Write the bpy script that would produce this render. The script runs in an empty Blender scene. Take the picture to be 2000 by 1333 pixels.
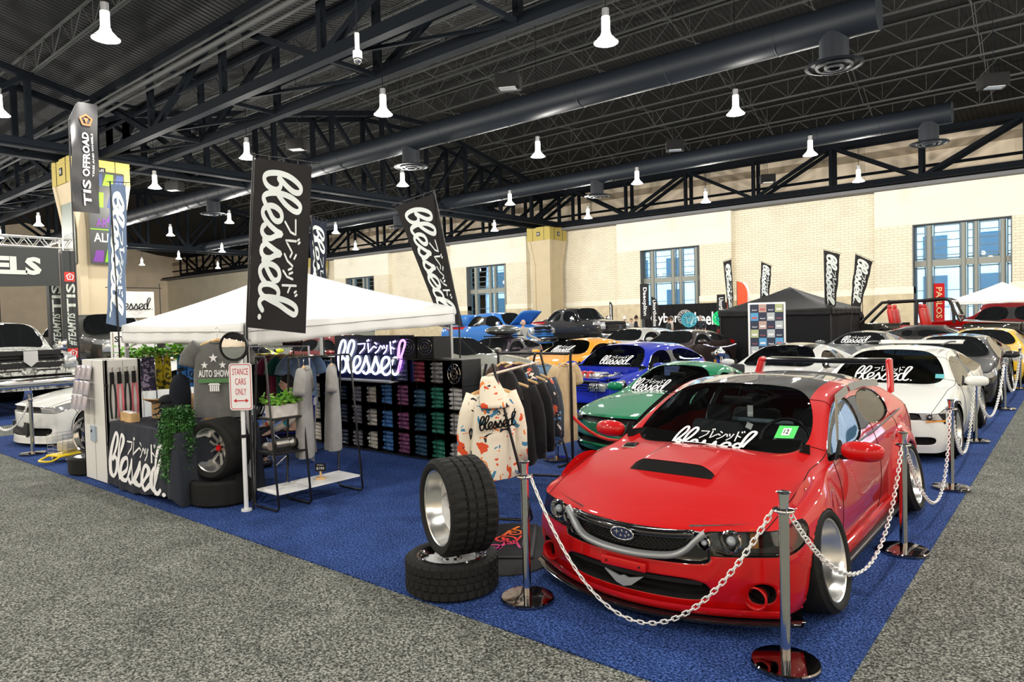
import bpy, bmesh, math, random
from mathutils import Vector, Matrix, Euler
from mathutils.bvhtree import BVHTree
random.seed(7)
PI = math.pi
SC = bpy.context.scene
COL = SC.collection
V = Vector

# ---------------------------------------------------------------- camera, world, exposure
cam_d = bpy.data.cameras.new('camera'); cam = bpy.data.objects.new('camera', cam_d); COL.objects.link(cam)
cam_d.sensor_width = 36; cam_d.lens = 1345 / 2000 * 36; cam_d.clip_start = .05; cam_d.clip_end = 400
R3 = Matrix(((0.7700874, 0.0000981, 0.6379384), (0.6374193, 0.0402175, -0.7694668), (-0.0257318, 0.9991909, 0.0309085)))
cam.matrix_world = Matrix.Translation((0, 0, 1.8)) @ R3.to_4x4()
SC.camera = cam
vs = SC.view_settings
vs.view_transform = 'Standard'; vs.look = 'None'; vs.exposure = 0.0; vs.gamma = 1; vs.use_curve_mapping = False
w = bpy.data.worlds.new('world'); SC.world = w; w.use_nodes = True
wn = w.node_tree.nodes['Background']; wn.inputs[0].default_value = (.62, .80, 1, 1); wn.inputs[1].default_value = 7.0
cy = SC.cycles
cy.max_bounces = 7; cy.diffuse_bounces = 3; cy.glossy_bounces = 3; cy.transmission_bounces = 3; cy.transparent_max_bounces = 10
cy.caustics_reflective = False; cy.caustics_refractive = False; cy.sample_clamp_indirect = 4
cy.use_light_tree = True
cy.use_adaptive_sampling = True; cy.adaptive_threshold = .02

# ---------------------------------------------------------------- materials
MATS = {}
def new_mat(name):
    m = bpy.data.materials.new(name); m.use_nodes = True
    nt = m.node_tree; b = nt.nodes['Principled BSDF']
    return m, nt, b
def mat(name, col=(.5, .5, .5), rough=.5, metal=0., emit=None, es=0., coat=0., spec=None, noise=None, bump=None, aniso=0, sheen=0):
    """noise=(scale, amount) varies the colour of the thing itself; bump=(scale, strength)"""
    if name in MATS: return MATS[name]
    m, nt, b = new_mat(name)
    b.inputs['Base Color'].default_value = (*col, 1); b.inputs['Roughness'].default_value = rough
    b.inputs['Metallic'].default_value = metal
    if coat: b.inputs['Coat Weight'].default_value = coat; b.inputs['Coat Roughness'].default_value = .03
    if spec is None and rough >= .55: spec = .15
    if spec is not None: b.inputs['Specular IOR Level'].default_value = spec
    if sheen: b.inputs['Sheen Weight'].default_value = sheen
    if aniso: b.inputs['Anisotropic'].default_value = aniso
    if emit: b.inputs['Emission Color'].default_value = (*emit, 1); b.inputs['Emission Strength'].default_value = es
    L = nt.links.new
    if noise or bump:
        tc = nt.nodes.new('ShaderNodeTexCoord')
    if noise:
        n = nt.nodes.new('ShaderNodeTexNoise'); n.inputs['Scale'].default_value = noise[0]; n.inputs['Detail'].default_value = 4
        r = nt.nodes.new('ShaderNodeMapRange'); r.inputs[1].default_value = .3; r.inputs[2].default_value = .7
        r.inputs[3].default_value = 1 - noise[1]; r.inputs[4].default_value = 1 + noise[1]
        mx = nt.nodes.new('ShaderNodeVectorMath'); mx.operation = 'SCALE'; mx.inputs[0].default_value = col
        L(tc.outputs['Object'], n.inputs['Vector']); L(n.outputs[0], r.inputs[0]); L(r.outputs[0], mx.inputs['Scale']); L(mx.outputs[0], b.inputs['Base Color'])
    if bump:
        n2 = nt.nodes.new('ShaderNodeTexNoise'); n2.inputs['Scale'].default_value = bump[0]; n2.inputs['Detail'].default_value = 3
        bp = nt.nodes.new('ShaderNodeBump'); bp.inputs['Strength'].default_value = bump[1]; bp.inputs['Distance'].default_value = .02
        L(tc.outputs['Object'], n2.inputs['Vector']); L(n2.outputs[0], bp.inputs['Height']); L(bp.outputs[0], b.inputs['Normal'])
    MATS[name] = m
    return m
def ramp(nt, fac, stops):
    r = nt.nodes.new('ShaderNodeValToRGB'); e = r.color_ramp.elements
    while len(e) < len(stops): e.new(.5)
    for i, (p, c) in enumerate(stops): e[i].position = p; e[i].color = (*c, 1)
    nt.links.new(fac, r.inputs[0]); return r
def carpet(name, dark, mid, light):
    m, nt, b = new_mat(name); L = nt.links.new
    tc = nt.nodes.new('ShaderNodeTexCoord')
    n = nt.nodes.new('ShaderNodeTexNoise'); n.inputs['Scale'].default_value = 70; n.inputs['Detail'].default_value = 3; n.inputs['Roughness'].default_value = .8
    L(tc.outputs['Object'], n.inputs['Vector'])
    r = ramp(nt, n.outputs[0], [(.38, dark), (.5, mid), (.62, light)])
    n2 = nt.nodes.new('ShaderNodeTexNoise'); n2.inputs['Scale'].default_value = 3.2; n2.inputs['Detail'].default_value = 5
    L(tc.outputs['Object'], n2.inputs['Vector'])
    mr = nt.nodes.new('ShaderNodeMapRange'); mr.inputs[1].default_value = .3; mr.inputs[2].default_value = .7; mr.inputs[3].default_value = .82; mr.inputs[4].default_value = 1.15
    L(n2.outputs[0], mr.inputs[0])
    sc = nt.nodes.new('ShaderNodeVectorMath'); sc.operation = 'SCALE'; L(r.outputs[0], sc.inputs[0]); L(mr.outputs[0], sc.inputs['Scale'])
    L(sc.outputs[0], b.inputs['Base Color']); b.inputs['Roughness'].default_value = .95; b.inputs['Specular IOR Level'].default_value = .1
    bp = nt.nodes.new('ShaderNodeBump'); bp.inputs['Strength'].default_value = .5; bp.inputs['Distance'].default_value = .01
    L(n.outputs[0], bp.inputs['Height']); L(bp.outputs[0], b.inputs['Normal'])
    return m
def bricks(name, c1, c2, mortar, bw, bh, rot=(0, 0, 0), msize=.006, rough=.85):
    m, nt, b = new_mat(name); L = nt.links.new
    tc = nt.nodes.new('ShaderNodeTexCoord'); mp = nt.nodes.new('ShaderNodeMapping'); mp.inputs['Rotation'].default_value = rot
    br = nt.nodes.new('ShaderNodeTexBrick'); br.inputs['Scale'].default_value = 1; br.inputs['Brick Width'].default_value = bw; br.inputs['Row Height'].default_value = bh
    br.inputs['Mortar Size'].default_value = msize; br.inputs['Color1'].default_value = (*c1, 1); br.inputs['Color2'].default_value = (*c2, 1); br.inputs['Mortar'].default_value = (*mortar, 1)
    L(tc.outputs['Object'], mp.inputs[0]); L(mp.outputs[0], br.inputs['Vector'])
    n = nt.nodes.new('ShaderNodeTexNoise'); n.inputs['Scale'].default_value = .8; n.inputs['Detail'].default_value = 6; L(tc.outputs['Object'], n.inputs['Vector'])
    mr = nt.nodes.new('ShaderNodeMapRange'); mr.inputs[3].default_value = .86; mr.inputs[4].default_value = 1.12; L(n.outputs[0], mr.inputs[0])
    sc = nt.nodes.new('ShaderNodeVectorMath'); sc.operation = 'SCALE'; L(br.outputs[0], sc.inputs[0]); L(mr.outputs[0], sc.inputs['Scale'])
    L(sc.outputs[0], b.inputs['Base Color']); b.inputs['Roughness'].default_value = rough
    return m
def glass(name, tint=(.8, .9, .9), refl=.04, rough=.01):
    """thin sheet of glass: looks through with a tint, mirrors at grazing angles"""
    m = bpy.data.materials.new(name); m.use_nodes = True; nt = m.node_tree; nt.nodes.clear(); L = nt.links.new
    o = nt.nodes.new('ShaderNodeOutputMaterial'); t = nt.nodes.new('ShaderNodeBsdfTransparent'); g = nt.nodes.new('ShaderNodeBsdfGlossy')
    t.inputs[0].default_value = (*tint, 1); g.inputs['Roughness'].default_value = rough
    f = nt.nodes.new('ShaderNodeFresnel'); f.inputs[0].default_value = 1.5
    a = nt.nodes.new('ShaderNodeMath'); a.operation = 'ADD'; a.inputs[1].default_value = refl; L(f.outputs[0], a.inputs[0])
    mx = nt.nodes.new('ShaderNodeMixShader'); L(a.outputs[0], mx.inputs[0]); L(t.outputs[0], mx.inputs[1]); L(g.outputs[0], mx.inputs[2]); L(mx.outputs[0], o.inputs[0])
    MATS[name] = m
    return m
def paint(name, col, metal=.0, rough=.28, coat=1.0, flake=0):
    return mat(name, col, rough, metal, coat=coat)
def emis(name, col, s):
    m = bpy.data.materials.new(name); m.use_nodes = True; nt = m.node_tree; nt.nodes.clear()
    o = nt.nodes.new('ShaderNodeOutputMaterial'); e = nt.nodes.new('ShaderNodeEmission'); e.inputs[0].default_value = (*col, 1); e.inputs[1].default_value = s
    nt.links.new(e.outputs[0], o.inputs[0]); MATS[name] = m; return m

M_BLACK = mat('black_plastic', (.008, .008, .009), .45, spec=.3)
M_MATTE = mat('matte_black', (.008, .008, .008), .85)
M_BLKMETAL = mat('black_powder_coat', (.012, .012, .013), .4, .2)
M_GLOSSBLK = mat('gloss_black', (.006, .006, .007), .12, coat=1)
M_CHROME = mat('chrome', (.86, .86, .87), .08, 1)
M_POLISH = mat('polished_aluminium', (.80, .80, .78), .24, .92)
M_SILVER = mat('silver_paint', (.55, .56, .57), .3, .7)
M_WHITE = mat('white_paint', (.82, .82, .80), .4)
M_WHITEPL = mat('white_plastic', (.85, .85, .83), .35)
M_PRINT = mat('white_print', (.82, .82, .82), .7)
M_RUBBER = mat('rubber', (.020, .020, .020), .62, bump=(60, .06))
M_TREAD = mat('tire_tread_rubber', (.016, .016, .0155), .72)
M_WOOD = mat('pale_wood', (.62, .40, .18), .5, noise=(9, .2))
M_CARD = mat('cardboard', (.40, .26, .13), .8, noise=(6, .1))
M_LEAF = mat('leaf_green', (.10, .26, .05), .5, noise=(12, .4))
M_LEAF2 = mat('bright_leaf', (.22, .50, .06), .5, noise=(12, .3))
M_GLASS = glass('clear_car_glass', (.90, .95, .93), .02)
M_TINT = glass('tinted_car_glass', (.10, .11, .11), .05)
M_DARKGLASS = mat('dark_glass', (.008, .009, .010), .04, coat=.5)
M_PANE = glass('window_pane', (.72, .86, .95), .02)

# ---------------------------------------------------------------- objects and tagging
def link(o, parent=None):
    COL.objects.link(o)
    if parent is not None: o.parent = parent
    return o
def tag(o, label=None, cat=None, group=None, kind=None):
    if label: o['label'] = label
    if cat: o['category'] = cat
    if group: o['group'] = group
    if kind: o['kind'] = kind
    return o
def thing(name, label, cat, loc=(0, 0, 0), rz=0, group=None, rot=None):
    o = bpy.data.objects.new(name, None); COL.objects.link(o); o.empty_display_size = .1
    o.location = loc; o.rotation_euler = rot if rot else (0, 0, rz)
    return tag(o, label, cat, group)
def copy_tree(o, parent=None):
    c = o.copy(); COL.objects.link(c); c.parent = parent
    for ch in list(o.children): copy_tree(ch, c)
    return c

class MB:
    def __init__(s): s.v = []; s.f = []; s.mi = []; s.T = None; s.m = 0
    def add(s, vs, fs):
        o = len(s.v)
        if s.T is not None: vs = [s.T @ V(p) for p in vs]
        s.v += [tuple(p) for p in vs]; s.f += [tuple(i + o for i in f) for f in fs]; s.mi += [s.m] * len(fs)
        return s
    def box(s, c, d, rz=0, rot=None):
        hx, hy, hz = d[0] / 2, d[1] / 2, d[2] / 2
        vs = [V((x, y, z)) for x in (-hx, hx) for y in (-hy, hy) for z in (-hz, hz)]
        M = Euler(rot).to_matrix() if rot else Matrix.Rotation(rz, 3, 'Z')
        vs = [M @ p + V(c) for p in vs]
        return s.add(vs, [(0, 1, 3, 2), (4, 6, 7, 5), (0, 4, 5, 1), (2, 3, 7, 6), (0, 2, 6, 4), (1, 5, 7, 3)])
    def rbox(s, c, d, r=.01, rz=0, n=3, rot=None):
        """box with rounded vertical edges and softened top/bottom rims"""
        hx, hy = d[0] / 2, d[1] / 2; r = min(r, hx * .99, hy * .99, d[2] * .49); ring = []
        for k, (sx, sy) in enumerate(((1, 1), (-1, 1), (-1, -1), (1, -1))):
            for i in range(n + 1):
                a = k * PI / 2 + i / n * PI / 2; ring.append((sx * (hx - r), sy * (hy - r), math.cos(a), math.sin(a)))
        prof = [(-d[2] / 2, 0.)] + [(-d[2] / 2 + r * (1 - math.cos(t)), math.sin(t)) for t in (PI / 4, PI / 2)] + [(d[2] / 2 - r * (1 - math.cos(t)), math.sin(t)) for t in (PI / 2, PI / 4)] + [(d[2] / 2, 0.)]
        M = Euler(rot).to_matrix() if rot else Matrix.Rotation(rz, 3, 'Z')
        vs = []; m = len(ring)
        for z, q in prof:
            for (bx, by, cx, cyy) in ring: vs.append(M @ V((bx + r * q * cx, by + r * q * cyy, z)) + V(c))
        fs = [(j * m + i, j * m + (i + 1) % m, (j + 1) * m + (i + 1) % m, (j + 1) * m + i) for j in range(len(prof) - 1) for i in range(m)]
        fs += [tuple(reversed(range(m))), tuple(range((len(prof) - 1) * m, len(prof) * m))]
        return s.add(vs, fs)
    def cyl(s, a, b, r, n=12, r2=None, cap=True):
        a, b = V(a), V(b); d = (b - a)
        if d.length < 1e-9: return s
        q = d.to_track_quat('Z', 'Y').to_matrix(); r2 = r if r2 is None else r2
        vs = [a + q @ V((r * math.cos(t * 2 * PI / n), r * math.sin(t * 2 * PI / n), 0)) for t in range(n)]
        vs += [b + q @ V((r2 * math.cos(t * 2 * PI / n), r2 * math.sin(t * 2 * PI / n), 0)) for t in range(n)]
        fs = [(i, (i + 1) % n, n + (i + 1) % n, n + i) for i in range(n)]
        if cap: fs += [tuple(reversed(range(n))), tuple(range(n, 2 * n))]
        return s.add(vs, fs)
    def bar(s, a, b, w, h=None):
        """rectangular bar between two points"""
        h = w if h is None else h
        a, b = V(a), V(b); d = b - a
        up = V((0, 0, 1)) if abs(d.normalized().z) < .98 else V((0, 1, 0))
        x = d.cross(up).normalized() * w / 2; y = x.cross(d).normalized() * h / 2
        vs = [a - x - y, a + x - y, a + x + y, a - x + y, b - x - y, b + x - y, b + x + y, b - x + y]
        return s.add(vs, [(3, 2, 1, 0), (4, 5, 6, 7), (0, 1, 5, 4), (1, 2, 6, 5), (2, 3, 7, 6), (3, 0, 4, 7)])
    def tube(s, pts, r, n=8, closed=False, rf=None):
        pts = [V(p) for p in pts]; N = len(pts); vs = []; up = None
        for i, p in enumerate(pts):
            t = (pts[(i + 1) % N] - pts[i - 1]) if closed else (pts[min(i + 1, N - 1)] - pts[max(i - 1, 0)])
            t.normalize()
            if up is None: up = t.orthogonal().normalized()
            up = (up - t * up.dot(t)).normalized(); b = t.cross(up); rr = r if rf is None else rf(i / max(1, N - 1))
            vs += [p + up * rr * math.cos(k * 2 * PI / n) + b * rr * math.sin(k * 2 * PI / n) for k in range(n)]
        fs = [(i * n + k, i * n + (k + 1) % n, ((i + 1) % N) * n + (k + 1) % n, ((i + 1) % N) * n + k) for i in range(N if closed else N - 1) for k in range(n)]
        if not closed: fs += [tuple(reversed(range(n))), tuple(range((N - 1) * n, N * n))]
        return s.add(vs, fs)
    def lathe(s, prof, c=(0, 0, 0), n=24, axis='Z', closed=False, fn=None):
        """prof: (radius, height) pairs around an axis"""
        vs = []; c = V(c); m = len(prof)
        for i in range(n):
            a = i * 2 * PI / n
            for j, (r, h) in enumerate(prof):
                if fn: r = r + fn(a, j)
                x, y = r * math.cos(a), r * math.sin(a)
                p = (x, y, h) if axis == 'Z' else (h, x, y) if axis == 'X' else (y, h, x)
                vs.append(c + V(p))
        fs = [(i * m + j, ((i + 1) % n) * m + j, ((i + 1) % n) * m + j + 1, i * m + j + 1) for i in range(n) for j in range(m - 1)]
        if closed: fs += [(i * m + m - 1, ((i + 1) % n) * m + m - 1, ((i + 1) % n) * m, i * m) for i in range(n)]
        return s.add(vs, fs)
    def sphere(s, c, r, n=12, m=8, sc=(1, 1, 1)):
        vs = []; c = V(c)
        for j in range(m + 1):
            t = PI * j / m
            for i in range(n):
                a = 2 * PI * i / n; vs.append(c + V((r * sc[0] * math.sin(t) * math.cos(a), r * sc[1] * math.sin(t) * math.sin(a), r * sc[2] * math.cos(t))))
        fs = [(j * n + i, (j + 1) * n + i, (j + 1) * n + (i + 1) % n, j * n + (i + 1) % n) for j in range(m) for i in range(n)]
        return s.add(vs, fs)
    def grid(s, fn, nu, nv, closed=False):
        vs = [fn(i / (nu if closed else nu - 1), j / (nv - 1)) for i in range(nu) for j in range(nv)]
        fs = [(i * nv + j, ((i + 1) % nu) * nv + j, ((i + 1) % nu) * nv + j + 1, i * nv + j + 1) for i in range(nu if closed else nu - 1) for j in range(nv - 1)]
        return s.add(vs, fs)
    def prism(s, poly, fr, t):
        """flat outline poly [(u,v)] laid out by fr(u,v,w), thickness t along w"""
        n = len(poly); vs = [fr(u, v, 0) for u, v in poly] + [fr(u, v, t) for u, v in poly]
        return s.add(vs, [tuple(reversed(range(n))), tuple(range(n, 2 * n))] + [(i, (i + 1) % n, n + (i + 1) % n, n + i) for i in range(n)])
    def build(s, name, m, parent=None, smooth=False, ang=None, solid=0, bevel=0, sub=0, fix=False):
        me = bpy.data.meshes.new(name); me.from_pydata(s.v, [], s.f)
        ms = m if isinstance(m, (list, tuple)) else [m]
        for x in ms: me.materials.append(x)
        if len(ms) > 1: me.polygons.foreach_set('material_index', s.mi)
        if fix:
            bm = bmesh.new(); bm.from_mesh(me); bmesh.ops.remove_doubles(bm, verts=bm.verts, dist=1e-5); bmesh.ops.recalc_face_normals(bm, faces=bm.faces); bm.to_mesh(me); bm.free()
        if smooth:
            me.polygons.foreach_set('use_smooth', [True] * len(me.polygons))
            if ang: me.set_sharp_from_angle(angle=math.radians(ang))
        me.update()
        o = bpy.data.objects.new(name, me); link(o, parent)
        if bevel: b = o.modifiers.new('b', 'BEVEL'); b.width = bevel; b.segments = 2; b.limit_method = 'ANGLE'
        if solid: q = o.modifiers.new('s', 'SOLIDIFY'); q.thickness = solid
        if sub: q = o.modifiers.new('u', 'SUBSURF'); q.levels = sub; q.render_levels = sub
        return o
def lerp(a, b, t): return a + (b - a) * t
def crom(P, n=6, closed=False):
    """Catmull-Rom through points"""
    P = [V(p) for p in P]; N = len(P); out = []
    rng = range(N) if closed else range(N - 1)
    for i in rng:
        a = P[(i - 1) % N] if closed or i > 0 else P[0]; b = P[i]; c = P[(i + 1) % N]; d = P[(i + 2) % N] if closed or i + 2 < N else P[-1]
        for k in range(n):
            t = k / n; out.append(.5 * ((2 * b) + (c - a) * t + (2 * a - 5 * b + 4 * c - d) * t * t + (3 * b - a - 3 * c + d) * t ** 3))
    if not closed: out.append(P[-1])
    return out
def keyf(keys):
    """piecewise smooth function through (x, y) keys"""
    def f(x):
        if x <= keys[0][0]: return keys[0][1]
        for (a, p), (b, q) in zip(keys, keys[1:]):
            if x <= b: t = (x - a) / (b - a); return lerp(p, q, t)
        return keys[-1][1]
    return f

# ---------------------------------------------------------------- lettering
def _norm(p):
    x, y = p; base = 898 + .062 * x
    return ((x - 205) / 1520., (base - y) / (base - 262) * .43)
BL = [[(258, 645), (325, 530), (378, 400), (382, 300), (345, 262), (295, 300), (235, 450), (208, 620), (214, 780), (240, 880), (285, 912), (345, 870), (380, 780), (384, 690), (352, 632), (300, 625), (262, 662)],
      [(384, 700), (440, 660), (520, 540), (578, 400), (588, 305), (550, 264), (502, 290), (445, 430), (420, 600), (424, 760), (448, 880), (490, 922), (545, 890), (610, 830), (685, 760), (716, 685), (702, 615), (660, 592), (605, 622), (568, 710), (562, 810), (590, 900), (640, 936), (700, 905), (765, 810), (820, 690), (850, 592), (872, 690), (906, 790), (900, 885), (850, 948), (795, 935), (770, 895)],
      [(900, 885), (940, 910), (985, 820), (1030, 700), (1062, 604), (1082, 700), (1118, 800), (1114, 900), (1064, 958), (1005, 945), (982, 905)],
      [(1114, 900), (1150, 922), (1205, 875), (1285, 805), (1346, 722), (1340, 645), (1288, 612), (1225, 648), (1186, 750), (1186, 880), (1220, 958), (1272, 982), (1335, 950), (1385, 880)],
      [(1530, 650), (1475, 625), (1425, 670), (1396, 800), (1408, 930), (1458, 982), (1518, 940), (1560, 800), (1605, 610), (1665, 430), (1692, 310), (1655, 264), (1600, 296), (1556, 450), (1536, 650), (1536, 850), (1562, 955), (1620, 988), (1680, 930)],
      [(1752, 985), (1756, 990)]]
KANA = [[(680, 340), (838, 330), (815, 425), (710, 532)], [(880, 262), (895, 290)], [(912, 248), (928, 275)],
        [(905, 320), (908, 512), (1015, 400)], [(1050, 310), (1095, 345)], [(1030, 385), (1080, 420)], [(1055, 528), (1125, 470), (1175, 370)],
        [(1200, 385), (1220, 445)], [(1243, 368), (1262, 428)], [(1315, 362), (1295, 470), (1235, 545)],
        [(1380, 290), (1392, 555)], [(1388, 400), (1460, 445)], [(1440, 285), (1455, 318)], [(1475, 268), (1490, 300)]]
def ribbon(mb, pts, wd, fr, w=0.0):
    """flat brush stroke along 2-D points, round ended"""
    pts = [V((p[0], p[1])) for p in pts]; N = len(pts); L = []; Rr = []
    dirs = [(pts[min(i + 1, N - 1)] - pts[max(i - 1, 0)]).normalized() for i in range(N)]
    P = [pts[0] - dirs[0] * wd * .42] + pts + [pts[-1] + dirs[-1] * wd * .42]; D = [dirs[0]] + dirs + [dirs[-1]]
    for i, (p, d) in enumerate(zip(P, D)):
        k = wd / 2 * (.55 if i in (0, len(P) - 1) else 1); nrm = V((-d.y, d.x)); L.append(p + nrm * k); Rr.append(p - nrm * k)
    n = len(P); vs = [fr(q.x, q.y, w) for q in L] + [fr(q.x, q.y, w) for q in Rr]
    mb.add(vs, [(i, n + i, n + i + 1, i + 1) for i in range(n - 1)])
def logo(mb, fr, wd=.044, kana=True, step=5, word=True, parts=None):
    """'blessed.' brush script with katakana above; fr(u, v, w) maps the unit-wide logo onto a surface"""
    if word:
        for k, s in enumerate(BL):
            if parts is not None and k not in parts: continue
            ribbon(mb, crom([(*_norm(p), 0) for p in s], step) if len(s) > 2 else [_norm(p) for p in s], wd, lambda u, v, w, k=k: fr(u, v, w + k * .0006))
    if kana:
        for s in KANA:
            q = [V((*_norm(p), 0)) for p in s]
            fine = []
            for a, b in zip(q, q[1:]): fine += [a.lerp(b, t / 3) for t in range(3)]
            ribbon(mb, fine + [q[-1]], wd * .42, fr)
TXT = {}
def text_geo(s, bold=.0):
    if (s, bold) in TXT: return TXT[(s, bold)]
    c = bpy.data.curves.new('t', 'FONT'); c.body = s; c.size = 1; c.resolution_u = 2; c.offset = bold
    o = bpy.data.objects.new('t', c); COL.objects.link(o)
    me = bpy.data.meshes.new_from_object(o)
    vs = [tuple(v.co) for v in me.vertices]; fs = [tuple(p.vertices) for p in me.polygons]
    bpy.data.objects.remove(o); bpy.data.meshes.remove(me); bpy.data.curves.remove(c)
    x0 = min(v[0] for v in vs); x1 = max(v[0] for v in vs); y0 = min(v[1] for v in vs); y1 = max(v[1] for v in vs)
    TXT[(s, bold)] = (vs, fs, x0, x1, y0, y1); return TXT[(s, bold)]
def text(mb, s, fr, x, y, width, height, bold=.0, shear=0.):
    """text fitted into the box x..x+width, y..y+height of the surface fr"""
    vs, fs, x0, x1, y0, y1 = text_geo(s, bold)
    kx = width / (x1 - x0); ky = height / (y1 - y0)
    mb.add([fr(x + (a - x0) * kx + (b - y0) * ky * shear, y + (b - y0) * ky, 0) for a, b, _ in vs], fs)
def plane_fr(o, ux, vx, nrm=None, s=1., lift=.003):
    o, ux, vx = V(o), V(ux).normalized(), V(vx).normalized(); n = V(nrm) if nrm else ux.cross(vx)
    return lambda u, v, w=0: o + ux * u * s + vx * v * s + n * (w + lift)
# ---------------------------------------------------------------- wheels and cars
def tire_mesh(mb, Rr, Rt, wd, n=64, tread='blocks'):
    """tire round the X axis; Rr rim radius, Rt tread radius, wd section width; outer side +x"""
    h = wd / 2; s = Rt - Rr
    prof = [(Rr, -h * .80), (Rr + .004, -h * .90), (Rr + s * .3, -h * .99), (Rr + s * .65, -h), (Rt - .022, -h * .95), (Rt - .008, -h * .86)]
    pr = []
    if tread == 'blocks':
        xs = [-.82, -.46, -.44, -.37, -.35, -.055, -.035, .035, .055, .30, .32, .39, .41, .82]
        gr = {2, 3, 6, 7, 10, 11}
        for i, x in enumerate(xs): pr.append((Rt - (.011 if i in gr else 0), x * h))
    else: pr = [(Rt, -.8 * h), (Rt + .002, 0), (Rt, .8 * h)]
    prof = prof + pr + [(r, -x) for r, x in reversed(prof)]
    k0 = 6; k1 = 6 + len(pr)
    def fn(a, j):
        if tread != 'blocks' or j < k0 - 1 or j > k1: return 0
        x = prof[j][1] / h
        ph = (a * n / 2 / PI + abs(x) * 1.4) % 2
        return -.010 if (ph < .45 and abs(x) > .36) or (.9 < ph < 1.35 and .05 < abs(x) <= .36) else 0
    mb.lathe(prof, (0, 0, 0), n * 4 if tread == 'blocks' else n, 'X', fn=fn)
def rim_barrel(mb, Rr, wd, face, n=48, deep=True):
    """polished barrel: outer lip at +x end, drop centre, plate at x=face"""
    h = wd / 2 * .86
    prof = [(Rr + .012, h * .93), (Rr + .016, h), (Rr + .006, h + .006), (Rr - .006, h), (Rr - .010, h * .9), (Rr - .022, face + .05), (Rr - .05, face + .01), (Rr - .055, face - .02), (Rr - .05, -h * .7), (Rr - .006, -h), (Rr + .012, -h)]
    mb.lathe(prof, (0, 0, 0), n, 'X')
def spokes(mb, Rr, face, style, n=5):
    R = Rr - .045
    if style == 'split':          # pairs of tapering spokes round a hub
        for i in range(n):
            a = i * 2 * PI / n
            for s in (-1, 1):
                ad = s * .24
                p0 = V((face - .015, .055 * math.cos(a + s * .5), .055 * math.sin(a + s * .5))); p1 = V((face + .0, R * math.cos(a + ad), R * math.sin(a + ad)))
                d = (p1 - p0).normalized(); sd = V((1, 0, 0)).cross(d)
                vs = []
                for t, wv, th in ((0, .020, .040), (.5, .014, .03), (1, .019, .026)):
                    c = p0.lerp(p1, t); vs += [c + sd * wv, c + V((th * .5, 0, 0)) + sd * wv * .5, c + V((th * .5, 0, 0)) - sd * wv * .5, c - sd * wv, c - V((th, 0, 0))]
                mb.add(vs, [(j * 5 + k, j * 5 + (k + 1) % 5, j * 5 + 5 + (k + 1) % 5, j * 5 + 5 + k) for j in range(2) for k in range(5)])
    elif style == 'disc':          # dished centre with oval windows between wide spokes
        for i in range(n):
            a = i * 2 * PI / n; h = PI / n
            for t0, t1, r0, r1 in ((-.62, .62, .05, .09),):
                vs = []; m = 7
                for k in range(m):
                    r = lerp(.05, R, k / (m - 1)); wv = (.9, .62, .42, .36, .40, .55, .98)[k] * h
                    x = face + .03 - .02 * math.sin(k / (m - 1) * PI)
                    for j in range(4):
                        aa = a + lerp(-wv, wv, j / 3); vs.append((x - (.008 if j in (0, 3) else 0), r * math.cos(aa), r * math.sin(aa)))
                    for j in (3, 0):
                        aa = a + lerp(-wv, wv, j / 3); vs.append((x - .04, r * math.cos(aa), r * math.sin(aa)))
                fs = [(k * 6 + j, k * 6 + (j + 1) % 6, k * 6 + 6 + (j + 1) % 6, k * 6 + 6 + j) for k in range(m - 1) for j in range(6)]
                mb.add(vs, fs)
    elif style == 'mesh':
        for i in range(n):
            for s in (-1, 1):
                a = i * 2 * PI / n; b = a + s * PI / n * 1.0
                p0 = V((face, .06 * math.cos(a), .06 * math.sin(a))); p1 = V((face, R * math.cos(b), R * math.sin(b)))
                mb.bar(p0, p1, .016, .03)
    elif style == 'blade':
        for i in range(n):
            a = i * 2 * PI / n; vs = []
            for r, wv, x in ((.07, .012, .0), (R * .5, .017, .008), (R * .8, R * PI / n * .62, .006), (R * .99, R * PI / n * .80, .0)):
                c = V((face + x, r * math.cos(a), r * math.sin(a))); sd = V((0, -math.sin(a), math.cos(a)))
                vs += [c + sd * wv, c + V((.014, 0, 0)), c - sd * wv, c - V((.02, 0, 0))]
            mb.add(vs, [(j * 4 + k, j * 4 + (k + 1) % 4, j * 4 + 4 + (k + 1) % 4, j * 4 + 4 + k) for j in range(3) for k in range(4)] + [(12, 13, 14, 15)])
    mb.cyl((face - .04, 0, 0), (face + .012, 0, 0), .062, 16)
def wheel(parent, c, side=1, camber=0, Rr=.23, Rt=.31, wd=.25, face=.02, style='split', rimmat=None, spokemat=None, n=48, tread='plain', spn=5, name='wheel'):
    """wheel part of a car: empty-free, the tire is the part and rim pieces hang off it"""
    rimmat = rimmat or M_POLISH; spokemat = spokemat or rimmat
    M = Matrix.Translation(c) @ Matrix.Rotation(camber * side, 4, 'Y') @ (Matrix.Rotation(PI, 4, 'Z') if side < 0 else Matrix.Identity(4))
    t = MB(); t.T = M; tire_mesh(t, Rr, Rt, wd, n, tread); o = t.build(name, M_TREAD, parent, True, 40); tag(o, 'black tire')
    b = MB(); b.T = M; rim_barrel(b, Rr, wd, face, n); b.build('rim', rimmat, o, True, 40)
    s = MB(); s.T = M; spokes(s, Rr, face, style, spn); s.build('spokes', spokemat, o, True, 35)
    d = MB(); d.T = M; d.cyl((face - .09, 0, 0), (face - .075, 0, 0), Rr * .72, 24); d.build('brake_disc', M_SILVER, o, True, 40)
    return o

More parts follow.
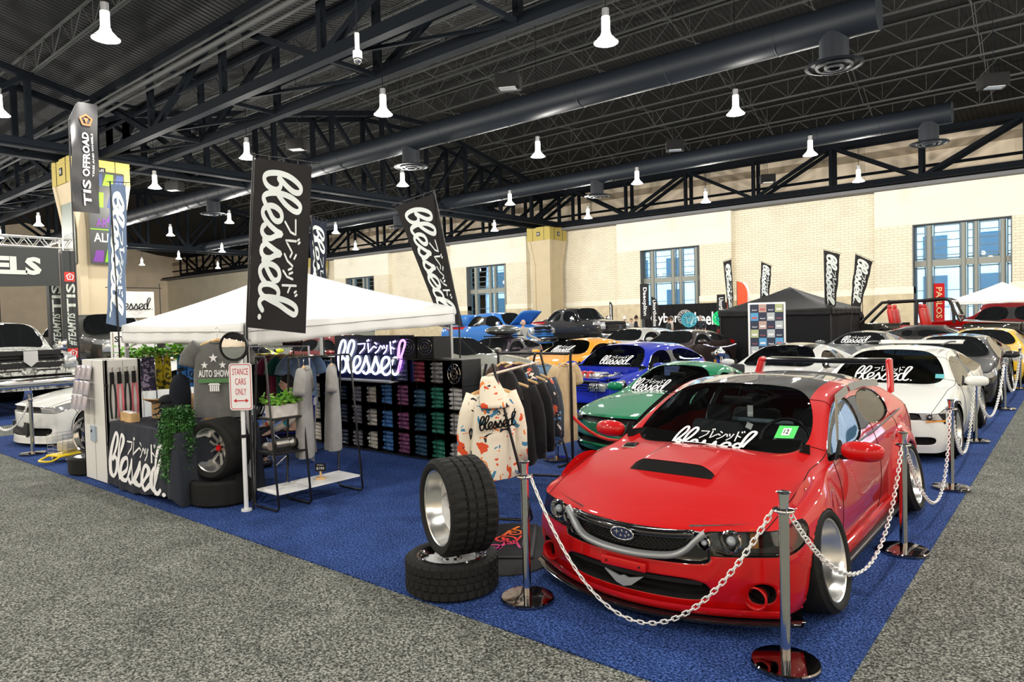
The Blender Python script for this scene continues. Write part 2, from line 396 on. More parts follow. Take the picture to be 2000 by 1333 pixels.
PARTS = ['body_shell', 'hood', 'roof', 'windshield', 'front_side_window', 'rear_side_window', 'rear_window', 'front_bumper', 'grille', 'air_intake', 'headlight', 'rear_bumper', 'front_door', 'rear_door', 'front_fender', 'pillar_trim', 'tail_light', 'windshield_frame']
PI_ = {n: i for i, n in enumerate(PARTS)}
def car_shell(P, root, mats, sub=2):
    """one smooth body surface from a cage of stations, cut into its panels"""
    S = P['st']; nS = len(S); nose = P['nose']; NR = 21
    def half(st, i):
        W = st['W']; z0 = st['z0']; zb = st['zb']; zc = st['zc']; H = zb - z0
        lv = st.get('lv', (.22, .42, .63, .84))
        L = [(.93 * W, z0), (.985 * W, z0 + lv[0] * H), (W, z0 + lv[1] * H), (W * 1.0, z0 + lv[2] * H), (.978 * W, z0 + lv[3] * H), (.93 * W, zb)]
        if st['t'] == 'c':
            wr, zr = st['wr'], st['zr']
            L += [(wr + .035, zr - .055), (wr + .01, zr - .012), (wr - .055, zr + .012), (.5 * wr, zc - .012), (0, zc)]
        elif st['t'] == 'w':
            L += [(.915 * W, zb + .012), (.885 * W, zb + .022), (.83 * W, zb + .025), (.43 * W, lerp(zb, zc, .75)), (0, zc)]
        else:
            L += [(.84 * W, lerp(zb, zc, .30)), (.70 * W, lerp(zb, zc, .52)), (.52 * W, lerp(zb, zc, .75)), (.27 * W, lerp(zb, zc, .95)), (0, zc)]
        k = st.get('k', 0)
        return [V((x, st['y'] + k * (abs(x) / W) ** 2 + (nose[j] if i == 0 and j < 5 else 0), z)) for j, (x, z) in enumerate(L)]
    bm = bmesh.new(); G = []
    for i, st in enumerate(S):
        h = half(st, i); row = [bm.verts.new(p) for p in h]; row += [bm.verts.new((-p.x, p.y, p.z)) for p in reversed(h[:-1])]
        G.append(row)
    def pid(i, j):
        jj = j if j < 10 else 19 - j
        return PI_[P['map'](i, jj)]
    for i in range(nS - 1):
        for j in range(NR - 1):
            f = bm.faces.new((G[i][j], G[i + 1][j], G[i + 1][j + 1], G[i][j + 1])); f.material_index = pid(i, j)
    # nose cap: columns follow the top rows 5..15, levels follow the side rows 0..5
    def cap(row, st, bumps, front):
        W = st['W']; k = st.get('k', 0); cols = list(range(5, 16)); F = []
        for c in cols:
            if c == 5: F.append([row[q] for q in range(0, 6)]); continue
            if c == 15: F.append([row[20 - q] for q in range(0, 6)]); continue
            top = row[c].co; col = []
            for q in range(5):
                e = row[q].co; x = top.x / (.93 * W) * e.x
                zt_ = lerp(e.z, e.z + (top.z - row[5].co.z), max(0, (q - 2) / 3.))
                y = st['y'] + k * (abs(x) / W) ** 2 + bumps[q]
                col.append(bm.verts.new((x, y, zt_)))
            col.append(row[c]); F.append(col)
        for a in range(10):
            for q in range(5):
                vsq = (F[a][q], F[a][q + 1], F[a + 1][q + 1], F[a + 1][q])
                f = bm.faces.new(vsq if front else tuple(reversed(vsq)))
                cc = a if a < 5 else 9 - a
                f.material_index = PI_[(P['face'] if front else P.get('tail', lambda c, k: 'rear_bumper'))(cc, q)]
    cap(G[0], S[0], nose, True)
    tb = P.get('tailb', [-.0, .05, .08, .06, .02])
    for j in list(range(5)) + list(range(16, 21)): q = j if j < 5 else 20 - j; G[-1][j].co.y += tb[q]
    cap(G[-1], S[-1], tb, False)
    bmesh.ops.recalc_face_normals(bm, faces=bm.faces)
    cr = bm.edges.layers.float.new('crease_edge')
    for nm, th, dp in P.get('recess', [('grille', .010, -.035), ('air_intake', .012, -.06)]):
        fs = [f for f in bm.faces if f.material_index == PI_[nm]]
        if fs:
            es = {e for f in fs for e in f.edges if any(g.material_index != PI_[nm] for g in e.link_faces)}
            for e in es: e[cr] = .75
            if dp: bmesh.ops.inset_region(bm, faces=fs, thickness=th, depth=dp, use_even_offset=True, use_boundary=True)
    glassids = [PI_[n] for n in ('windshield', 'front_side_window', 'rear_side_window', 'rear_window', 'headlight')]
    for e in bm.edges:
        if len(e.link_faces) == 2:
            a, b = (f.material_index for f in e.link_faces)
            if a != b and (a in glassids) != (b in glassids): e[cr] = max(e[cr], .85)
            if P.get('edge') and a != b: pass
    for (i, j, c) in P.get('crease', []):
        for jj in {j, 20 - j}:
            e = bm.edges.get((G[i][jj], G[i + 1][jj]))
            if e: e[cr] = c
    me = bpy.data.meshes.new('cage'); bm.to_mesh(me); bm.free()
    o = bpy.data.objects.new('cage', me); COL.objects.link(o)
    md = o.modifiers.new('u', 'SUBSURF'); md.levels = sub; md.boundary_smooth = 'PRESERVE_CORNERS'
    dg = bpy.context.evaluated_depsgraph_get(); dg.update(); m2 = bpy.data.meshes.new_from_object(o.evaluated_get(dg), depsgraph=dg)
    bpy.data.objects.remove(o)
    bm = bmesh.new(); bm.from_mesh(m2); bpy.data.meshes.remove(m2)
    bm.normal_update()
    # wheel arches
    for (wy, wz, Ra) in P['arch']:
        kill = []
        for f in bm.faces:
            c = f.calc_center_median()
            if abs(c.x) > .5 * P['W'] and math.hypot(c.y - wy, c.z - wz) < Ra and abs(f.normal.x) > .25: kill.append(f)
        if kill:
            kv = {v for f in kill for v in f.verts}; bmesh.ops.delete(bm, geom=kill, context='FACES')
            for v in kv:
                if v.is_valid and v.link_faces:
                    d = V((0, v.co.y - wy, v.co.z - wz)); l = d.length
                    if l > 1e-4: d *= Ra / l; v.co.y = wy + d.y; v.co.z = wz + d.z
    bm.normal_update(); bm.faces.ensure_lookup_table()
    out = {}
    nrm = {v: v.normal.copy() for v in bm.verts}
    gap = MB()
    for e in bm.edges:
        if len(e.link_faces) == 2:
            a, b = e.link_faces
            if a.material_index != b.material_index and P.get('gaps') :
                na, nb = PARTS[a.material_index], PARTS[b.material_index]
                if not ({na, nb} & {'windshield', 'front_side_window', 'rear_side_window', 'rear_window', 'grille', 'air_intake', 'roof'}):
                    gap.cyl(e.verts[0].co, e.verts[1].co, .0032, 4, cap=False)
    SIDED = {'windshield_frame', 'front_side_window', 'rear_side_window', 'headlight', 'front_door', 'rear_door', 'front_fender', 'pillar_trim', 'tail_light'}
    for idx, nm, sd in [(i, n, q) for i, n in enumerate(PARTS) for q in ((-1, 1) if n in SIDED else (0,))]:
        fs = [f for f in bm.faces if f.material_index == idx and (sd == 0 or f.calc_center_median().x * sd > 0)]
        if not fs: continue
        vm = {}; vs = []; ns = []
        for f in fs:
            for v in f.verts:
                if v not in vm: vm[v] = len(vs); vs.append(v.co.copy()); ns.append(nrm[v])
        m = bpy.data.meshes.new(nm); m.from_pydata(vs, [], [[vm[v] for v in f.verts] for f in fs])
        m.polygons.foreach_set('use_smooth', [True] * len(m.polygons)); m.materials.append(mats.get(nm) or mats['body'])
        m.update(); m.normals_split_custom_set_from_vertices(ns)
        ob = bpy.data.objects.new(nm, m); link(ob, root); out[nm] = ob
    bm.free()
    if gap.v: gap.build('panel_gap', M_MATTE, root)
    return out
def bvh_of(o):
    me = o.data; return BVHTree.FromPolygons([v.co.copy() for v in me.vertices], [tuple(p.vertices) for p in me.polygons])

def std_car(L=4.4, W=.88, wb=2.6, fo=.88, zf=.62, zcowl=.92, ycowl=1.25, yroof=1.95, zroof=1.32, wr=.55, ybp=2.55, yroofend=3.5, yglass=4.1, ztail=.95,
            z0=.14, Ra=.34, kn=.30, kind='hatch', doors=4, hoodcrown=.05, zbelt0=None, zbelt1=None, nosep=None, rearz=None, noseW=.93, tz=None):
    """keys of a passenger car, metres, front bumper at y=0, lowered on its wheels"""
    zb0 = zbelt0 or zcowl - .05; zb1 = zbelt1 or zb0 + .06; ra = fo + wb
    st = [dict(t='h', y=.0, W=W * noseW, z0=z0, zb=zf - .03, zc=zf, k=kn),
          dict(t='h', y=fo * .50, W=W * .985, z0=z0, zb=lerp(zf, zb0, .42) - .01, zc=lerp(zf, zcowl, .42) + .0 + hoodcrown * .6, k=.13),
          dict(t='h', y=fo, W=W, z0=z0, zb=lerp(zf, zb0, .72), zc=lerp(zf, zcowl, .66) + hoodcrown, k=.07),
          dict(t='h', y=(fo + ycowl) / 2 + .02, W=W, z0=z0, zb=lerp(zf, zb0, .93), zc=lerp(zf, zcowl, .90) + hoodcrown * .6, k=.08),
          dict(t='w', y=ycowl, W=W * .995, z0=z0, zb=zb0, zc=zcowl, k=.17),
          dict(t='c', y=yroof, W=W * .99, z0=z0, zb=lerp(zb0, zb1, .3), zc=zroof - .02, wr=wr, zr=zroof - .075, k=.10),
          dict(t='c', y=ybp - .04, W=W * .985, z0=z0, zb=lerp(zb0, zb1, .5), zc=zroof + .015, wr=wr + .015, zr=zroof - .045, k=.02),
          dict(t='c', y=ybp + .05, W=W * .985, z0=z0, zb=lerp(zb0, zb1, .55), zc=zroof + .015, wr=wr + .012, zr=zroof - .045, k=0),
          dict(t='c', y=yroofend, W=W * .99, z0=z0, zb=zb1, zc=zroof - .03, wr=wr - .03, zr=zroof - .09, k=-.04),
          dict(t='w', y=yglass, W=W * .985, z0=z0 + .02, zb=(rearz or zb1 + .02), zc=(rearz or zb1 + .02) + .05, k=-.10),
          dict(t='h', y=L - .05, W=W * .93, z0=z0 + .08, zb=ztail - .03, zc=ztail, k=-.16)]
    def mp(i, j):
        if j >= 8:
            return ('hood', 'hood', 'hood', 'hood', 'windshield', 'roof', 'roof', 'roof', 'rear_window', 'body_shell')[i]
        if j in (6, 7):
            return ('hood' if i < 4 else 'windshield_frame' if i == 4 else 'body_shell')
        if j == 5:
            return ('front_fender', 'front_fender', 'front_fender', 'front_fender', 'front_side_window', 'front_side_window', 'pillar_trim', 'rear_side_window', ('rear_side_window' if kind != 'x' else 'body_shell'), 'body_shell')[i]
        if i == 0 and j == 4: return 'headlight'
        if i == 0 and j < 4: return 'front_bumper'
        if i < 4: return 'front_fender'
        if i < 6 or (i == 6): return 'front_door'
        if i == 7 and doors == 4: return 'rear_door'
        if i == 9 and j < 4: return 'rear_bumper'
        if i == 9 and j == 4: return 'tail_light'
        return 'body_shell'
    def face(c, q):
        if q == 4 and c <= 1: return 'headlight'
        if q in (4,) and c >= 2: return 'grille'
        if q == 1 and c >= 1: return 'air_intake'
        return 'front_bumper'
    nosep = nosep or [.02, .0, -.01, -.015, -.005, 0]
    return dict(st=st, map=mp, face=face, nose=nosep, arch=[(fo, Ra - .06, Ra), (ra, Ra - .06, Ra)], W=W, fo=fo, ra=ra, Ra=Ra, wb=wb, L=L, z0=z0, zcowl=zcowl, ycowl=ycowl, yroof=yroof, zroof=zroof, wr=wr, ybp=ybp,
                yglass=yglass, zb0=zb0, zb1=zb1, gaps=False, recess=[('grille', .010, -.03), ('air_intake', .012, -.05), ('windshield', .012, -.008)])

def car_inside(P, root, seat=None, bars=False, wheelside=1, detail=True):
    """floor tub, dash, seats and steering wheel seen through the glass; wheelside +1 = driver on +x"""
    W, yc = P['W'], P['ycowl']; seat = seat or mat('seat_fabric', (.035, .037, .042), .8)
    m = MB(); z0 = P['z0']
    m.box((0, (P['L']) / 2, z0 + .05), (W * 1.5, P['L'] * .9, .04))
    for (wy, wz, Ra) in P['arch']:
        for s in (-1, 1):
            m.lathe([(Ra + .03, W * .45), (Ra + .03, W * .99)] if s > 0 else [(Ra + .03, -W * .45), (Ra + .03, -W * .99)], (0, wy, wz), 20, 'X')
            m.box((s * W * .45, wy, wz + .02), (.02, Ra * 2.05, Ra * 1.8))
    m.box((0, yc + .16, z0 + .35), (W * 1.7, .04, P['zb0'] - z0 - .42))
    m.build('underbody', M_MATTE, root)
    d = MB(); zb = max(P['zb0'] - .03, P['zcowl'] - .05)
    def df(u, v):
        x = lerp(-W * .86, W * .86, u); hump = .035 * math.exp(-((x - wheelside * .36) / .2) ** 2)
        y = yc + .10 + .12 * (abs(x) / W) ** 2 + v * .42; z = zb - .02 + hump * math.sin(min(1, v * 1.3) * PI) - (.0 if v < .75 else (v - .75) * .7)
        return V((x, y, z))
    d.grid(df, 21, 8); d.build('dashboard', mat('dash_grey', (.13, .17, .155), .7), root, True)
    if not detail: return
    rows = [(P['ybp'] - .28, (-.37, .37))]
    if P.get('rear', 1): rows.append((P['ybp'] + .62, (-.36, .36)))
    for yy, xs in rows:
        for x in xs:
            s = MB(); s.rbox((x, yy - .15, z0 + .25), (.48, .5, .16), .05)
            s.rbox((x, yy + .13, z0 + .50), (.46, .12, .54), .055, rot=(-.22, 0, 0)); s.rbox((x, yy + .21, z0 + .82), (.22, .08, .15), .035, rot=(-.1, 0, 0))
            s.build('seat', seat, root, True, 50)
    t = MB(); c = V((wheelside * .37, yc + .58, zb + .01)); q = Euler((math.radians(66), 0, 0)).to_matrix()
    ring = [c + q @ V((.18 * math.cos(a), .18 * math.sin(a), 0)) for a in [k * PI / 12 for k in range(24)]]
    t.tube(ring, .014, 8, True)
    for a in (0, PI, -PI / 2): t.bar(c, c + q @ V((.175 * math.cos(a), .175 * math.sin(a), 0)), .03, .012)
    t.build('steering_wheel', M_BLACK, root, True, 50)
    r = MB(); r.rbox((0, P['yroof'] - .06, P['zroof'] - .15), (.24, .025, .065), .012); r.cyl((0, P['yroof'] - .05, P['zroof'] - .12), (0, P['yroof'] + .02, P['zroof'] - .05), .008, 6)
    r.build('interior_mirror', M_BLACK, root, True, 50)
    if bars:
        b = MB(); zz = P['zroof'] - .12
        for s in (-1, 1): b.tube(crom([(s * .62, P['ybp'] + .15, z0 + .2), (s * .58, P['ybp'] + .15, .85), (s * .45, P['ybp'] + .16, zz)], 5), .021, 8)
        b.tube([(-.45, P['ybp'] + .16, zz), (.45, P['ybp'] + .16, zz)], .021, 8); b.tube([(-.56, P['ybp'] + .15, .86), (.56, P['ybp'] + .15, .86)], .021, 8)
        b.tube([(.50, P['ybp'] + .15, zz), (-.1, P['ybp'] + .18, z0 + .45)], .021, 8)
        b.build('roll_bar', mat('pale_blue_grey_paint', (.32, .42, .50), .35), root, True, 60)
def door_mirror(P, root, m, s=1, cap=None):
    W = P['W']; y = P['ycowl'] + .30; z = P['zb0'] + .07
    b = MB(); n = 14
    b.T = Matrix.Translation((s * (W + .10), y, z)) @ Matrix.Diagonal((s * 1., 1, 1, 1))
    b.grid(lambda u, v: V((.135 * (math.cos(v * PI)) * (1 if math.cos(v * PI) > 0 else .95), (-.07 * math.sin(v * PI) ** .7 * math.cos(u * 2 * PI) if math.cos(u * 2 * PI) > 0 else -.03 * math.sin(v * PI) ** .5 * math.cos(u * 2 * PI)), .068 * math.sin(v * PI) ** .6 * math.sin(u * 2 * PI))), n * 2, 13, True)
    o = b.build('door_mirror', m, root, True, fix=True)
    a = MB(); a.bar((s * (W - .03), y + .02, z - .05), (s * (W + .05), y, z - .04), .05, .03); a.prism([(0, 0), (.17, 0), (.14, .10), (.10, .12)], lambda u, v, w: V((s * (W - .055 + w), y - .07 + u, z - .06 + v)), .015); a.build('mirror_foot', M_BLACK, o)
    return o
def headlamp_guts(parent, c, r=.055, ring=True):
    m = MB(); c = V(c)
    m.lathe([(r * .45, .015), (r * .8, -.01), (r, -.035), (r * 1.12, -.03), (r * 1.12, -.015)], c, 20, 'Y')
    m.build('reflector', M_CHROME, parent, True, 40)
    s = MB(); s.sphere(c + V((0, -.015, 0)), r * .5, 14, 10); s.build('projector_lens', mat('projector_glass', (.5, .55, .6), .03, .3, coat=1), parent, True)
def place(root, x, y, rz=0):
    root.location = (x, y, 0); root.rotation_euler = (0, 0, rz)
def decal_on(root, glass_o, cx, z_at_y, wid, wd=.042, kana=True, mname='white_vinyl', hgt=.56, slopez=None, lift=.004):
    """script sticker projected onto a sloping screen: u across (+x), v up; cast along +y then offset"""
    bv = bvh_of(glass_o)
    x0 = cx - wid / 2; z0 = z_at_y
    last = [None]
    def fr(u, v, w=0):
        x = x0 + u * wid; z = z0 + v * wid * hgt
        h, n, i, d = bv.ray_cast(V((x, -3, z)), V((0, 1, 0)))
        if h is None: return last[0] if last[0] is not None else V((x, 0, z))
        if n.y > 0: n = -n
        last[0] = h + n * (lift + w * .5); return last[0]
    m = MB(); logo(m, fr, wd, kana); return m.build('windshield_sticker', mat('white_vinyl', (.88, .88, .88), .5), root)
# ---------------------------------------------------------------- the red hatchback
def red_car():
    root = thing('hatchback_car', 'red lowered hatchback with hood scoop and black roof behind the white chain', 'car')
    red = mat('red_car_paint', (.50, .002, .003), .5, 0, coat=1, spec=.15)
    P = std_car(L=4.28, W=.86, wb=2.61, fo=.80, zf=.60, zcowl=.875, ycowl=1.13, yroof=1.82, zroof=1.275, wr=.60, ybp=2.34, yroofend=3.38, yglass=4.0,
                ztail=.90, z0=.12, Ra=.34, kn=.34, zbelt0=.80, zbelt1=.885, kind='x', nosep=[.03, .01, -.025, -.02, -.01, 0], rearz=.93)
    def face(c, q):
        if q == 4: return 'headlight' if c <= 2 else 'grille'
        if q == 3: return 'grille' if c >= 3 else 'front_bumper'
        if q == 1: return 'air_intake' if c in (1, 3, 4) else 'front_bumper'
        return 'front_bumper'
    P['st'][0].update(zb=.605, zc=.578, lv=(.14, .41, .60, .72)); P['st'][1].update(lv=(.18, .41, .60, .75), zb=.66)
    for i_, w_0 in ((0, .885), (1, .925), (2, .93), (3, .885)): P['st'][i_]['W'] = w_0
    P['face'] = face; P['gaps'] = True; P['rear'] = 1
    P['recess'] = [('grille', .012, -.03), ('air_intake', .012, -.07), ('windshield', .012, -.008), ('front_side_window', .008, -.01), ('rear_side_window', .008, -.01), ('headlight', .008, -.006)]
    lens = glass('headlight_lens', (.80, .82, .82), .05)
    sh = car_shell(P, root, dict(body=red, roof=mat('black_roof_wrap', (.022, .020, .018), .5, 0, coat=1, spec=.15), grille=M_GLOSSBLK, air_intake=M_MATTE, headlight=lens,
                                 windshield=M_GLASS, front_side_window=M_GLASS, rear_side_window=M_GLASS, rear_window=M_GLASS, pillar_trim=M_BLACK, tail_light=mat('tail_red', (.3, .0, .0), .1)), 3)
    car_inside(P, root, bars=True)
    # screen frit band and sticker
    bvw = bvh_of(sh['windshield'])
    def onscreen(x, z, off):
        h, n, i, d = bvw.ray_cast(V((x, -2, z)), V((0, 1, 0)))
        if h is None: return V((x, P['ycowl'] + .1, z))
        if n.y > 0: n = -n
        return h + n * off
    fb = MB(); fb.grid(lambda u, v: onscreen(lerp(-.69, .69, u), P['zcowl'] - .03 + v * .075, -.002), 30, 3); fb.build('windshield_black_band', M_MATTE, root)
    decal_on(root, sh['windshield'], .02, P['zcowl'] - .062, .58, .034, lift=.006)
    st = MB(); st.grid(lambda u, v: onscreen(lerp(.42, .54, u), .925 + v * .07, .003), 2, 2); so = st.build('inspection_sticker', mat('sticker_green', (.05, .62, .10), .5), root)
    s2 = MB(); s2.grid(lambda u, v: onscreen(lerp(.455, .505, u), .94 + v * .04, .005), 6, 3); text(s2, '12', lambda u, v, w=0: onscreen(u, v, .007), .465, .948, .03, .024); 
    s2b = MB(); s2b.grid(lambda u, v: onscreen(lerp(.455, .505, u), .94 + v * .04, .005), 4, 3); s2b.build('sticker_month_field', M_PRINT, so)
    s3 = MB(); text(s3, '12', lambda u, v, w=0: onscreen(u, v, .008), .465, .948, .03, .024, .01); s3.build('sticker_digits', M_MATTE, so)
    # grille: mesh pattern bars, silver U surround, oval badge
    bvb = bvh_of(sh['grille']); bvf = bvh_of(sh['front_bumper'])
    def onf(x, z, off=0, bv=None):
        best = None
        for b in ((bv,) if bv else (bvb, bvf)):
            h, n, i, d = b.ray_cast(V((x, -2, z)), V((0, 1, 0)))
            if h is not None and (best is None or h.y < best.y): best = h
        return (best if best is not None else V((x, .05, z))) + V((0, -off, 0))
    def nose_y(x, z): return P['st'][0]['k'] * (abs(x) / .885) ** 2 - .015
    g = MB()
    for k in range(-26, 27):
        for s in (-1, 1):
            pts = []
            for j in range(9):
                x = k * .028 + s * (j - 4) * .018; z = .495 + (j - 4) * .015
                if abs(x) < .41 - (.555 - z) * .9 and z > .435: pts.append(V((x, nose_y(x, z) + .030, z)))
            if len(pts) > 2: g.tube(pts, .0028, 4)
    g.build('grille_mesh', M_BLACK, root)
    gb = MB()
    gb.tube([V((x, nose_y(x, 0) + .022, .548 + .02 * (x / .4) ** 2)) for x in [(-.40 + .80 * i / 16) for i in range(17)]], .026, 8); gb.build('grille_bar', M_GLOSSBLK, root, True)
    su = MB(); path = []
    for (x, z) in [(p.x, p.y) for p in crom([(-.47, .592, 0), (-.415, .54, 0), (-.365, .485, 0), (-.29, .445, 0), (-.15, .428, 0), (0, .424, 0), (.15, .428, 0), (.29, .445, 0), (.365, .485, 0), (.415, .54, 0), (.47, .592, 0)], 4)]:
        path.append(V((x, nose_y(x, z) - .008, z)))
    N = len(path); vs = []
    for i, p in enumerate(path):
        t = (path[min(i + 1, N - 1)] - path[max(i - 1, 0)]).normalized(); nn = V((-t.z, 0, t.x)).normalized(); wv = .019
        vs += [p - nn * wv, p - nn * wv * .6 + V((0, -.02, 0)), p + nn * wv * .6 + V((0, -.014, 0)), p + nn * wv + V((0, .02, 0))]
    su.add(vs, [(i * 4 + k, i * 4 + k + 1, i * 4 + 5 + k, i * 4 + 4 + k) for i in range(N - 1) for k in range(3)])
    su.build('grille_surround', mat('satin_grey', (.30, .31, .32), .4, .5), root, True)
    bd = MB(); cb = V((0, nose_y(0, 0) - .022, .532))
    bd.tube([cb + V((.075 * math.cos(a), 0, .036 * math.sin(a))) for a in [k * PI / 14 for k in range(28)]], .0055, 6, True)
    def star(m, cx, cz, r):
        vs = [cb + V((cx, -.004, cz))] + [cb + V((cx + (r if k % 2 == 0 else r * .3) * math.cos(k * PI / 4), -.002, cz + (r if k % 2 == 0 else r * .3) * math.sin(k * PI / 4))) for k in range(8)]
        m.add(vs, [(0, k + 1, (k + 1) % 8 + 1) for k in range(8)])
    star(bd, -.035, .006, .020)
    for cx, cz in ((0, .014), (.03, .010), (-.008, -.014), (.022, -.014), (.045, -.004)): star(bd, cx, cz, .012)
    bo = bd.build('badge', M_CHROME, root, True); tag(bo, 'chrome oval badge with six stars')
    bk = MB(); bk.lathe([(.0, -.0), (.036, 0)], cb + V((0, .003, 0)), 24, 'Y'); bk.T = None
    bk.v = [(x * 2.05 if True else x, y, z) for x, y, z in bk.v]; bk.build('badge_field', mat('badge_blue', (.01, .02, .08), .15, coat=1), bo)
    # headlamps
    for s in (-1, 1):
        hb = MB()
        hb.grid(lambda u, v: V((s * lerp(.36, .80, u), .34 * (lerp(.36, .80, u) / .885) ** 2 + .045 + .05 * u, lerp(.46, .63 - .02 * (1 - u), v))), 8, 4)
        ho = hb.build('headlamp_housing', mat('lamp_silver', (.30, .31, .32), .2, .8), root, True)
        headlamp_guts(ho, (s * .585, .165, .545), .056); headlamp_guts(ho, (s * .455, .10, .53), .038)
        am = MB(); am.grid(lambda u, v: V((s * lerp(.665, .70, u), .215 + u * .03, lerp(.50, .605, v))), 3, 3); am.build('turn_signal', mat('amber', (.9, .32, .02), .25, coat=1), ho)
        ch = MB(); ch.grid(lambda u, v: V((s * lerp(.705, .78, u), .24 + u * .09, lerp(.505, .61, v) + .004 * math.sin(u * 40))), 12, 3); ch.build('side_reflector', M_CHROME, ho, True)
    # hood scoop
    bvh_h = bvh_of(sh['hood'])
    def hz(x, y):
        h, n, i, d = bvh_h.ray_cast(V((x, y, 2)), V((0, 0, -1))); return h.z if h is not None else .8
    sc_ = MB()
    def scoopf(u, v):
        x = lerp(-.30, .30, u); y = lerp(.60, 1.14, v); e = min(1, (1 - abs(x) / .30) * 3.2)
        hgt = .062 * (1 - v) ** 1.1 * max(0, e) ** .6
        return V((x * (1 - .10 * v), y + .02 * (x / .3) ** 2, hz(x * (1 - .1 * v), y) + hgt - .002 + .0))
    sc_.grid(scoopf, 25, 12)
    sc_.build('hood_scoop', red, root, True)
    so_ = MB()
    def mouth(u, v):
        x = lerp(-.29, .29, u); a = scoopf(u * .966 + .017, 0); b = V((a.x, a.y - .05, hz(a.x, a.y - .05) + .001)); return a.lerp(b, v) + V((0, -.002, 0)) - V((0, 0, .004)) * (1 - v)
    so_.grid(mouth, 25, 4); so_.build('scoop_mouth', M_MATTE, root, True)
    sf = MB()
    def scoopl(u, v):
        x = lerp(-.325, .325, u); a = scoopf(min(1, max(0, u)), 0); return V((x, .60 + .02 * (x / .3) ** 2 - v * .10 * 1, hz(x, .6 - v * .10) + (.002 + .014 * math.sin(v * PI) * min(1, (1 - abs(x) / .325) * 4))))
    vn = MB(); vn.rbox((-.52, .98, hz(-.52, .98) + .006), (.10, .10, .014), .012, rot=(.18, -.05, .1)); vo = vn.build('hood_pin_plate', M_CHROME, root, True, 40)
    ve = MB(); ve.rbox((-.52, .98, hz(-.52, .98) + .010), (.066, .06, .014), .01, rot=(.18, -.05, .1)); ve.build('pin_plate_opening', M_MATTE, vo, True, 40)
    # lower front: splitter lip, intake bar, little winged bracket, plate recess
    sp = MB()
    def spl(u, v):
        a = lerp(-1, 1, u); x = a * .90; y = .34 * abs(a) ** 2.0 - .035; ring = v * 2 * PI
        return V((x + 0, y + .05 - .05 * math.cos(ring) * 1., .088 + .016 * math.sin(ring)))
    sp.grid(spl, 31, 9); sp.build('front_splitter', M_GLOSSBLK, root, True)
    lip = MB()
    lip.grid(lambda u, v: V((lerp(-.85, .85, u), .31 * abs(lerp(-1, 1, u)) ** 2 - .012 - .018 * v + .04 * v * v, lerp(.165, .115, v))), 31, 4); lip.build('bumper_lip', red, root, True)
    ib = MB(); ib.grid(lambda u, v: V((lerp(-.44, .44, u), nose_y(lerp(-.44, .44, u), 0) + .01, lerp(.285, .31, v))), 15, 2); ib.build('intake_bar', M_BLACK, root, True)
    wb_ = MB(); wb_.prism([(-.13, .035), (-.03, .01), (0, .02), (.03, .01), (.13, .035), (.05, -.03), (0, -.045), (-.05, -.03)], lambda u, v, w: V((u, -.03 + w, .262 + v)), .012); wb_.build('intake_bracket', M_SILVER, root)
    pl = MB(); pl.rbox((0, -.030, .352), (.30, .018, .055), .008); pl.build('plate_mount', red, root, True, 40)
    pb = MB()
    for x in (-.11, .11): pb.cyl((x, -.045, .352), (x, -.036, .352), .006, 10)
    pb.build('plate_screw', M_BLACK, root)
    side_b = [bvh_of(o) for o in root.children if o.name.split('.')[0] in ('front_fender', 'front_bumper', 'front_door', 'rear_door', 'body_shell', 'rear_bumper')]
    def side_x(s, y, z):
        best = None
        for b in side_b:
            h, n, i, d = b.ray_cast(V((s * 2, y, z)), V((-s, 0, 0)))
            if h is not None and abs(h.x) > .3 and h.x * s > 0: best = max(best or 0, abs(h.x))
        return best or .80
    for s in (-1, 1):
        fl = MB(); fl.lathe([(.068, -.02), (.060, -.03), (.050, -.01), (.045, .06)], (s * .695, .215, .232), 24, 'Y'); fo_ = fl.build('fog_lamp_bezel', red, root, True)
        fc = MB(); fc.cyl((s * .695, .26, .232), (s * .695, .28, .232), .055, 20); fc.build('fog_lamp_well', M_MATTE, fo_)
        cn = MB(); cn.grid(lambda u, v: V((s * (.80 + .05 * u), .40 + .22 * u - .03 * v, lerp(.16, .34, v))), 4, 4)
        # wide bolted fenders front and rear
        for nm, wy, Ra, ext in (('front_flare', P['fo'], .352, .035), ('rear_flare', P['ra'], .352, .085)):
            wz = P['Ra'] - .06
            def flr(u, v, wy=wy, Ra=Ra, ext=ext):
                a = lerp(-.30, PI + .30, u); e = math.sin(max(0, min(PI, a + .0))) ; r = Ra + (0, .004, .03, .08, .13, .165)[int(round(v * 5))]
                zed = wz + r * math.sin(a) * (1 + 0.0); z = max(.14, zed)
                w_ = (.93, 1.0, .97, .78, .35, -.02)[int(round(v * 5))] * ext * (.45 + .55 * max(0, e))
                if v == 0: w_ -= .02
                zz_ = wz + (Ra + .17) * math.sin(a); base = min(.935, side_x(s, wy - (Ra + .165) * math.cos(a), max(.20, zz_)))
                return V((s * (base + w_), wy - r * math.cos(a), z))
            f = MB(); f.grid(flr, 41, 6); q = f.build(nm, red, root, True)
            rv = MB()
            for k in range(8):
                a = lerp(.15, PI - .15, k / 7); p = flr((a + .30) / (PI + .6), .8); rv.sphere(p + V((s * .004, 0, 0)), .007, 8, 6)
            rv.build('rivet', M_CHROME, q, True)
        sk = MB(); sk.rbox((s * .86, (P['fo'] + P['ra']) / 2, .14), (.09, P['wb'] - .72, .035), .012); sk.build('side_skirt', M_BLACK, root, True, 40)
        sb = MB(); sb.rbox((s * .835, (P['fo'] + P['ra']) / 2, .19), (.06, P['wb'] - .66, .09), .02); sb.build('sill_cover', red, root, True, 40)
        door_mirror(P, root, red, s)
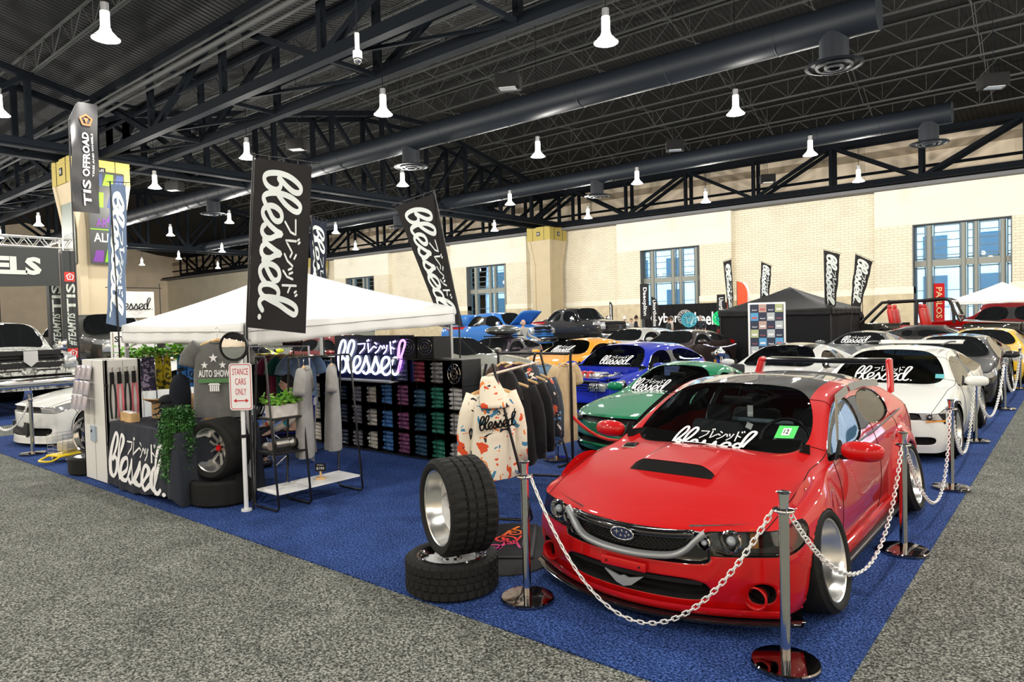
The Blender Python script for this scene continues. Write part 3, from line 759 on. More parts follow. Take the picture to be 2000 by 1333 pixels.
        for y in (2.14, 3.12):
            h = MB(); h.tube(crom([(s * .862, y - .085, .735), (s * .895, y - .05, .74), (s * .895, y + .05, .745), (s * .862, y + .085, .745)], 5), .013, 8); h.build('door_handle', red, root, True)
        # smoked window visors
        bd_ = bvh_of(sh['front_side_window'])
        vz = MB()
        for (ya, yb) in ((1.50, 2.34), (2.40, 3.30)):
            def vf(u, v, ya=ya, yb=yb):
                y = lerp(ya, yb, u); zt = keyf([(1.50, .93), (1.66, 1.03), (1.95, 1.185), (2.4, 1.225), (2.8, 1.225), (3.3, 1.19), (3.6, 1.14)])(y)
                xt = keyf([(.9, .79), (1.03, .735), (1.19, .655), (1.23, .635)])(zt)
                dz = -.004 if v == 0 else -.06 * v
                return V((s * (xt + .002 + .020 * v), y, zt + dz))
            vz.grid(vf, 16, 4)
        vz.build('window_visor', mat('smoked_plastic', (.02, .019, .018), .15, coat=.5), root, True)
        lm = MB(); lm.tube(crom([(s * .80, 1.42, .835), (s * .82, 1.9, .845), (s * .825, 2.7, .875), (s * .80, 3.5, .905)], 5), .008, 6); lm.build('belt_moulding', M_BLACK, root, True)
    # tall rear wing
    wg = MB()
    wg.grid(lambda u, v: V((lerp(-.60, .60, u), 3.98 + .24 * (.5 - .5 * math.cos(v * 2 * PI)) + .05 * (2 * u - 1) ** 2, 1.275 + .018 * math.sin(v * 2 * PI) + .035 * (.5 - .5 * math.cos(v * 2 * PI)))), 21, 15); wo = wg.build('rear_wing', M_GLOSSBLK, root, True)
    for s in (-1, 1):
        e = MB(); e.grid(lambda u, v: V((s * (lerp(.62, .66, u) + .028 * math.cos(v * 2 * PI)), lerp(4.04, 3.90, u) + .10 * math.sin(v * 2 * PI) * (1 - .3 * u), lerp(1.30, 1.00, u) + .02 * math.cos(v * 2 * PI))), 8, 13)
        e.sphere((s * .62, 4.04, 1.30), .03, 10, 8, (.95, 3.4, 1.0)); e.build('wing_endplate', red, wo, True)
    tgm = MB(); tgm.box((.03, 1.93, 1.02), (.045, .004, .09)); tgm.box((.02, 1.93, .90), (.05, .004, .05), rot=(0, .4, 0)); tgm.cyl((.03, 1.93, 1.06), (.0, 1.86, 1.15), .002, 4); tgm.build('hanging_tag', M_PRINT, root)
    wz = P['Ra'] - .06
    for s in (-1, 1):
        wheel(root, (s * .815, P['fo'], .305), s, -.17, .235, .305, .29, -.02, 'split', M_POLISH, M_SILVER, 64)
        wheel(root, (s * .81, P['ra'], .305), s, -.17, .235, .305, .29, -.03, 'split', M_POLISH, M_SILVER, 64)
    place(root, -2.08, 3.51)
    return root
# ---------------------------------------------------------------- the hall
LAMPX = [-.6 - 8.33 * k for k in range(-2, 10)]; LAMPY = [-9.9, -1.7, 6.5, 14.65, 22.8, 31.0, 39.2]
def hall_lights():
    for x in LAMPX:
        for y in LAMPY:
            if x < -52 and y < 6: continue
            l = bpy.data.lights.new('high_bay_light', 'POINT'); l.energy = LAMP_W; l.color = (1, .965, .90); l.shadow_soft_size = .20
            o = bpy.data.objects.new('high_bay_light', l); o.location = (x, y, 8.22); COL.objects.link(o)
LAMP_W = 900
hall_lights()
M_STEEL = mat('dark_painted_steel', (.006, .008, .011), .7, 0, spec=.06)
M_STEEL2 = mat('dark_joist_steel', (.075, .078, .077), .6, 0, spec=.2)
M_DUCT = mat('blue_grey_duct_metal', (.009, .012, .017), .5, .0, spec=.25)
M_BRICK = bricks('cream_block', (.90, .83, .66), (.85, .78, .61), (.42, .36, .26), .52, .178, (PI / 2, 0, 0), .008)
M_BRICKX = bricks('cream_block_side', (.62, .55, .42), (.58, .51, .38), (.36, .31, .23), .52, .178, (PI / 2, 0, PI / 2), .008)
M_CREAM = mat('smooth_cream_plaster', (.93, .89, .76), .8, noise=(.6, .03))
M_STONE = mat('tan_base_stone', (.68, .58, .40), .8, noise=(2.5, .12))
M_BEIGE = mat('beige_upper_wall', (.85, .72, .55), .85, noise=(.8, .05))
WY = 51.4
def struct(mb, name, m, smooth=False, **k):
    o = mb.build(name, m, None, smooth, **k); o['kind'] = 'structure'; return o
def hall():
    f = MB(); f.box((-46, 13.5, -.10), (144, 80, .18)); struct(f, 'floor', carpet('grey_carpet', (.015, .016, .014), (.115, .12, .105), (.38, .39, .345)))
    bc = carpet('blue_carpet_pile', (.003, .007, .032), (.017, .044, .165), (.085, .155, .42))
    for i, (x0, x1, y0, y1) in enumerate(((-14.5, -.876, 2.995, 30), (-60, -16.2, 3.3, 12.5), (2.6, 12, 3, 30))):
        m = MB(); m.box(((x0 + x1) / 2, (y0 + y1) / 2, -.008), (x1 - x0, y1 - y0, .014)); o = struct(m, 'blue_carpet_floor', bc); 
    # ---- back wall: brick recesses, projecting window bays with smooth band above
    bays = [(-70.6, -60.55), (-50.65, -40.6), (-30.7, -20.65), (-10.75, -.7), (9.2, 19.2)]
    rec = MB(); prev = -117
    for a, b in bays: rec.box(((prev + a) / 2, WY + .7, 6.45), (a - prev, .4, 6.5)); prev = b
    rec.box(((prev + 26) / 2, WY + .7, 6.45), (26 - prev, .4, 6.5)); struct(rec, 'wall_back', M_BRICK)
    bay = MB(); smooth = MB(); side = MB(); base = MB(); cap = MB()
    for a, b in bays:
        w0, w1 = a + 2.25, b - 2.6
        if a < -60: w0, w1 = a + 2.25, b - 2.6
        bay.box(((a + w0) / 2, WY + .35, 5.2), (w0 - a, .7, 4.2)); bay.box(((w1 + b) / 2, WY + .35, 5.2), (b - w1, .7, 4.2))
        smooth.box(((a + b) / 2, WY + .35, 8.5), (b - a, .7, 2.4)); smooth.box(((a + b) / 2, WY + .31, 9.42), (b - a + .08, .72, .10)); smooth.box(((a + b) / 2, WY + .31, 9.15), (b - a + .06, .70, .05))
        for xa, xb in ((a, w0), (w1, b)):
            base.box(((xa + xb) / 2, WY + .33, 1.42), (xb - xa + .04, .76, 2.84)); cap.box(((xa + xb) / 2, WY + .33, 3.06), (xb - xa + .06, .78, .44))
    struct(bay, 'wall_back_bay', M_BRICK); struct(smooth, 'wall_back_band', M_CREAM)
    prev = -117
    for a in [q[0] for q in bays] + [26]:
        base.box(((prev + a) / 2, WY + .68, 1.42), (a - prev, .46, 2.84)); cap.box(((prev + a) / 2, WY + .68, 3.02), (a - prev, .48, .38))
        prev = [q[1] for q in bays][[q[0] for q in bays].index(a)] if a != 26 else a
    struct(base, 'wall_back_base', M_STONE); struct(cap, 'trim_stone_course', M_CREAM)
    up = MB(); up.box((-45.5, WY + 1.7, 12.0), (144, .3, 4.7)); struct(up, 'wall_back_upper', M_BEIGE)
    led = MB(); led.box((-45.5, WY + .55, 9.82), (144, 2.3, .22)); struct(led, 'trim_ledge', mat('grey_soffit', (.20, .20, .21), .7))
    pipe = MB(); pipe.cyl((-117, WY - .25, 10.05), (26, WY - .25, 10.05), .11, 10); pipe.cyl((-117, WY + 1.45, 11.25), (26, WY + 1.45, 11.25), .10, 10); struct(pipe, 'trim_pipe_run', M_STEEL)
    band = MB(); band.box((-45.5, WY + 1.5, 12.45), (144, .12, .5)); struct(band, 'trim_upper_band', mat('tan_band', (.42, .34, .24), .8))
    # windows
    post = mat('window_post_grey', (.30, .31, .27), .5); fr = mat('window_frame_blue', (.10, .17, .21), .4)
    for k, (a, b) in enumerate(bays[:4]):
        w0, w1 = a + 2.25, b - 2.6; s0 = w0; y = WY + .55
        root = bpy.data.objects.new('window_%d' % (k + 1), None); COL.objects.link(root); root.location = (s0, y, 0); root['kind'] = 'structure'
        wd = w1 - w0
        g = MB(); g.box((wd / 2, .12, 4.0), (wd, .012, 6.4)); g.build('pane', M_PANE, root)
        fm = MB()
        cuts = [(.10, .60), (1.10, 2.52), (2.92, 3.22), (3.56, 4.55), (4.98, 5.20)]
        cuts = [(c / 5.2 * wd, d / 5.2 * wd) for c, d in cuts]
        for c, d in cuts:
            for x in (c, d): fm.box((x, .06, 4.0), (.07, .16, 6.4))
            for z in (5.25, 5.72, 6.22, 6.72): fm.box(((c + d) / 2, .06, z), (d - c, .08, .055))
            for z in (1.9, 3.0): fm.box(((c + d) / 2, .06, z), (d - c, .08, .05))
            for z in (.82, 4.45, 5.05, 7.18): fm.box(((c + d) / 2, .05, z), (d - c, .14, .09))
        fm.build('window_frame', fr, root)
        pm = MB()
        for (q, r) in ((.60, 1.10), (2.52, 2.92), (3.22, 3.56), (4.55, 4.98)):
            q, r = q / 5.2 * wd, r / 5.2 * wd; pm.cyl(((q + r) / 2, -.05, .8), ((q + r) / 2, -.05, 7.2), (r - q) * .36, 14)
        pm.build('window_post', post, root, True, 50)
        tr = MB(); tr.box((wd / 2, .02, 4.75), (wd, .22, .42)); tr.box((wd / 2, .0, .4), (wd, .5, .85)); tr.build('transom', post, root)
        rv = MB(); 
        for x in (.0, wd): rv.box((x, -.1, 4), (.06, .95, 6.6))
        rv.box((wd / 2, -.1, 7.27), (wd, .95, .06)); rv.build('window_reveal', mat('reveal_grey', (.16, .17, .17), .6), root)
    # street seen through the windows
    bl = MB(); bl.box((-30, 86, 8), (170, 2, 16)); o = bl.build('office_building', bricks('pale_facade', (.85, .86, .88), (.80, .82, .85), (.7, .7, .72), 1.2, .4, (PI / 2, 0, 0), .02)); tag(o, 'pale stone office building across the street outside the windows', 'building')
    for i in range(34):
        for z in (4.0, 8.2, 12.4):
            wq = MB(); wq.box((-112 + i * 5, 84.95, z), (2.2, .12, 2.6)); wq.build('window', mat('street_window', (.05, .12, .16), .2), o)
            if z == 4.0: ws = MB(); ws.box((-112 + i * 5, 84.9, 2.3), (3.2, .3, .25)); ws.build('sill', M_WHITE, o)
    gr = MB(); gr.box((-30, 68, -.1), (170, 32, .1)); struct(gr, 'street_ground', mat('street_asphalt', (.25, .25, .26), .9))
    # other walls
    ew = MB(); ew.box((-117.3, 13, 9), (.5, 80, 18)); struct(ew, 'wall_left', M_BEIGE)
    rw = MB(); rw.box((26.2, 13, 9), (.4, 80, 18)); struct(rw, 'wall_right', M_BEIGE)
    fw = MB(); fw.box((-45.5, -22.4, 7), (144, .4, 14)); struct(fw, 'wall_front', M_BEIGE)
    # partition with slatted clerestory behind the trucks on the far side
    pw = MB(); pw.box((-93, 9, 3.1), (.3, 22, 6.2)); struct(pw, 'wall_partition', mat('partition_beige', (.62, .50, .36), .85))
    pl = MB()
    for k in range(12): pl.box((-92.9, -1 + k * 2, 6.6), (.2, .15, .8))
    pl.box((-92.9, 9, 7.05), (.25, 22, .12)); struct(pl, 'trim_partition_rail', M_WHITE)
    # ---- roof deck: gables with ribs running down the slope
    dm, nt, b = new_mat('ribbed_roof_deck'); L = nt.links.new
    b.inputs['Base Color'].default_value = (.007, .0075, .008, 1); b.inputs['Roughness'].default_value = .7; b.inputs['Specular IOR Level'].default_value = .25
    tc = nt.nodes.new('ShaderNodeTexCoord'); wv = nt.nodes.new('ShaderNodeTexWave'); wv.inputs['Scale'].default_value = 1.15; wv.bands_direction = 'X'
    bp = nt.nodes.new('ShaderNodeBump'); bp.inputs['Strength'].default_value = 1; bp.inputs['Distance'].default_value = .09
    L(tc.outputs['Object'], wv.inputs['Vector']); L(wv.outputs[0], bp.inputs['Height']); L(bp.outputs[0], b.inputs['Normal'])
    d = MB(); prof = [(-22.5, 13.6), (-4, 17.5), (14.2, 13.6), (32.3, 17.5), (50.4, 13.9), (53.2, 13.6)]
    for (y0, z0), (y1, z1) in zip(prof, prof[1:]):
        d.add([(-118, y0, z0), (27, y0, z0), (27, y1, z1), (-118, y1, z1), (-118, y0, z0 + .2), (27, y0, z0 + .2), (27, y1, z1 + .2), (-118, y1, z1 + .2)], [(0, 1, 2, 3), (7, 6, 5, 4), (0, 4, 5, 1), (2, 6, 7, 3)])
    struct(d, 'ceiling', dm)
    roofz = keyf(prof)
    # open web joists along x
    n = 0
    for y in [-1.2, 1.7, 4.6, 7.5, 10.4, 16.6, 19.4, 22.2, 25.0, 27.8, 30.6, 33.6, 36.4, 39.2, 42.0, 44.8, 47.6]:
        z1 = roofz(y) - .08; z0 = z1 - 1.05; m = MB(); xa, xb = -76, 8
        if y < 8: xa = -40
        m.bar((xa, y, z1), (xb, y, z1), .10, .07); m.bar((xa, y - .05, z0), (xb, y - .05, z0), .045, .07); m.bar((xa, y + .05, z0), (xb, y + .05, z0), .045, .07)
        x = xa; k = 0; st = 1.1
        while x < xb - st:
            m.bar((x, y, z0 if k % 2 else z1), (x + st, y, z1 if k % 2 else z0), .03, .03)
            if k % 2 == 0 : m.bar((x + st, y, z0), (x + st, y, z1), .022, .022)
            x += st; k += 1
        struct(m, 'ceiling_joist', M_STEEL2)
    # bridging struts between joists
    m = MB()
    for x in range(-70, 8, 6):
        ys = [16.6, 19.4, 22.2, 25.0, 27.8, 30.6, 33.6, 36.4, 39.2, 42.0, 44.8, 47.6]
        for a, c in zip(ys, ys[1:]):
            m.bar((x, a, roofz(a) - 1.1), (x, c, roofz(c) - .1), .035); m.bar((x + .1, a, roofz(a) - .1), (x + .1, c, roofz(c) - 1.1), .035)
    struct(m, 'ceiling_bridging', M_STEEL2)
    # trusses across (along y) in pairs, level lower chord, pitched top chord
    def ytruss(x, ya, yb, n):
        m = MB(); ys = [ya + (yb - ya) * i / n for i in range(n + 1)]
        for dx in (-1.0, 1.0):
            X = x + dx
            m.bar((X, ya, 10.15), (X, yb, 10.15), .30, .34); m.bar((X, ya, 9.93), (X, yb, 9.93), .45, .06)
            top = [(X, y, roofz(y) - 1.35) for y in ys]
            for p, q in zip(top, top[1:]): m.bar(p, q, .28, .30)
            for i, y in enumerate(ys):
                m.bar((X, y, 10.1), top[i], .24, .24)
                if i < n:
                    if i < n / 2: m.bar(top[i], (X, ys[i + 1], 10.1), .20, .22)
                    else: m.bar((X, y, 10.1), top[i + 1], .20, .22)
        for i, y in enumerate(ys): m.bar((x - 1, y, 10.15), (x + 1, y, 10.15), .14); m.bar((x - 1, y, roofz(y) - 1.35), (x + 1, y, roofz(y) - 1.35), .14)
        for i in range(n): m.bar((x - 1, ys[i], 10.15), (x + 1, ys[i + 1], 10.15), .10)
        struct(m, 'ceiling_truss', M_STEEL)
    for x in (-36.8, -73.0): ytruss(x, 14.2, 50.2, 9)
    ytruss(-36.8, -22, 14.2, 9)
    def xtruss(y, xa, xb, n, ztop, dys):
        m = MB(); xs = [xa + (xb - xa) * i / n for i in range(n + 1)]
        for dy in dys:
            Y = y + dy
            m.bar((xa, Y, 10.12), (xb, Y, 10.12), .30, .36); m.bar((xa, Y, ztop), (xb, Y, ztop), .30, .30)
            for i, x in enumerate(xs):
                m.bar((x, Y, 10.1), (x, Y, ztop), .22, .22)
                if i < n:
                    if i % 2: m.bar((x, Y, 10.1), (xs[i + 1], Y, ztop), .20, .22)
                    else: m.bar((x, Y, ztop), (xs[i + 1], Y, 10.1), .20, .22)
            m.bar((xa, Y, 11.2), (xb, Y, 11.2), .07, .10) if len(dys) > 1 else None
        if len(dys) > 1:
            for x in xs: m.bar((x, y + dys[0], 10.12), (x, y + dys[1], 10.12), .14); m.bar((x, y + dys[0], ztop), (x, y + dys[1], ztop), .14)
            for i in range(n): m.bar((xs[i], y + dys[0], 10.12), (xs[i + 1], y + dys[1], 10.12), .10)
        struct(m, 'ceiling_truss', M_STEEL)
    xtruss(14.2, -73, 0, 12, 12.9, (-1.1, 1.1)); xtruss(50.0, -108, 8, 22, 12.9, (0,)); xtruss(51.0, -108, 8, 22, 12.9, (0,))
    pp = MB()
    for (y, z, r) in ((12.2, 11.6, .10), (12.6, 11.6, .06), (15.8, 10.9, .10), (12.7, 12.3, .05), (17.8, 12.0, .07)): pp.cyl((-73, y, z), (6, y, z), r, 10)
    struct(pp, 'trim_sprinkler_pipes', M_STEEL2, smooth=True, ang=50)
    # columns
    for i, (cx, cyy) in enumerate(((-37.3, 50.3), (-37.3, 13.1), (-73.4, 50.3), (-73.4, 13.1), (.4, 51.2))):
        root = bpy.data.objects.new('column', None); COL.objects.link(root); root.location = (cx, cyy, 0); root['kind'] = 'structure'
        m = MB(); pr = [(1.0, 0), (1.0, 6.6), (1.28, 8.8)]
        for (h0, z0), (h1, z1) in zip(pr, pr[1:]):
            for sx, sy in ((1, 1), (1, -1), (-1, 1), (-1, -1)):     # corner piers with recessed faces between
                a0, a1 = h0 - .34, h1 - .34
                m.add([(sx * a, sy * bb, z) for z, aa, hh in ((z0, a0, h0), (z1, a1, h1)) for a, bb in ((aa, aa), (hh, aa), (hh, hh), (aa, hh))], [(0, 1, 5, 4), (1, 2, 6, 5), (2, 3, 7, 6), (3, 0, 4, 7)])
            m.add([(sx * (h - .07), sy * (h - .07), z) for z, h in ((z0, h0), (z1, h1)) for sx, sy in ((1, 1), (-1, 1), (-1, -1), (1, -1))], [(0, 1, 5, 4), (1, 2, 6, 5), (2, 3, 7, 6), (3, 0, 4, 7)])
        m.build('shaft', mat('column_tan', (.56, .47, .32), .8, noise=(1.5, .04)), root, fix=True)
        c = MB(); c.box((0, 0, 9.38), (2.56, 2.56, 1.18)); c.box((0, 0, 9.72), (2.60, 2.60, .03)); co = c.build('capital', mat('column_cap_yellow', (.46, .37, .11), .7), root)
        for fx, fy, fn in ((0, -1, ((1, 0, 0), (0, 0, 1))), (1, 0, ((0, 1, 0), (0, 0, 1)))):
            s = MB(); s.box((fx * 1.30, fy * 1.30, 9.36), (.36 if fy else .02, .36 if fx else .02, .36)); so = s.build('number_plate', M_BLACK, co)
            t = MB(); fr_ = plane_fr((fx * 1.315 - (.12 if fy else 0), fy * 1.315 - (.12 if fx else 0), 9.25), fn[0], fn[1], None, 1, .004)
            text(t, 'H5', fr_, 0, 0, .24, .22, .01); t.build('plate_lettering', M_PRINT, so)
            j = MB()
            for q in (-.62, .62): j.box((fx * 1.29 + (q if fy else 0), fy * 1.29 + (q if fx else 0), 9.38), (.02, .02, 1.18))
            j.build('cap_joint', M_BLACK, co)
    # ducts with round diffusers
    for (y, r, xa, xb, drops, lab) in ((21.85, .51, -75, -4.4, (-5.6, -23.9, -42.4, -60.8), 'thick blue-grey round air duct under the roof, nearer of the two'), (36.0, .47, -75, -4.4, (-5.3, -22.8, -41, -59), 'thinner round air duct beside the far lamp row, close to the window wall')):
        root = thing('air_duct', lab, 'duct', (xa, y, 10.2 if y < 30 else 10.42))
        m = MB(); m.cyl((0, 0, 0), (xb - xa, 0, 0), r, 40); m.build('duct_pipe', M_DUCT, root, True, 50)
        k = MB(); x = 1.2; i = 0
        while x < xb - xa: k.lathe([(r + .002, -.02), (r + .016, 0), (r + .002, .02)], (x, 0, 0), 40, 'X'); x += (1.5 if x < 45 else 3.6)
        k.build('duct_seams', M_DUCT, root, True)
        for dx in drops:
            q = dx - xa; dd = MB(); dd.cyl((q, 0, -.3), (q, 0, -1.15), .40, 28); dd.build('diffuser_drum', M_DUCT, root, True, 50)
            e = MB(); e.lathe([(.42, -1.12), (.78, -1.18), (.80, -1.22), (.72, -1.24), (.70, -1.20), (.52, -1.20), (.50, -1.27), (.44, -1.27), (.42, -1.22), (.28, -1.22), (.26, -1.30), (.20, -1.30), (.18, -1.24), (0.01, -1.24)], (q, 0, 0), 32); e.build('diffuser_rings', M_DUCT, root, True, 40)
    # pendant lamps
    bell = emis('lamp_glow', (1, .98, .90), 7.0); bell.cycles.emission_sampling = 'NONE'
    rib = emis('lamp_ribs_glow', (1, .98, .88), 3.0); rib.cycles.emission_sampling = 'NONE'
    root = thing('pendant_lamp', 'x', 'lamp')
    m = MB(); m.lathe([(.02, .62), (.10, .60), (.105, .25), (.13, .16), (.22, .06), (.29, 0), (.28, -.02), (.20, .0), (.01, .02)], (0, 0, 8.5), 28); m.build('glass_bell', bell, root, True)
    m = MB(); m.cyl((0, 0, 9.10), (0, 0, 9.3), .09, 14); m.lathe([(.29, 8.50), (.30, 8.50), (.30, 8.48), (.29, 8.48)], (0, 0, 0), 28); m.build('ballast_cap', M_SILVER, root, True, 40)
    m = MB(); m.cyl((0, 0, 9.3), (0, 0, 13.55), .012, 6); m.cyl((.28, 0, 8.5), (.30, 0, 12), .006, 4); m.build('hanging_cable', M_STEEL, root)
    first = True; cab = {}
    rows = {6.5: 'nearest row', 14.65: 'second row', 22.8: 'third row, beside the thick duct', 31.0: 'fourth row', 39.2: 'last row before the window wall'}
    ordn = ['first', 'second', 'third', 'fourth', 'fifth', 'sixth', 'seventh', 'eighth', 'ninth', 'tenth', 'eleventh', 'twelfth']
    for y, rn in rows.items():
        k = 0
        for x in LAMPX:
            # only the ones the photograph could show
            d = Vector((x, y, 8.6)) - Vector((0, 0, 1.8)); cc = R3.transposed() @ d
            if cc.z > -1: continue
            u = 1000 + 1345 * cc.x / -cc.z; v = 666 - 1345 * cc.y / -cc.z
            if not (-60 < u < 2060 and -60 < v): continue
            o = root if first else copy_tree(root); first = False
            hc = [c for c in o.children if c.name.startswith('hanging_cable')][0]; hc.location.z = 0; hc.scale.z = 1
            if y not in cab: cq = MB(); cq.cyl((0, 0, 9.3), (0, 0, roofz(y) - .02), .012, 6); cq.cyl((.28, 0, 8.5), (.30, 0, 12), .006, 4); tmp = cq.build('hanging_cable', M_STEEL, None); cab[y] = tmp.data; bpy.data.objects.remove(tmp)
            hc.data = cab[y]
            o.location = (x, y, 0); o['label'] = 'glowing bell-shaped ceiling lamp, %s, %s along from the aisle end' % (rn, ordn[k]); k += 1
            o['group'] = 'high bay ceiling lamps'
    # boxes hanging under the roof and a camera dome
    bx = None
    for i, (x, y, z, rz, lab) in enumerate(((-13.4, 16.3, 9.0, .5, 'black boxy loudspeaker hanging between the nearer lamps'), (-2.2, 27.0, 9.0, .5, 'black loudspeaker hanging beyond the thick duct end'), (-13.3, 27.2, 9.0, .5, 'black loudspeaker hanging over the far duct'), (-24.1, 16.0, 9.0, .5, 'black loudspeaker hanging above the big dark banner'), (-35.5, 16.3, 9.0, .5, 'black loudspeaker hanging beside the column with posters'), (-13.0, 37.5, 9.0, .5, 'small black loudspeaker hanging in front of the upper beige wall'))):
        r_ = thing('loudspeaker', lab, 'loudspeaker', (x, y, z), rz, 'hanging loudspeakers')
        m = MB(); m.rbox((0, 0, 0), (.75, .55, .42), .03); m.build('cabinet', M_MATTE, r_, True, 40); m = MB(); m.box((0, -.1, -.22), (.5, .3, .02)); m.build('horn_grille', M_SILVER, r_); m = MB(); m.cyl((0, 0, .2), (0, 0, roofz(y) - z), .01, 5); m.build('hanging_cable', M_STEEL, r_)
    r_ = thing('security_camera', 'small white dome camera hanging on a rod from the roof', 'camera', (-12.1, 9.6, 7.54))
    m = MB(); m.cyl((0, 0, .15), (0, 0, .55), .05, 12); m.cyl((0, 0, .0), (0, 0, .16), .10, 16); m.build('housing', M_WHITEPL, r_, True, 40)
    m = MB(); m.sphere((0, 0, -.02), .09, 14, 10); m.build('dome', M_CHROME, r_, True); m = MB(); m.cyl((0, 0, .55), (0, 0, roofz(9.6) - 7.56), .015, 6); m.build('rod', M_STEEL, r_)
hall()
# ---------------------------------------------------------------- the other cars
def quick_car(label, col, x, y, rz=0, glassm=None, roofm=None, decal=None, sub=2, wst='mesh', wmat=None, inside=True, rr=.21, rt=.30, cam_=-.09, name='parked_car', cat='car', tr=.02, gaps=False, spm=None, **kw):
    root = thing(name, label, cat); P = std_car(**kw); P['gaps'] = gaps
    g = glassm or M_TINT
    lens = mat('clear_lamp', (.35, .36, .37), .08, .2, coat=1)
    sh = car_shell(P, root, dict(body=col, roof=roofm or col, windshield_frame=col, grille=M_BLACK, air_intake=M_MATTE, headlight=lens, windshield=g, front_side_window=g, rear_side_window=g, rear_window=g,
                                 pillar_trim=M_BLACK, tail_light=mat('tail_red', (.3, .0, .0), .1)), sub)
    if inside: car_inside(P, root, detail=(g is M_GLASS), seat=kw.get('seat'))
    else: car_inside(P, root, detail=False)
    for s in (-1, 1):
        door_mirror(P, root, col, s)
        for wy in (P['fo'], P['ra']): wheel(root, (s * (P['W'] - .10 - tr), wy, rt), s, cam_, rr, rt, .24, .03, wst, wmat, spm, 28)
    if decal: decal_on(root, sh['windshield'], decal[0], P['zcowl'] + decal[2], decal[1], .033, hgt=.56, lift=.006)
    root.location = (x, y, 0); root.rotation_euler = (0, 0, rz)
    return root, P, sh
def other_cars():
    green = mat('green_car_paint', (.004, .20, .085), .5, 0, coat=1, spec=.15)
    r, P, sh = quick_car('green two-seat coupe with a white script sticker, parked beside the red hatchback', green, -4.48, 7.25, 0, M_GLASS, None, (-.28, .62, -.02), 2, gaps=True,
        L=3.95, W=.83, wb=2.27, fo=.80, zf=.56, zcowl=.76, ycowl=1.38, yroof=1.93, zroof=1.11, wr=.50, ybp=2.35, yroofend=2.75, yglass=3.15, ztail=.80, Ra=.31, kn=.42, kind='x', doors=2, z0=.13, zbelt0=.69, zbelt1=.74, hoodcrown=.04, nosep=[.0, -.02, -.03, -.02, -.01, 0])
    for s in (-1, 1):
        m = MB(); m.sphere((s * .66, .22, .50), .10, 16, 10, (.9, .5, .62)); hl = m.build('headlamp', mat('lamp_glass', (.06, .07, .07), .04, .3, coat=1), r, True)
        headlamp_guts(hl, (s * .66, .175, .50), .038)
    m = MB(); m.tube(crom([(-.42, -.03, .24, 0)[:3], (0, -.05, .215), (.42, -.03, .24)], 6), .02, 6); m.build('intake_lip', green, r, True)
    m = MB(); m.rbox((-.15, 1.98, 1.0), (.24, .01, .16), .01); m.build('hanging_card', mat('card_blue', (.12, .16, .35), .6), r)
    # blue hatchback, hood off
    blue = mat('blue_car_paint', (.004, .022, .42), .5, 0, coat=1, spec=.15)
    r, P, sh = quick_car('bright blue boxy hatchback with its hood removed showing the engine bay', blue, -6.68, 9.55, 0, M_GLASS, None, (.10, .60, .04), 2,
        L=4.0, W=.845, wb=2.47, fo=.80, zf=.74, zcowl=.90, ycowl=1.15, yroof=1.70, zroof=1.30, wr=.58, ybp=2.35, yroofend=3.30, yglass=3.75, ztail=.92, Ra=.33, kn=.14, doors=2, z0=.14, zbelt0=.84, zbelt1=.92, hoodcrown=.02, nosep=[-.02, -.04, -.03, -.01, .01, 0])
    hd = sh.pop('hood'); m_ = hd.data; bpy.data.objects.remove(hd)
    ft = MB(); ft.box((0, .62, .62), (1.36, 1.0, .04)); ft.box((0, 1.10, .76), (1.4, .03, .30)); eb = ft.build('engine_bay', blue, r)
    m = MB(); m.rbox((.02, .62, .76), (.55, .42, .16), .04); m.build('engine_block', M_SILVER, eb, True, 40)
    m = MB()
    for k in range(4): m.tube(crom([(-.2 + k * .12, .50, .84), (-.2 + k * .12, .36, .86), (-.2 + k * .12, .30, .76)], 4), .025, 8)
    m.build('intake_runner', mat('runner_red', (.45, .03, .02), .3, .4), eb, True)
    m = MB(); m.cyl((.45, .85, .66), (.45, .85, .84), .08, 14); m.sphere((-.42, .8, .80), .08, 12, 8); m.cyl((-.45, .45, .78), (-.2, .45, .82), .05, 12); m.rbox((.48, .45, .76), (.2, .26, .16), .02); m.build('engine_fittings', M_CHROME, eb, True, 40)
    m = MB(); m.box((0, .10, .775), (1.30, .10, .03)); 
    for s in (-1, 1): m.box((s * .66, .6, .80), (.09, 1.0, .03))
    m.build('slam_panel', blue, r)
    for s in (-1, 1):
        m = MB(); m.rbox((s * .53, .035, .645), (.30, .07, .145), .035, rot=(0, 0, s * .12)); hl = m.build('headlamp', mat('lamp_clear', (.5, .52, .53), .06, .5, coat=1), r, True, 40)
        headlamp_guts(hl, (s * .56, -.015, .645), .05); headlamp_guts(hl, (s * .44, -.02, .645), .035)
    gm = MB()
    for k in range(3): gm.box((0, .0, .60 + k * .045), (.74, .03, .016))
    gm.build('grille_slats', blue, r)
    bd = MB(); c = V((0, -.035, .645)); bd.tube([c + V((.055 * math.cos(a), 0, .055 * math.sin(a))) for a in [k * PI / 12 for k in range(24)]], .006, 6, True)
    for a, b in (((-.024, .045), (0, -.002)), ((0, -.002), (.024, .045)), ((-.046, .012), (-.022, -.04)), ((-.022, -.04), (0, .004)), ((0, .004), (.022, -.04)), ((.022, -.04), (.046, .012))): bd.bar(c + V((a[0], 0, a[1])), c + V((b[0], 0, b[1])), .007)
    bd.build('badge', M_CHROME, r)
    yel = mat('yellow_car_paint', (.72, .30, .008), .5, 0, coat=1, spec=.15)
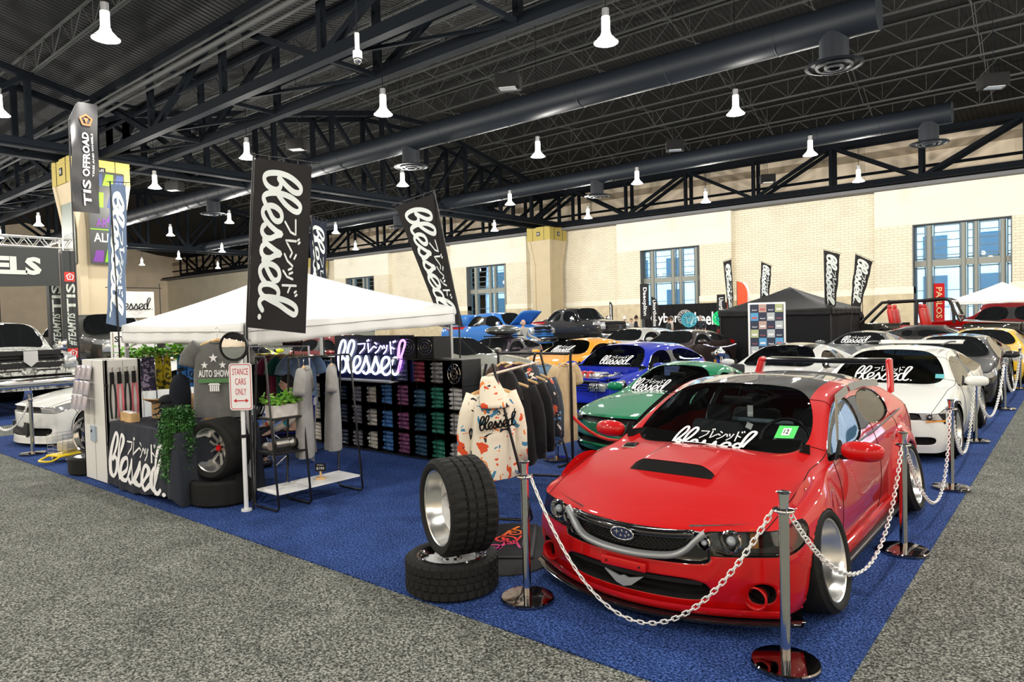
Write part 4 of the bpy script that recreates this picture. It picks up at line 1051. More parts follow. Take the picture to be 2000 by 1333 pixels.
    quick_car('golden yellow coupe behind the boxy blue hatchback', yel, -10.35, 13.1, 0, M_TINT, None, (-.1, .62, .03), 2, L=4.25, W=.90, wb=2.57, fo=.82, zf=.66, zcowl=.90, ycowl=1.30, yroof=2.0, zroof=1.25, wr=.54, ybp=2.7, yroofend=3.3, yglass=3.85, ztail=.9, Ra=.34, kn=.35, kind='x', doors=2, z0=.13)
    brown = mat('dark_brown_paint', (.022, .012, .010), .5, 0, coat=1, spec=.15)
    quick_car('glossy dark brown four-door sedan next to the motorcycle', brown, -9.65, 17.6, 0, M_DARKGLASS, None, None, 2, wst='blade', spn=5 if False else None or 5) if False else quick_car('glossy dark brown four-door sedan beyond the boxy blue hatchback', brown, -9.65, 17.6, 0, M_DARKGLASS, None, None, 2,
        L=4.85, W=.92, wb=2.8, fo=.9, zf=.72, zcowl=.98, ycowl=1.30, yroof=2.1, zroof=1.34, wr=.56, ybp=2.75, yroofend=3.7, yglass=4.2, ztail=1.0, Ra=.35, kn=.3, z0=.14)
    quick_car('silver station wagon with a dark sunroof beyond the yellow coupe', mat('silver_car_paint', (.42, .42, .40), .5, 0, coat=1, spec=.15), -12.0, 18.9, 0, M_DARKGLASS, None, None, 2,
        L=4.6, W=.89, wb=2.7, fo=.88, zf=.75, zcowl=1.02, ycowl=1.2, yroof=1.9, zroof=1.40, wr=.57, ybp=2.6, yroofend=3.9, yglass=4.4, ztail=1.0, Ra=.34, z0=.15)
    # small black car under a roof box
    r, P, sh = quick_car('low purple-black hatchback carrying a long grey roof box', mat('purple_black_paint', (.020, .010, .022), .5, 0, coat=1, spec=.15), -13.9, 14.6, .25, M_DARKGLASS, None, None, 2,
        L=4.2, W=.87, wb=2.5, fo=.85, zf=.62, zcowl=.88, ycowl=1.2, yroof=1.9, zroof=1.26, wr=.55, ybp=2.6, yroofend=3.4, yglass=4.0, ztail=.9, Ra=.33, z0=.12)
    bx = thing('roof_box', 'long glossy grey luggage box strapped on the low purple-black hatchback', 'roof box', (-14.45, 17.0, 1.26), .25)
    m = MB(); m.grid(lambda u, v: V((.42 * math.cos(v * 2 * PI) * (math.sin(min(1, u * 1.0) * PI) ** .35), -.95 + 1.9 * u, .20 + .17 * math.sin(v * 2 * PI) * (math.sin(u * PI) ** .4))), 17, 17)
    m.build('lid', mat('roof_box_grey', (.10, .11, .10), .2, .2, coat=1), bx, True)
    m = MB()
    for yy in (-.4, .45): m.box((0, yy, .02), (1.0, .05, .04))
    m.build('crossbar', M_BLACK, bx)
    # white hatchback on the right with gold-tinted glass
    gold = glass('gold_tinted_glass', (.42, .34, .12), .10)
    white = mat('white_car_paint', (.74, .75, .71), .5, 0, coat=1, spec=.15)
    r, P, sh = quick_car('white hatchback with amber tinted glass behind the red hatchback', white, -2.06, 9.0, 0, M_GLASS, None, (-.05, .68, .02), 3, 'disc', gaps=True,
        L=4.37, W=.91, wb=2.64, fo=.92, zf=.60, zcowl=.83, ycowl=1.30, yroof=2.02, zroof=1.26, wr=.57, ybp=2.75, yroofend=3.7, yglass=4.1, ztail=.9, Ra=.35, kn=.30, z0=.12, zbelt0=.79, zbelt1=.88)
    for n, o in sh.items():
        pass
    for o in r.children:
        if 'window' in o.name: o.data.materials[0] = gold
        if o.name.startswith('windshield') and 'frame' not in o.name and 'sticker' not in o.name: o.data.materials[0] = glass('amber_windshield', (.50, .48, .28), .08)
    for s in (-1, 1):
        m = MB(); m.grid(lambda u, v: V((s * lerp(.46, .84, u), .03 + .30 * (lerp(.46, .84, u) / .86) ** 2, lerp(.52 - .06 * (u > .75), .57 + .015 * u, v))), 9, 4); hl = m.build('headlamp', mat('lamp_dark', (.03, .03, .032), .3, .5), r, True)
        headlamp_guts(hl, (s * .70, .20, .545), .032)
        m = MB(); m.bar((s * .66, .17, .49), (s * .84, .30, .50), .02, .014); m.build('turn_signal', mat('amber', (.9, .32, .02), .25, coat=1), hl)
        m = MB(); m.tube(crom([(s * .52, 2.3, 1.285), (s * .54, 3.0, 1.305), (s * .53, 3.7, 1.28)], 5), .014, 6); m.build('roof_rail', M_BLACK, r, True)
    m = MB(); m.grid(lambda u, v: V((lerp(-.6, .6, u), 3.95 + .3 * v, 1.25 + .035 * v + .02 * math.sin(v * 3))), 8, 5); m.build('roof_spoiler', white, r, True, solid=.02)
    m = MB(); m.box((.62, 1.50, .915), (.10, .006, .06), rot=(-.5, 0, 0)); m.build('toll_sticker', mat('sticker_teal', (.1, .45, .5), .5), r)
    whb = mat('pearl_white_paint', (.62, .62, .60), .5, 0, coat=1, spec=.15)
    quick_car('pale coupe with a black roof seen over the black rear wing', whb, -4.35, 11.4, 0, M_GLASS, M_GLOSSBLK, None, 2, L=4.24, W=.89, wb=2.57, fo=.85, zf=.60, zcowl=.84, ycowl=1.35, yroof=2.05, zroof=1.20, wr=.54, ybp=2.7, yroofend=3.2, yglass=3.9, ztail=.86, Ra=.34, kind='x', doors=2, z0=.12)
    quick_car('metallic grey sports coupe in front of the black tent', mat('grey_car_paint', (.14, .15, .155), .5, 0, coat=1, spec=.15), -4.75, 19.0, 0, M_DARKGLASS, None, (-.1, .7, .02), 2, L=4.4, W=.93, wb=2.5, fo=.88, zf=.62, zcowl=.90, ycowl=1.5, yroof=2.2, zroof=1.22, wr=.52, ybp=2.8, yroofend=3.2, yglass=3.9, ztail=.9, Ra=.35, kind='x', doors=2, z0=.13)
    quick_car('black sedan behind the white hatchback on the aisle side', mat('black_car_paint', (.012, .012, .013), .5, 0, coat=1, spec=.15), -2.05, 14.45, 0, M_DARKGLASS, None, None, 2, 'blade', L=4.7, W=.91, wb=2.75, fo=.9, zf=.66, zcowl=.88, ycowl=1.35, yroof=2.1, zroof=1.26, wr=.55, ybp=2.8, yroofend=3.8, yglass=4.3, ztail=.95, Ra=.35, z0=.12)
    quick_car('yellow sports car behind the black sedan on the aisle side', mat('bright_yellow_paint', (.80, .48, .01), .5, 0, coat=1, spec=.15), -1.95, 19.3, 0, M_DARKGLASS, None, None, 2, 'blade', L=4.5, W=.95, wb=2.7, fo=.9, zf=.66, zcowl=.90, ycowl=1.4, yroof=2.1, zroof=1.26, wr=.58, ybp=2.8, yroofend=3.3, yglass=4.0, ztail=.92, Ra=.35, kind='x', doors=2, z0=.12)
    quick_car('matte black muscle car parked in front of the open black jeep', mat('matte_black_paint', (.012, .012, .012), .5), -.95, 24.85, PI / 2, M_DARKGLASS, None, None, 2, L=4.8, W=.95, wb=2.8, fo=.9, zf=.8, zcowl=.98, ycowl=1.6, yroof=2.3, zroof=1.30, wr=.55, ybp=3.0, yroofend=3.4, yglass=4.2, ztail=1.0, Ra=.36, kind='x', doors=2)
    # white sports car on the far left of the booth
    r, P, sh = quick_car('white low sports car behind the little yellow shopping cart', white, -13.05, 3.36, 0, M_TINT, None, None, 2, 'mesh', gaps=True, L=4.24, W=.88, wb=2.57, fo=.86, zf=.64, zcowl=.86, ycowl=1.35, yroof=2.05, zroof=1.20, wr=.54, ybp=2.7, yroofend=3.2, yglass=3.9, ztail=.86, Ra=.34, kn=.32, kind='x', doors=2, z0=.06, nosep=[-.04, -.02, .02, .0, .0, 0])
    m = MB(); m.prism([(-.36, .16), (.36, .16), (.44, .28), (.38, .38), (-.38, .38), (-.44, .28)], lambda u, v, w: V((u, -.02 + .32 * (u / .8) ** 2 - w, v)), .02); m.build('honeycomb_grille', M_BLACK, r)
    # silver wagon behind the shelves, side-on
    suv = mat('grey_green_paint', (.20, .21, .17), .5, 0, coat=1, spec=.15)
    quick_car('grey long-roof wagon standing side-on behind the cube shelves', suv, -9.2, 11.6, PI / 2 + .06, M_DARKGLASS, None, None, 2, L=5.0, W=.93, wb=3.0, fo=.9, zf=.85, zcowl=1.05, ycowl=1.3, yroof=1.9, zroof=1.44, wr=.66, ybp=2.7, yroofend=4.4, yglass=4.85, ztail=1.05, Ra=.36, z0=.2)
    # trucks
    def pickup(lab, col, x, y, rz, s=1., lift=.0, bed=True, glassm=None, hood_open=False):
        root, P, sh = quick_car(lab, col, x, y, rz, glassm or M_DARKGLASS, None, None, 2, 'mesh', None, False, .26, .42, 0, 'pickup_truck', 'truck', 0,
            L=5.9 if bed else 4.9, W=1.0, wb=3.65 if bed else 2.9, fo=.98, zf=1.28 + lift, zcowl=1.42 + lift, ycowl=1.45, yroof=2.0, zroof=1.98 + lift, wr=.72, ybp=2.85, yroofend=3.75 if bed else 4.3, yglass=3.95 if bed else 4.75, ztail=1.36 + lift,
            Ra=.50, kn=.10, z0=.50 + lift, zbelt0=1.30 + lift, zbelt1=1.33 + lift, hoodcrown=.03, nosep=[-.08, -.08, -.01, -.01, -.01, 0])
        for o in root.children:
            if o.name.startswith('wheel'):
                pass
        m = MB()
        for k in range(5): m.box((0, .02, .92 + lift + k * .07), (1.15, .05, .03))
        m.box((0, -.02, 1.06 + lift), (1.25, .06, .06)); m.build('grille_bars', M_CHROME if not lift else M_BLACK, root)
        for sd in (-1, 1):
            m = MB(); m.rbox((sd * .78, .05, 1.06 + lift), (.26, .10, .26), .04); m.build('headlamp', mat('lamp_clear', (.5, .52, .53), .06, .5, coat=1), root, True, 40)
            m = MB(); m.rbox((sd * 1.17, 1.75, 1.42 + lift), (.2, .12, .26), .04); m.build('tow_mirror', M_CHROME, root, True, 40)
        m = MB(); m.rbox((0, -.06, .66 + lift), (1.9, .2, .22), .06); m.build('bumper_bar', M_CHROME, root, True, 40)
        return root, P, sh
    pb = mat('light_blue_truck_paint', (.03, .16, .50), .5, 0, coat=1, spec=.15)
    r, P, sh = pickup('light blue lifted crew-cab pickup truck with its hood raised', pb, -19.0, 25.2, PI / 2, lift=.18)
    m = MB(); m.grid(lambda u, v: V((lerp(-.74, .74, u), 1.38 - .75 * v, 1.52 + .62 * v + .04 * math.sin(u * PI))), 8, 6); m.build('raised_hood', pb, r, True, solid=.05)
    m = MB(); fr = plane_fr((1.01, 5.6, 1.65), (0, -1, 0), (0, 0, 1), (1, 0, 0)); m.box((1.0, 4.75, 1.88), (.02, 1.5, .40)); tp = m.build('bed_cap_window', M_DARKGLASS, r)
    m = MB(); m.rbox((0, 4.85, 1.84), (1.9, 1.9, .5), .12); m.build('bed_cap', pb, r, True, 40)
    m = MB(); text(m, 'Gear', plane_fr((1.02, 5.0, 1.90), (0, -1, 0), (0, 0, 1), (1, 0, 0), 1, .01), 0, 0, .34, .12, .01); text(m, 'Customs', plane_fr((1.02, 5.08, 1.74), (0, -1, 0), (0, 0, 1), (1, 0, 0), 1, .01), 0, 0, .5, .12, .01); m.build('window_lettering', M_PRINT, tp)
    pickup('glossy black lifted crew-cab pickup truck in front of the striped column', mat('black_car_paint', (.012, .012, .013), .5, 0, coat=1, spec=.15), -16.6, 27.6, PI / 2 - .25, lift=.32)
    pickup('dark olive off-road truck behind the hashtag post', mat('olive_truck_paint', (.045, .045, .035), .5, 0, coat=1, spec=.15), -19.2, 7.75, PI / 2, lift=.30, bed=False)
    pickup('dark red pickup truck beyond the open black jeep', mat('dark_red_paint', (.16, .004, .006), .5, 0, coat=1, spec=.15), 1.0, 29.75, PI / 2, lift=.0)
    cm, nt, b = new_mat('metallic_camouflage_wrap'); tc = nt.nodes.new('ShaderNodeTexCoord'); n = nt.nodes.new('ShaderNodeTexNoise'); n.inputs['Scale'].default_value = 7; n.inputs['Detail'].default_value = 5; n.inputs['Distortion'].default_value = 1.5
    nt.links.new(tc.outputs['Object'], n.inputs['Vector']); rr_ = ramp(nt, n.outputs[0], [(.40, (.10, .11, .10)), (.47, (.35, .36, .33)), (.53, (.75, .76, .72)), (.62, (.50, .51, .47))]); nt.links.new(rr_.outputs[0], b.inputs['Base Color']); b.inputs['Roughness'].default_value = .45; b.inputs['Metallic'].default_value = .15
    r, P, sh = pickup('lifted pickup truck wrapped in silvery camouflage under the sign gantry', cm, -17.3, 4.72, PI / 2 + .0, lift=.06)
    m = MB()
    for z in (1.10, 1.36): m.box((0, -.06, z), (1.16, .04, .10))
    m.build('honeycomb_insert', M_BLACK, r)
    m = MB(); m.prism([(-.13, .16), (.13, .16), (.13, -.06), (0, -.18), (-.13, -.06)], lambda u, v, w: V((u, -.10 - w, 1.24 + v)), .03); m.build('shield_emblem', M_SILVER, r)
    # cars glimpsed under the tent
    quick_car('acid yellow wedge supercar glimpsed beneath the tent valance', mat('acid_yellow_paint', (.62, .70, .01), .5, 0, coat=1, spec=.15), -17.2, 10.6, PI / 2 + .1, M_DARKGLASS, None, None, 2, L=4.6, W=.98, wb=2.65, fo=.9, zf=.72, zcowl=1.02, ycowl=1.1, yroof=1.9, zroof=1.40, wr=.55, ybp=2.6, yroofend=3.0, yglass=4.0, ztail=1.15, Ra=.36, kind='x', doors=2)
    quick_car('dark red car behind the neon sign', mat('dark_red_paint', (.16, .004, .006), .5, 0, coat=1, spec=.15), -14.6, 12.4, PI / 2 - .1, M_DARKGLASS, None, None, 2, L=4.6, W=.9, wb=2.7, fo=.9, zf=.85, zcowl=1.0, ycowl=1.2, yroof=1.9, zroof=1.5, wr=.58, ybp=2.6, yroofend=3.8, yglass=4.3, ztail=1.0, Ra=.35)
def jeep():
    """black open off-roader with red seats, side-on, front toward +x; local front at -y then turned"""
    root = thing('open_jeep', 'black doorless jeep with red seats and a roll cage beyond the parked cars', 'car', (-1.3, 27.3, 0), PI / 2); root.scale = (1.10, 1.10, 1.10)
    blk = mat('jeep_black_paint', (.02, .02, .015), .5, 0, coat=1, spec=.15); red = mat('red_leather', (.55, .02, .015), .4)
    m = MB(); m.rbox((0, 2.9, .82), (1.55, 2.5, .22), .05); m.rbox((0, 3.75, 1.02), (1.5, .9, .40), .06)
    for s in (-1, 1): m.rbox((s * .76, 3.7, 1.0), (.06, 1.1, .44), .02); m.rbox((s * .76, 2.55, .82), (.06, 1.4, .20), .02)
    m.build('body_tub', blk, root, True, 40)
    m = MB(); m.grid(lambda u, v: V((lerp(-.66, .66, u) * (1 - .12 * (1 - v)), lerp(.12, 1.55, v), 1.16 + .09 * v + .05 * math.sin(u * PI))), 10, 8); m.rbox((0, .86, .98), (1.2, 1.4, .38), .05); m.build('hood', blk, root, True, 40)
    m = MB(); m.rbox((0, .12, 1.0), (1.2, .08, .40), .04); g = m.build('grille_panel', blk, root, True, 40)
    m = MB()
    for k in range(7): m.rbox(((k - 3) * .09, .07, 1.02), (.045, .02, .28), .01)
    m.build('grille_slot', M_MATTE, g, True, 40)
    m = MB()
    for s in (-1, 1): m.cyl((s * .46, .09, 1.05), (s * .46, .03, 1.05), .09, 16)
    m.build('round_headlamp', M_CHROME, g, True, 40)
    for s in (-1, 1):
        for y in (.55, 3.55):
            f = MB(); f.grid(lambda u, v: V((s * lerp(.70, 1.0, v), y + .55 * math.cos(lerp(PI * .95, .05, u)), .66 + .42 * math.sin(lerp(PI * .95, .05, u)))), 13, 3); f.build('fender_flare', M_BLACK, root, True, solid=.03)
            wheel(root, (s * .86, y, .46), s, 0, .24, .46, .30, .04, 'mesh', M_BLACK, None, 32, 'blocks')
    m = MB(); m.rbox((0, 1.66, 1.42), (1.45, .05, .06), .02); 
    for s in (-1, 1): m.bar((s * .70, 1.60, 1.24), (s * .64, 1.86, 1.86), .07, .05)
    m.bar((-.66, 1.86, 1.86), (.66, 1.86, 1.86), .08, .06); m.build('windshield_surround', blk, root)
    m = MB(); m.grid(lambda u, v: V((lerp(-.66, .66, u), lerp(1.62, 1.85, v), lerp(1.26, 1.84, v))), 2, 2); m.build('windshield', M_GLASS, root)
    m = MB()
    for s in (-1, 1):
        m.tube(crom([(s * .70, 1.75, 1.2), (s * .66, 1.88, 1.88), (s * .66, 2.6, 1.90), (s * .66, 3.55, 1.88), (s * .67, 3.75, 1.80), (s * .70, 4.3, 1.22)], 4), .045, 8); m.tube([(s * .72, 2.75, .8), (s * .66, 2.72, 1.92)], .05, 8)
    for y in (2.0, 2.72, 3.5): m.tube([(-.66, y, 1.91), (.66, y, 1.91)], .04, 8)
    m.build('roll_cage', M_BLACK, root, True, 60)
    for y, xs in ((2.35, (-.38, .38)), (3.2, (-.38, .38))):
        for x in xs:
            m = MB(); m.rbox((x, y, 1.05), (.48, .5, .16), .05); m.rbox((x, y + .26, 1.38), (.48, .14, .60), .06, rot=(-.15, 0, 0)); m.rbox((x, y + .32, 1.72), (.26, .10, .16), .04); m.build('seat', red, root, True, 50)
    m = MB()
    for s in (-1, 1): m.rbox((s * .80, 2.1, .74), (.05, .8, .10), .02)
    m.build('door_bar', red, root, True, 40)
    t = MB(); t.T = Matrix.Translation((0, 4.55, 1.18)) @ Matrix.Rotation(PI / 2, 4, 'Z'); tire_mesh(t, .24, .44, .28, 36, 'blocks'); sp = t.build('spare_tire', M_TREAD, root, True, 40)
    for s in (-.5, .5):
        m = MB(); m.cyl((s, 4.5, 1.0), (s, 4.5, 2.15), .012, 6); m.build('whip_aerial', M_BLACK, root)
    m = MB(); m.rbox((0, -.1, .72), (1.6, .18, .18), .04); m.build('winch_bumper', M_BLACK, root, True, 40)
red_car_first = None
# ---------------------------------------------------------------- stanchions and chains
def stanchion():
    r = thing('stanchion', 'x', 'stanchion')
    m = MB(); m.lathe([(0.0, .0), (.165, 0), (.17, .004), (.17, .018), (.165, .026), (.03, .034), (.0, .034)], (0, 0, 0), 48); m.build('base', mat('dark_chrome', (.30, .29, .30), .06, 1), r, True, 30)
    m = MB(); m.cyl((0, 0, .03), (0, 0, .80), .026, 28); m.build('post', mat('brushed_chrome', (.72, .72, .70), .10, 1), r, True, 40)
    m = MB(); m.lathe([(.026, .78), (.054, .795), (.056, .80), (.054, .806), (.026, .812), (.024, .84), (.030, .885), (.036, .892), (.030, .896), (0.0, .894)], (0, 0, 0), 32); m.build('collar', M_CHROME, r, True, 30)
    return r
ST = [(-2.745, 3.40, 'chrome stanchion beside the red hatchback at the tire stack side'), (-1.167, 3.53, 'chrome stanchion in front of the red hatchback headlight'), (-1.025, 5.74, 'chrome stanchion beside the red hatchback rear door'), (-1.01, 8.03, 'chrome stanchion at the white hatchback front corner'),
      (-1.11, 11.05, 'chrome stanchion beside the white hatchback rear wheel'), (-1.056, 14.8, 'chrome stanchion beside the black sedan'), (-1.05, 18.6, 'chrome stanchion beside the yellow sports car'),
      (-11.90, 3.24, 'chrome stanchion in front of the white low sports car'), (-5.15, 7.05, 'chrome stanchion in front of the green coupe holding a red rope'), (-3.35, 6.75, 'chrome stanchion seen through the red hatchback windshield')]
def chain(a, b, low, label, n=None, link=.036, extra=None):
    a, b = V(a), V(b); N = 60; pts = []
    for i in range(N + 1):
        t = i / N; p = a.lerp(b, t); p.z -= (lerp(a.z, b.z, .5) - low) * 4 * t * (1 - t); p += (extra or V((0, 0, 0))) * 4 * t * (1 - t); pts.append(p)
    # walk along
    m = MB(); d = 0; k = 0; total = sum((pts[i + 1] - pts[i]).length for i in range(N)); cnt = int(total / link); step = total / cnt
    i = 0; acc = 0
    for k in range(cnt):
        s = (k + .5) * step
        while acc + (pts[i + 1] - pts[i]).length < s and i < N - 1: acc += (pts[i + 1] - pts[i]).length; i += 1
        t = (pts[i + 1] - pts[i]).normalized(); c = pts[i] + t * (s - acc)
        sd = t.cross(V((0, 0, 1))).normalized() if abs(t.z) < .97 else V((1, 0, 0)); up = sd.cross(t)
        w_ = sd if k % 2 else up; w_ = (w_ + (up if k % 2 else sd) * .35).normalized(); hl = link * .68; hw = link * .36; ring = []
        for q in range(10):
            an = q * PI / 5; ring.append(c + t * (math.cos(an) * hl * .55 + (hl * .38 if math.cos(an) > 0 else -hl * .38)) + w_ * math.sin(an) * hw)
        m.tube(ring, link * .115, 5, True)
    o = m.build('chain', M_WHITEPL, None, True); return tag(o, label, 'chain')
def barriers():
    first = stanchion()
    for i, (x, y, lab) in enumerate(ST):
        o = first if i == 0 else copy_tree(first); o.location = (x, y, 0); o['label'] = lab; o['group'] = 'chrome stanchions'
        if i == 7: o['label'] = lab
    def at(i, z=.795, dx=0, dy=0): return (ST[i][0] + dx, ST[i][1] + dy, z)
    chain(at(0, .79, .055), at(1, .79, -.055), .06, 'white plastic chain hanging in front of the red hatchback bumper', extra=V((0, -.05, 0)))
    chain(at(1, .79, 0, .055), at(2, .79, 0, -.055), .20, 'white plastic chain hanging past the red hatchback front wheel', extra=V((.06, 0, 0)))
    chain(at(2, .79, 0, .055), at(3, .79, 0, -.055), .14, 'white plastic chain hanging past the red hatchback rear wheel', extra=V((.05, 0, 0)))
    chain(at(3, .79, 0, .055), at(4, .79, 0, -.055), .12, 'white plastic chain beside the white hatchback', link=.042)
    chain(at(4, .79, 0, .055), at(5, .79, 0, -.055), .12, 'white plastic chain beside the black sedan front wheel', link=.05)
    chain(at(5, .79, 0, .055), at(6, .79, 0, -.055), .15, 'white plastic chain beside the yellow sports car, last in the line', link=.06)
    chain(at(7, .79, -.055), (-14.6, 3.22, .80), .25, 'white plastic chain hanging left of the white low sports car', link=.05)
    m = MB(); a = V(at(8, .78, .05)); b = V(at(9, .78, -.05)); m.tube([a.lerp(b, t / 20) - V((0, 0, .42 * 4 * t / 20 * (1 - t / 20))) for t in range(21)], .020, 10)
    o = m.build('barrier_rope', mat('red_velour', (.65, .02, .012), .6, sheen=.3), None, True); tag(o, 'red velour rope hanging in front of the green coupe', 'rope')

def stacks():
    def lone(lab, loc, rz, lying, wd=.235, Rt=.31, Rr=.235, style='disc', face=-.045, spn=5, tread='blocks', rimmat=None, spm=None, cap=None, tilt=0, grp=None):
        r = thing('wheel', lab, 'wheel', loc, rz)
        if lying: r.rotation_euler = (0, -PI / 2, rz)
        else: r.rotation_euler = (0, tilt, rz)
        r['group'] = grp or 'show wheels on tires'
        rimmat = rimmat or M_POLISH
        m = MB(); tire_mesh(m, Rr, Rt, wd, 64, tread); m.build('tire', M_TREAD, r, True, 40)
        if rimmat != 0:
            m = MB(); rim_barrel(m, Rr, wd, face, 64); m.build('rim', rimmat, r, True, 40)
            m = MB(); spokes(m, Rr, face, style, spn); m.build('spokes', spm or rimmat, r, True, 35)
            m = MB()
            for k in range(5): a = k * 2 * PI / 5 + .3; m.cyl((face + .015, .045 * math.cos(a), .045 * math.sin(a)), (face + .022, .045 * math.cos(a), .045 * math.sin(a)), .011, 10)
            m.build('lug_hole', M_MATTE, r)
            if cap: m = MB(); m.cyl((face, 0, 0), (face + .035, 0, 0), .035, 18, .028); m.build('centre_cap', cap, r, True, 40)
        return r
    wsp = mat('white_wheel_paint', (.66, .67, .66), .35)
    lone('black tire lying flat with silver-edged black fan wheel, under the upright show wheel', (-3.30, 3.28, .118), .4, True, .235, .315, .23, 'blade', .06, 18, 'blocks', M_GLOSSBLK, mat('white_blade', (.70, .72, .73), .3))
    lone('upright deep-dish polished wheel with white centre standing on a flat tire', (-3.25, 3.30, .235 + .325), math.radians(-113), False, .33, .325, .245, 'disc', .015, 5, 'blocks', None, wsp)
    lone('black tire lying flat beside the stance sign pole', (-6.86, 3.52, .13), .3, True, .255, .315, .235, 'split', .0, 5, 'plain', M_POLISH, M_SILVER)
    lone('upright polished five-spoke wheel with a red centre cap beside the sign pole', (-6.84, 3.50, .255 + .305), math.radians(-74), False, .33, .305, .222, 'split', .0, 5, 'plain', M_POLISH, mat('spoke_silver', (.62, .61, .57), .3, .8), mat('red_cap', (.6, .01, .01), .3))
    lone('black tire lying flat behind the white display stand', (-9.72, 3.32, .11), 0, True, .22, .30, .225, 'split', .0, 5, 'plain', M_POLISH)
    r = thing('bare_rim', 'big chrome bare rim standing on the tire behind the white display stand', 'wheel', (-9.72, 3.34, .22 + .255), math.radians(-55))
    m = MB(); rim_barrel(m, .24, .22, .0, 48); m.build('barrel', M_CHROME, r, True, 40); m = MB(); spokes(m, .24, .02, 'mesh', 8); m.build('spokes', M_CHROME, r, True, 35)

# ---------------------------------------------------------------- banners
def banner(lab, TL, TR, BL, BR, pole, cloth, amp=.012, nm='flag_banner', logo_on=True, grp=None, cat='banner', lw=.041, ph=0, base=None, wave=None, mar=(.07, .93), back=False):
    TL, TR, BL, BR = map(V, (TL, TR, BL, BR)); root = thing(nm, lab, cat, (pole[0][0], pole[0][1], pole[0][2]), 0, grp)
    off = V(root.location); n = (TR - TL).cross(BL - TL).normalized()
    if n.dot(V((0, 0, 1.8)) - TL) < 0: n = -n
    def S(s, t):
        p = TL.lerp(TR, s).lerp(BL.lerp(BR, s), t)
        wv = amp * (math.sin(t * 9 + s * 4 + ph) + .6 * math.sin(t * 21 + s * 9 + ph * 2)) + (wave(s, t) if wave else 0)
        return p + n * wv - off
    m = MB(); m.grid(lambda u, v: S(u, v), 26, 60); c = m.build('cloth', cloth, root, True)
    if logo_on:
        m = MB(); logo(m, lambda u, v, w=0: S(min(1, .14 + (v + .02) / .46 * .70), lerp(mar[0], mar[1], u / 1.02)) + n * (.004 + w * .4), lw, True, 5)
        m.build('lettering', mat('banner_print', (.72, .78, .77), .75), c)
        if back:
            m = MB(); logo(m, lambda u, v, w=0: S(min(1, .14 + (v + .02) / .46 * .70), lerp(mar[0], mar[1], u / 1.02)) - n * (.004 + w * .4), lw, True, 5); m.build('lettering_reverse', mat('banner_print', (.72, .78, .77), .75), c)
    m = MB(); m.tube([V(p) - off for p in pole], .011, 8); m.build('pole', M_BLKMETAL, root, True, 60)
    m = MB(); q = [V(TL) + (TL - TR).normalized() * .05 - off + V((0, 0, .03)), V(TR) + (TR - TL).normalized() * .07 - off + V((0, 0, .04))]; m.tube(q, .006, 6)
    for k in range(5): p = S(k / 4, 0); m.tube([p, p + V((0, 0, .035))], .004, 4)
    m.build('top_rod', M_BLKMETAL, root)
    return root, S, n, c
def rayp(u, v, y=None, x=None):
    d = R3 @ V(((u - 1000) / 1345, -(v - 666.5) / 1345, -1)); t = (y / d.y) if y is not None else (x / d.x); return V((0, 0, 1.8)) + d * t
def onground(u, v, z=0):
    d = R3 @ V(((u - 1000) / 1345, -(v - 666.5) / 1345, -1)); t = (z - 1.8) / d.z; return V((0, 0, 1.8)) + d * t
def depthp(u, v, dep):
    return V((0, 0, 1.8)) + (R3 @ V(((u - 1000) / 1345, -(v - 666.5) / 1345, -1))) * dep

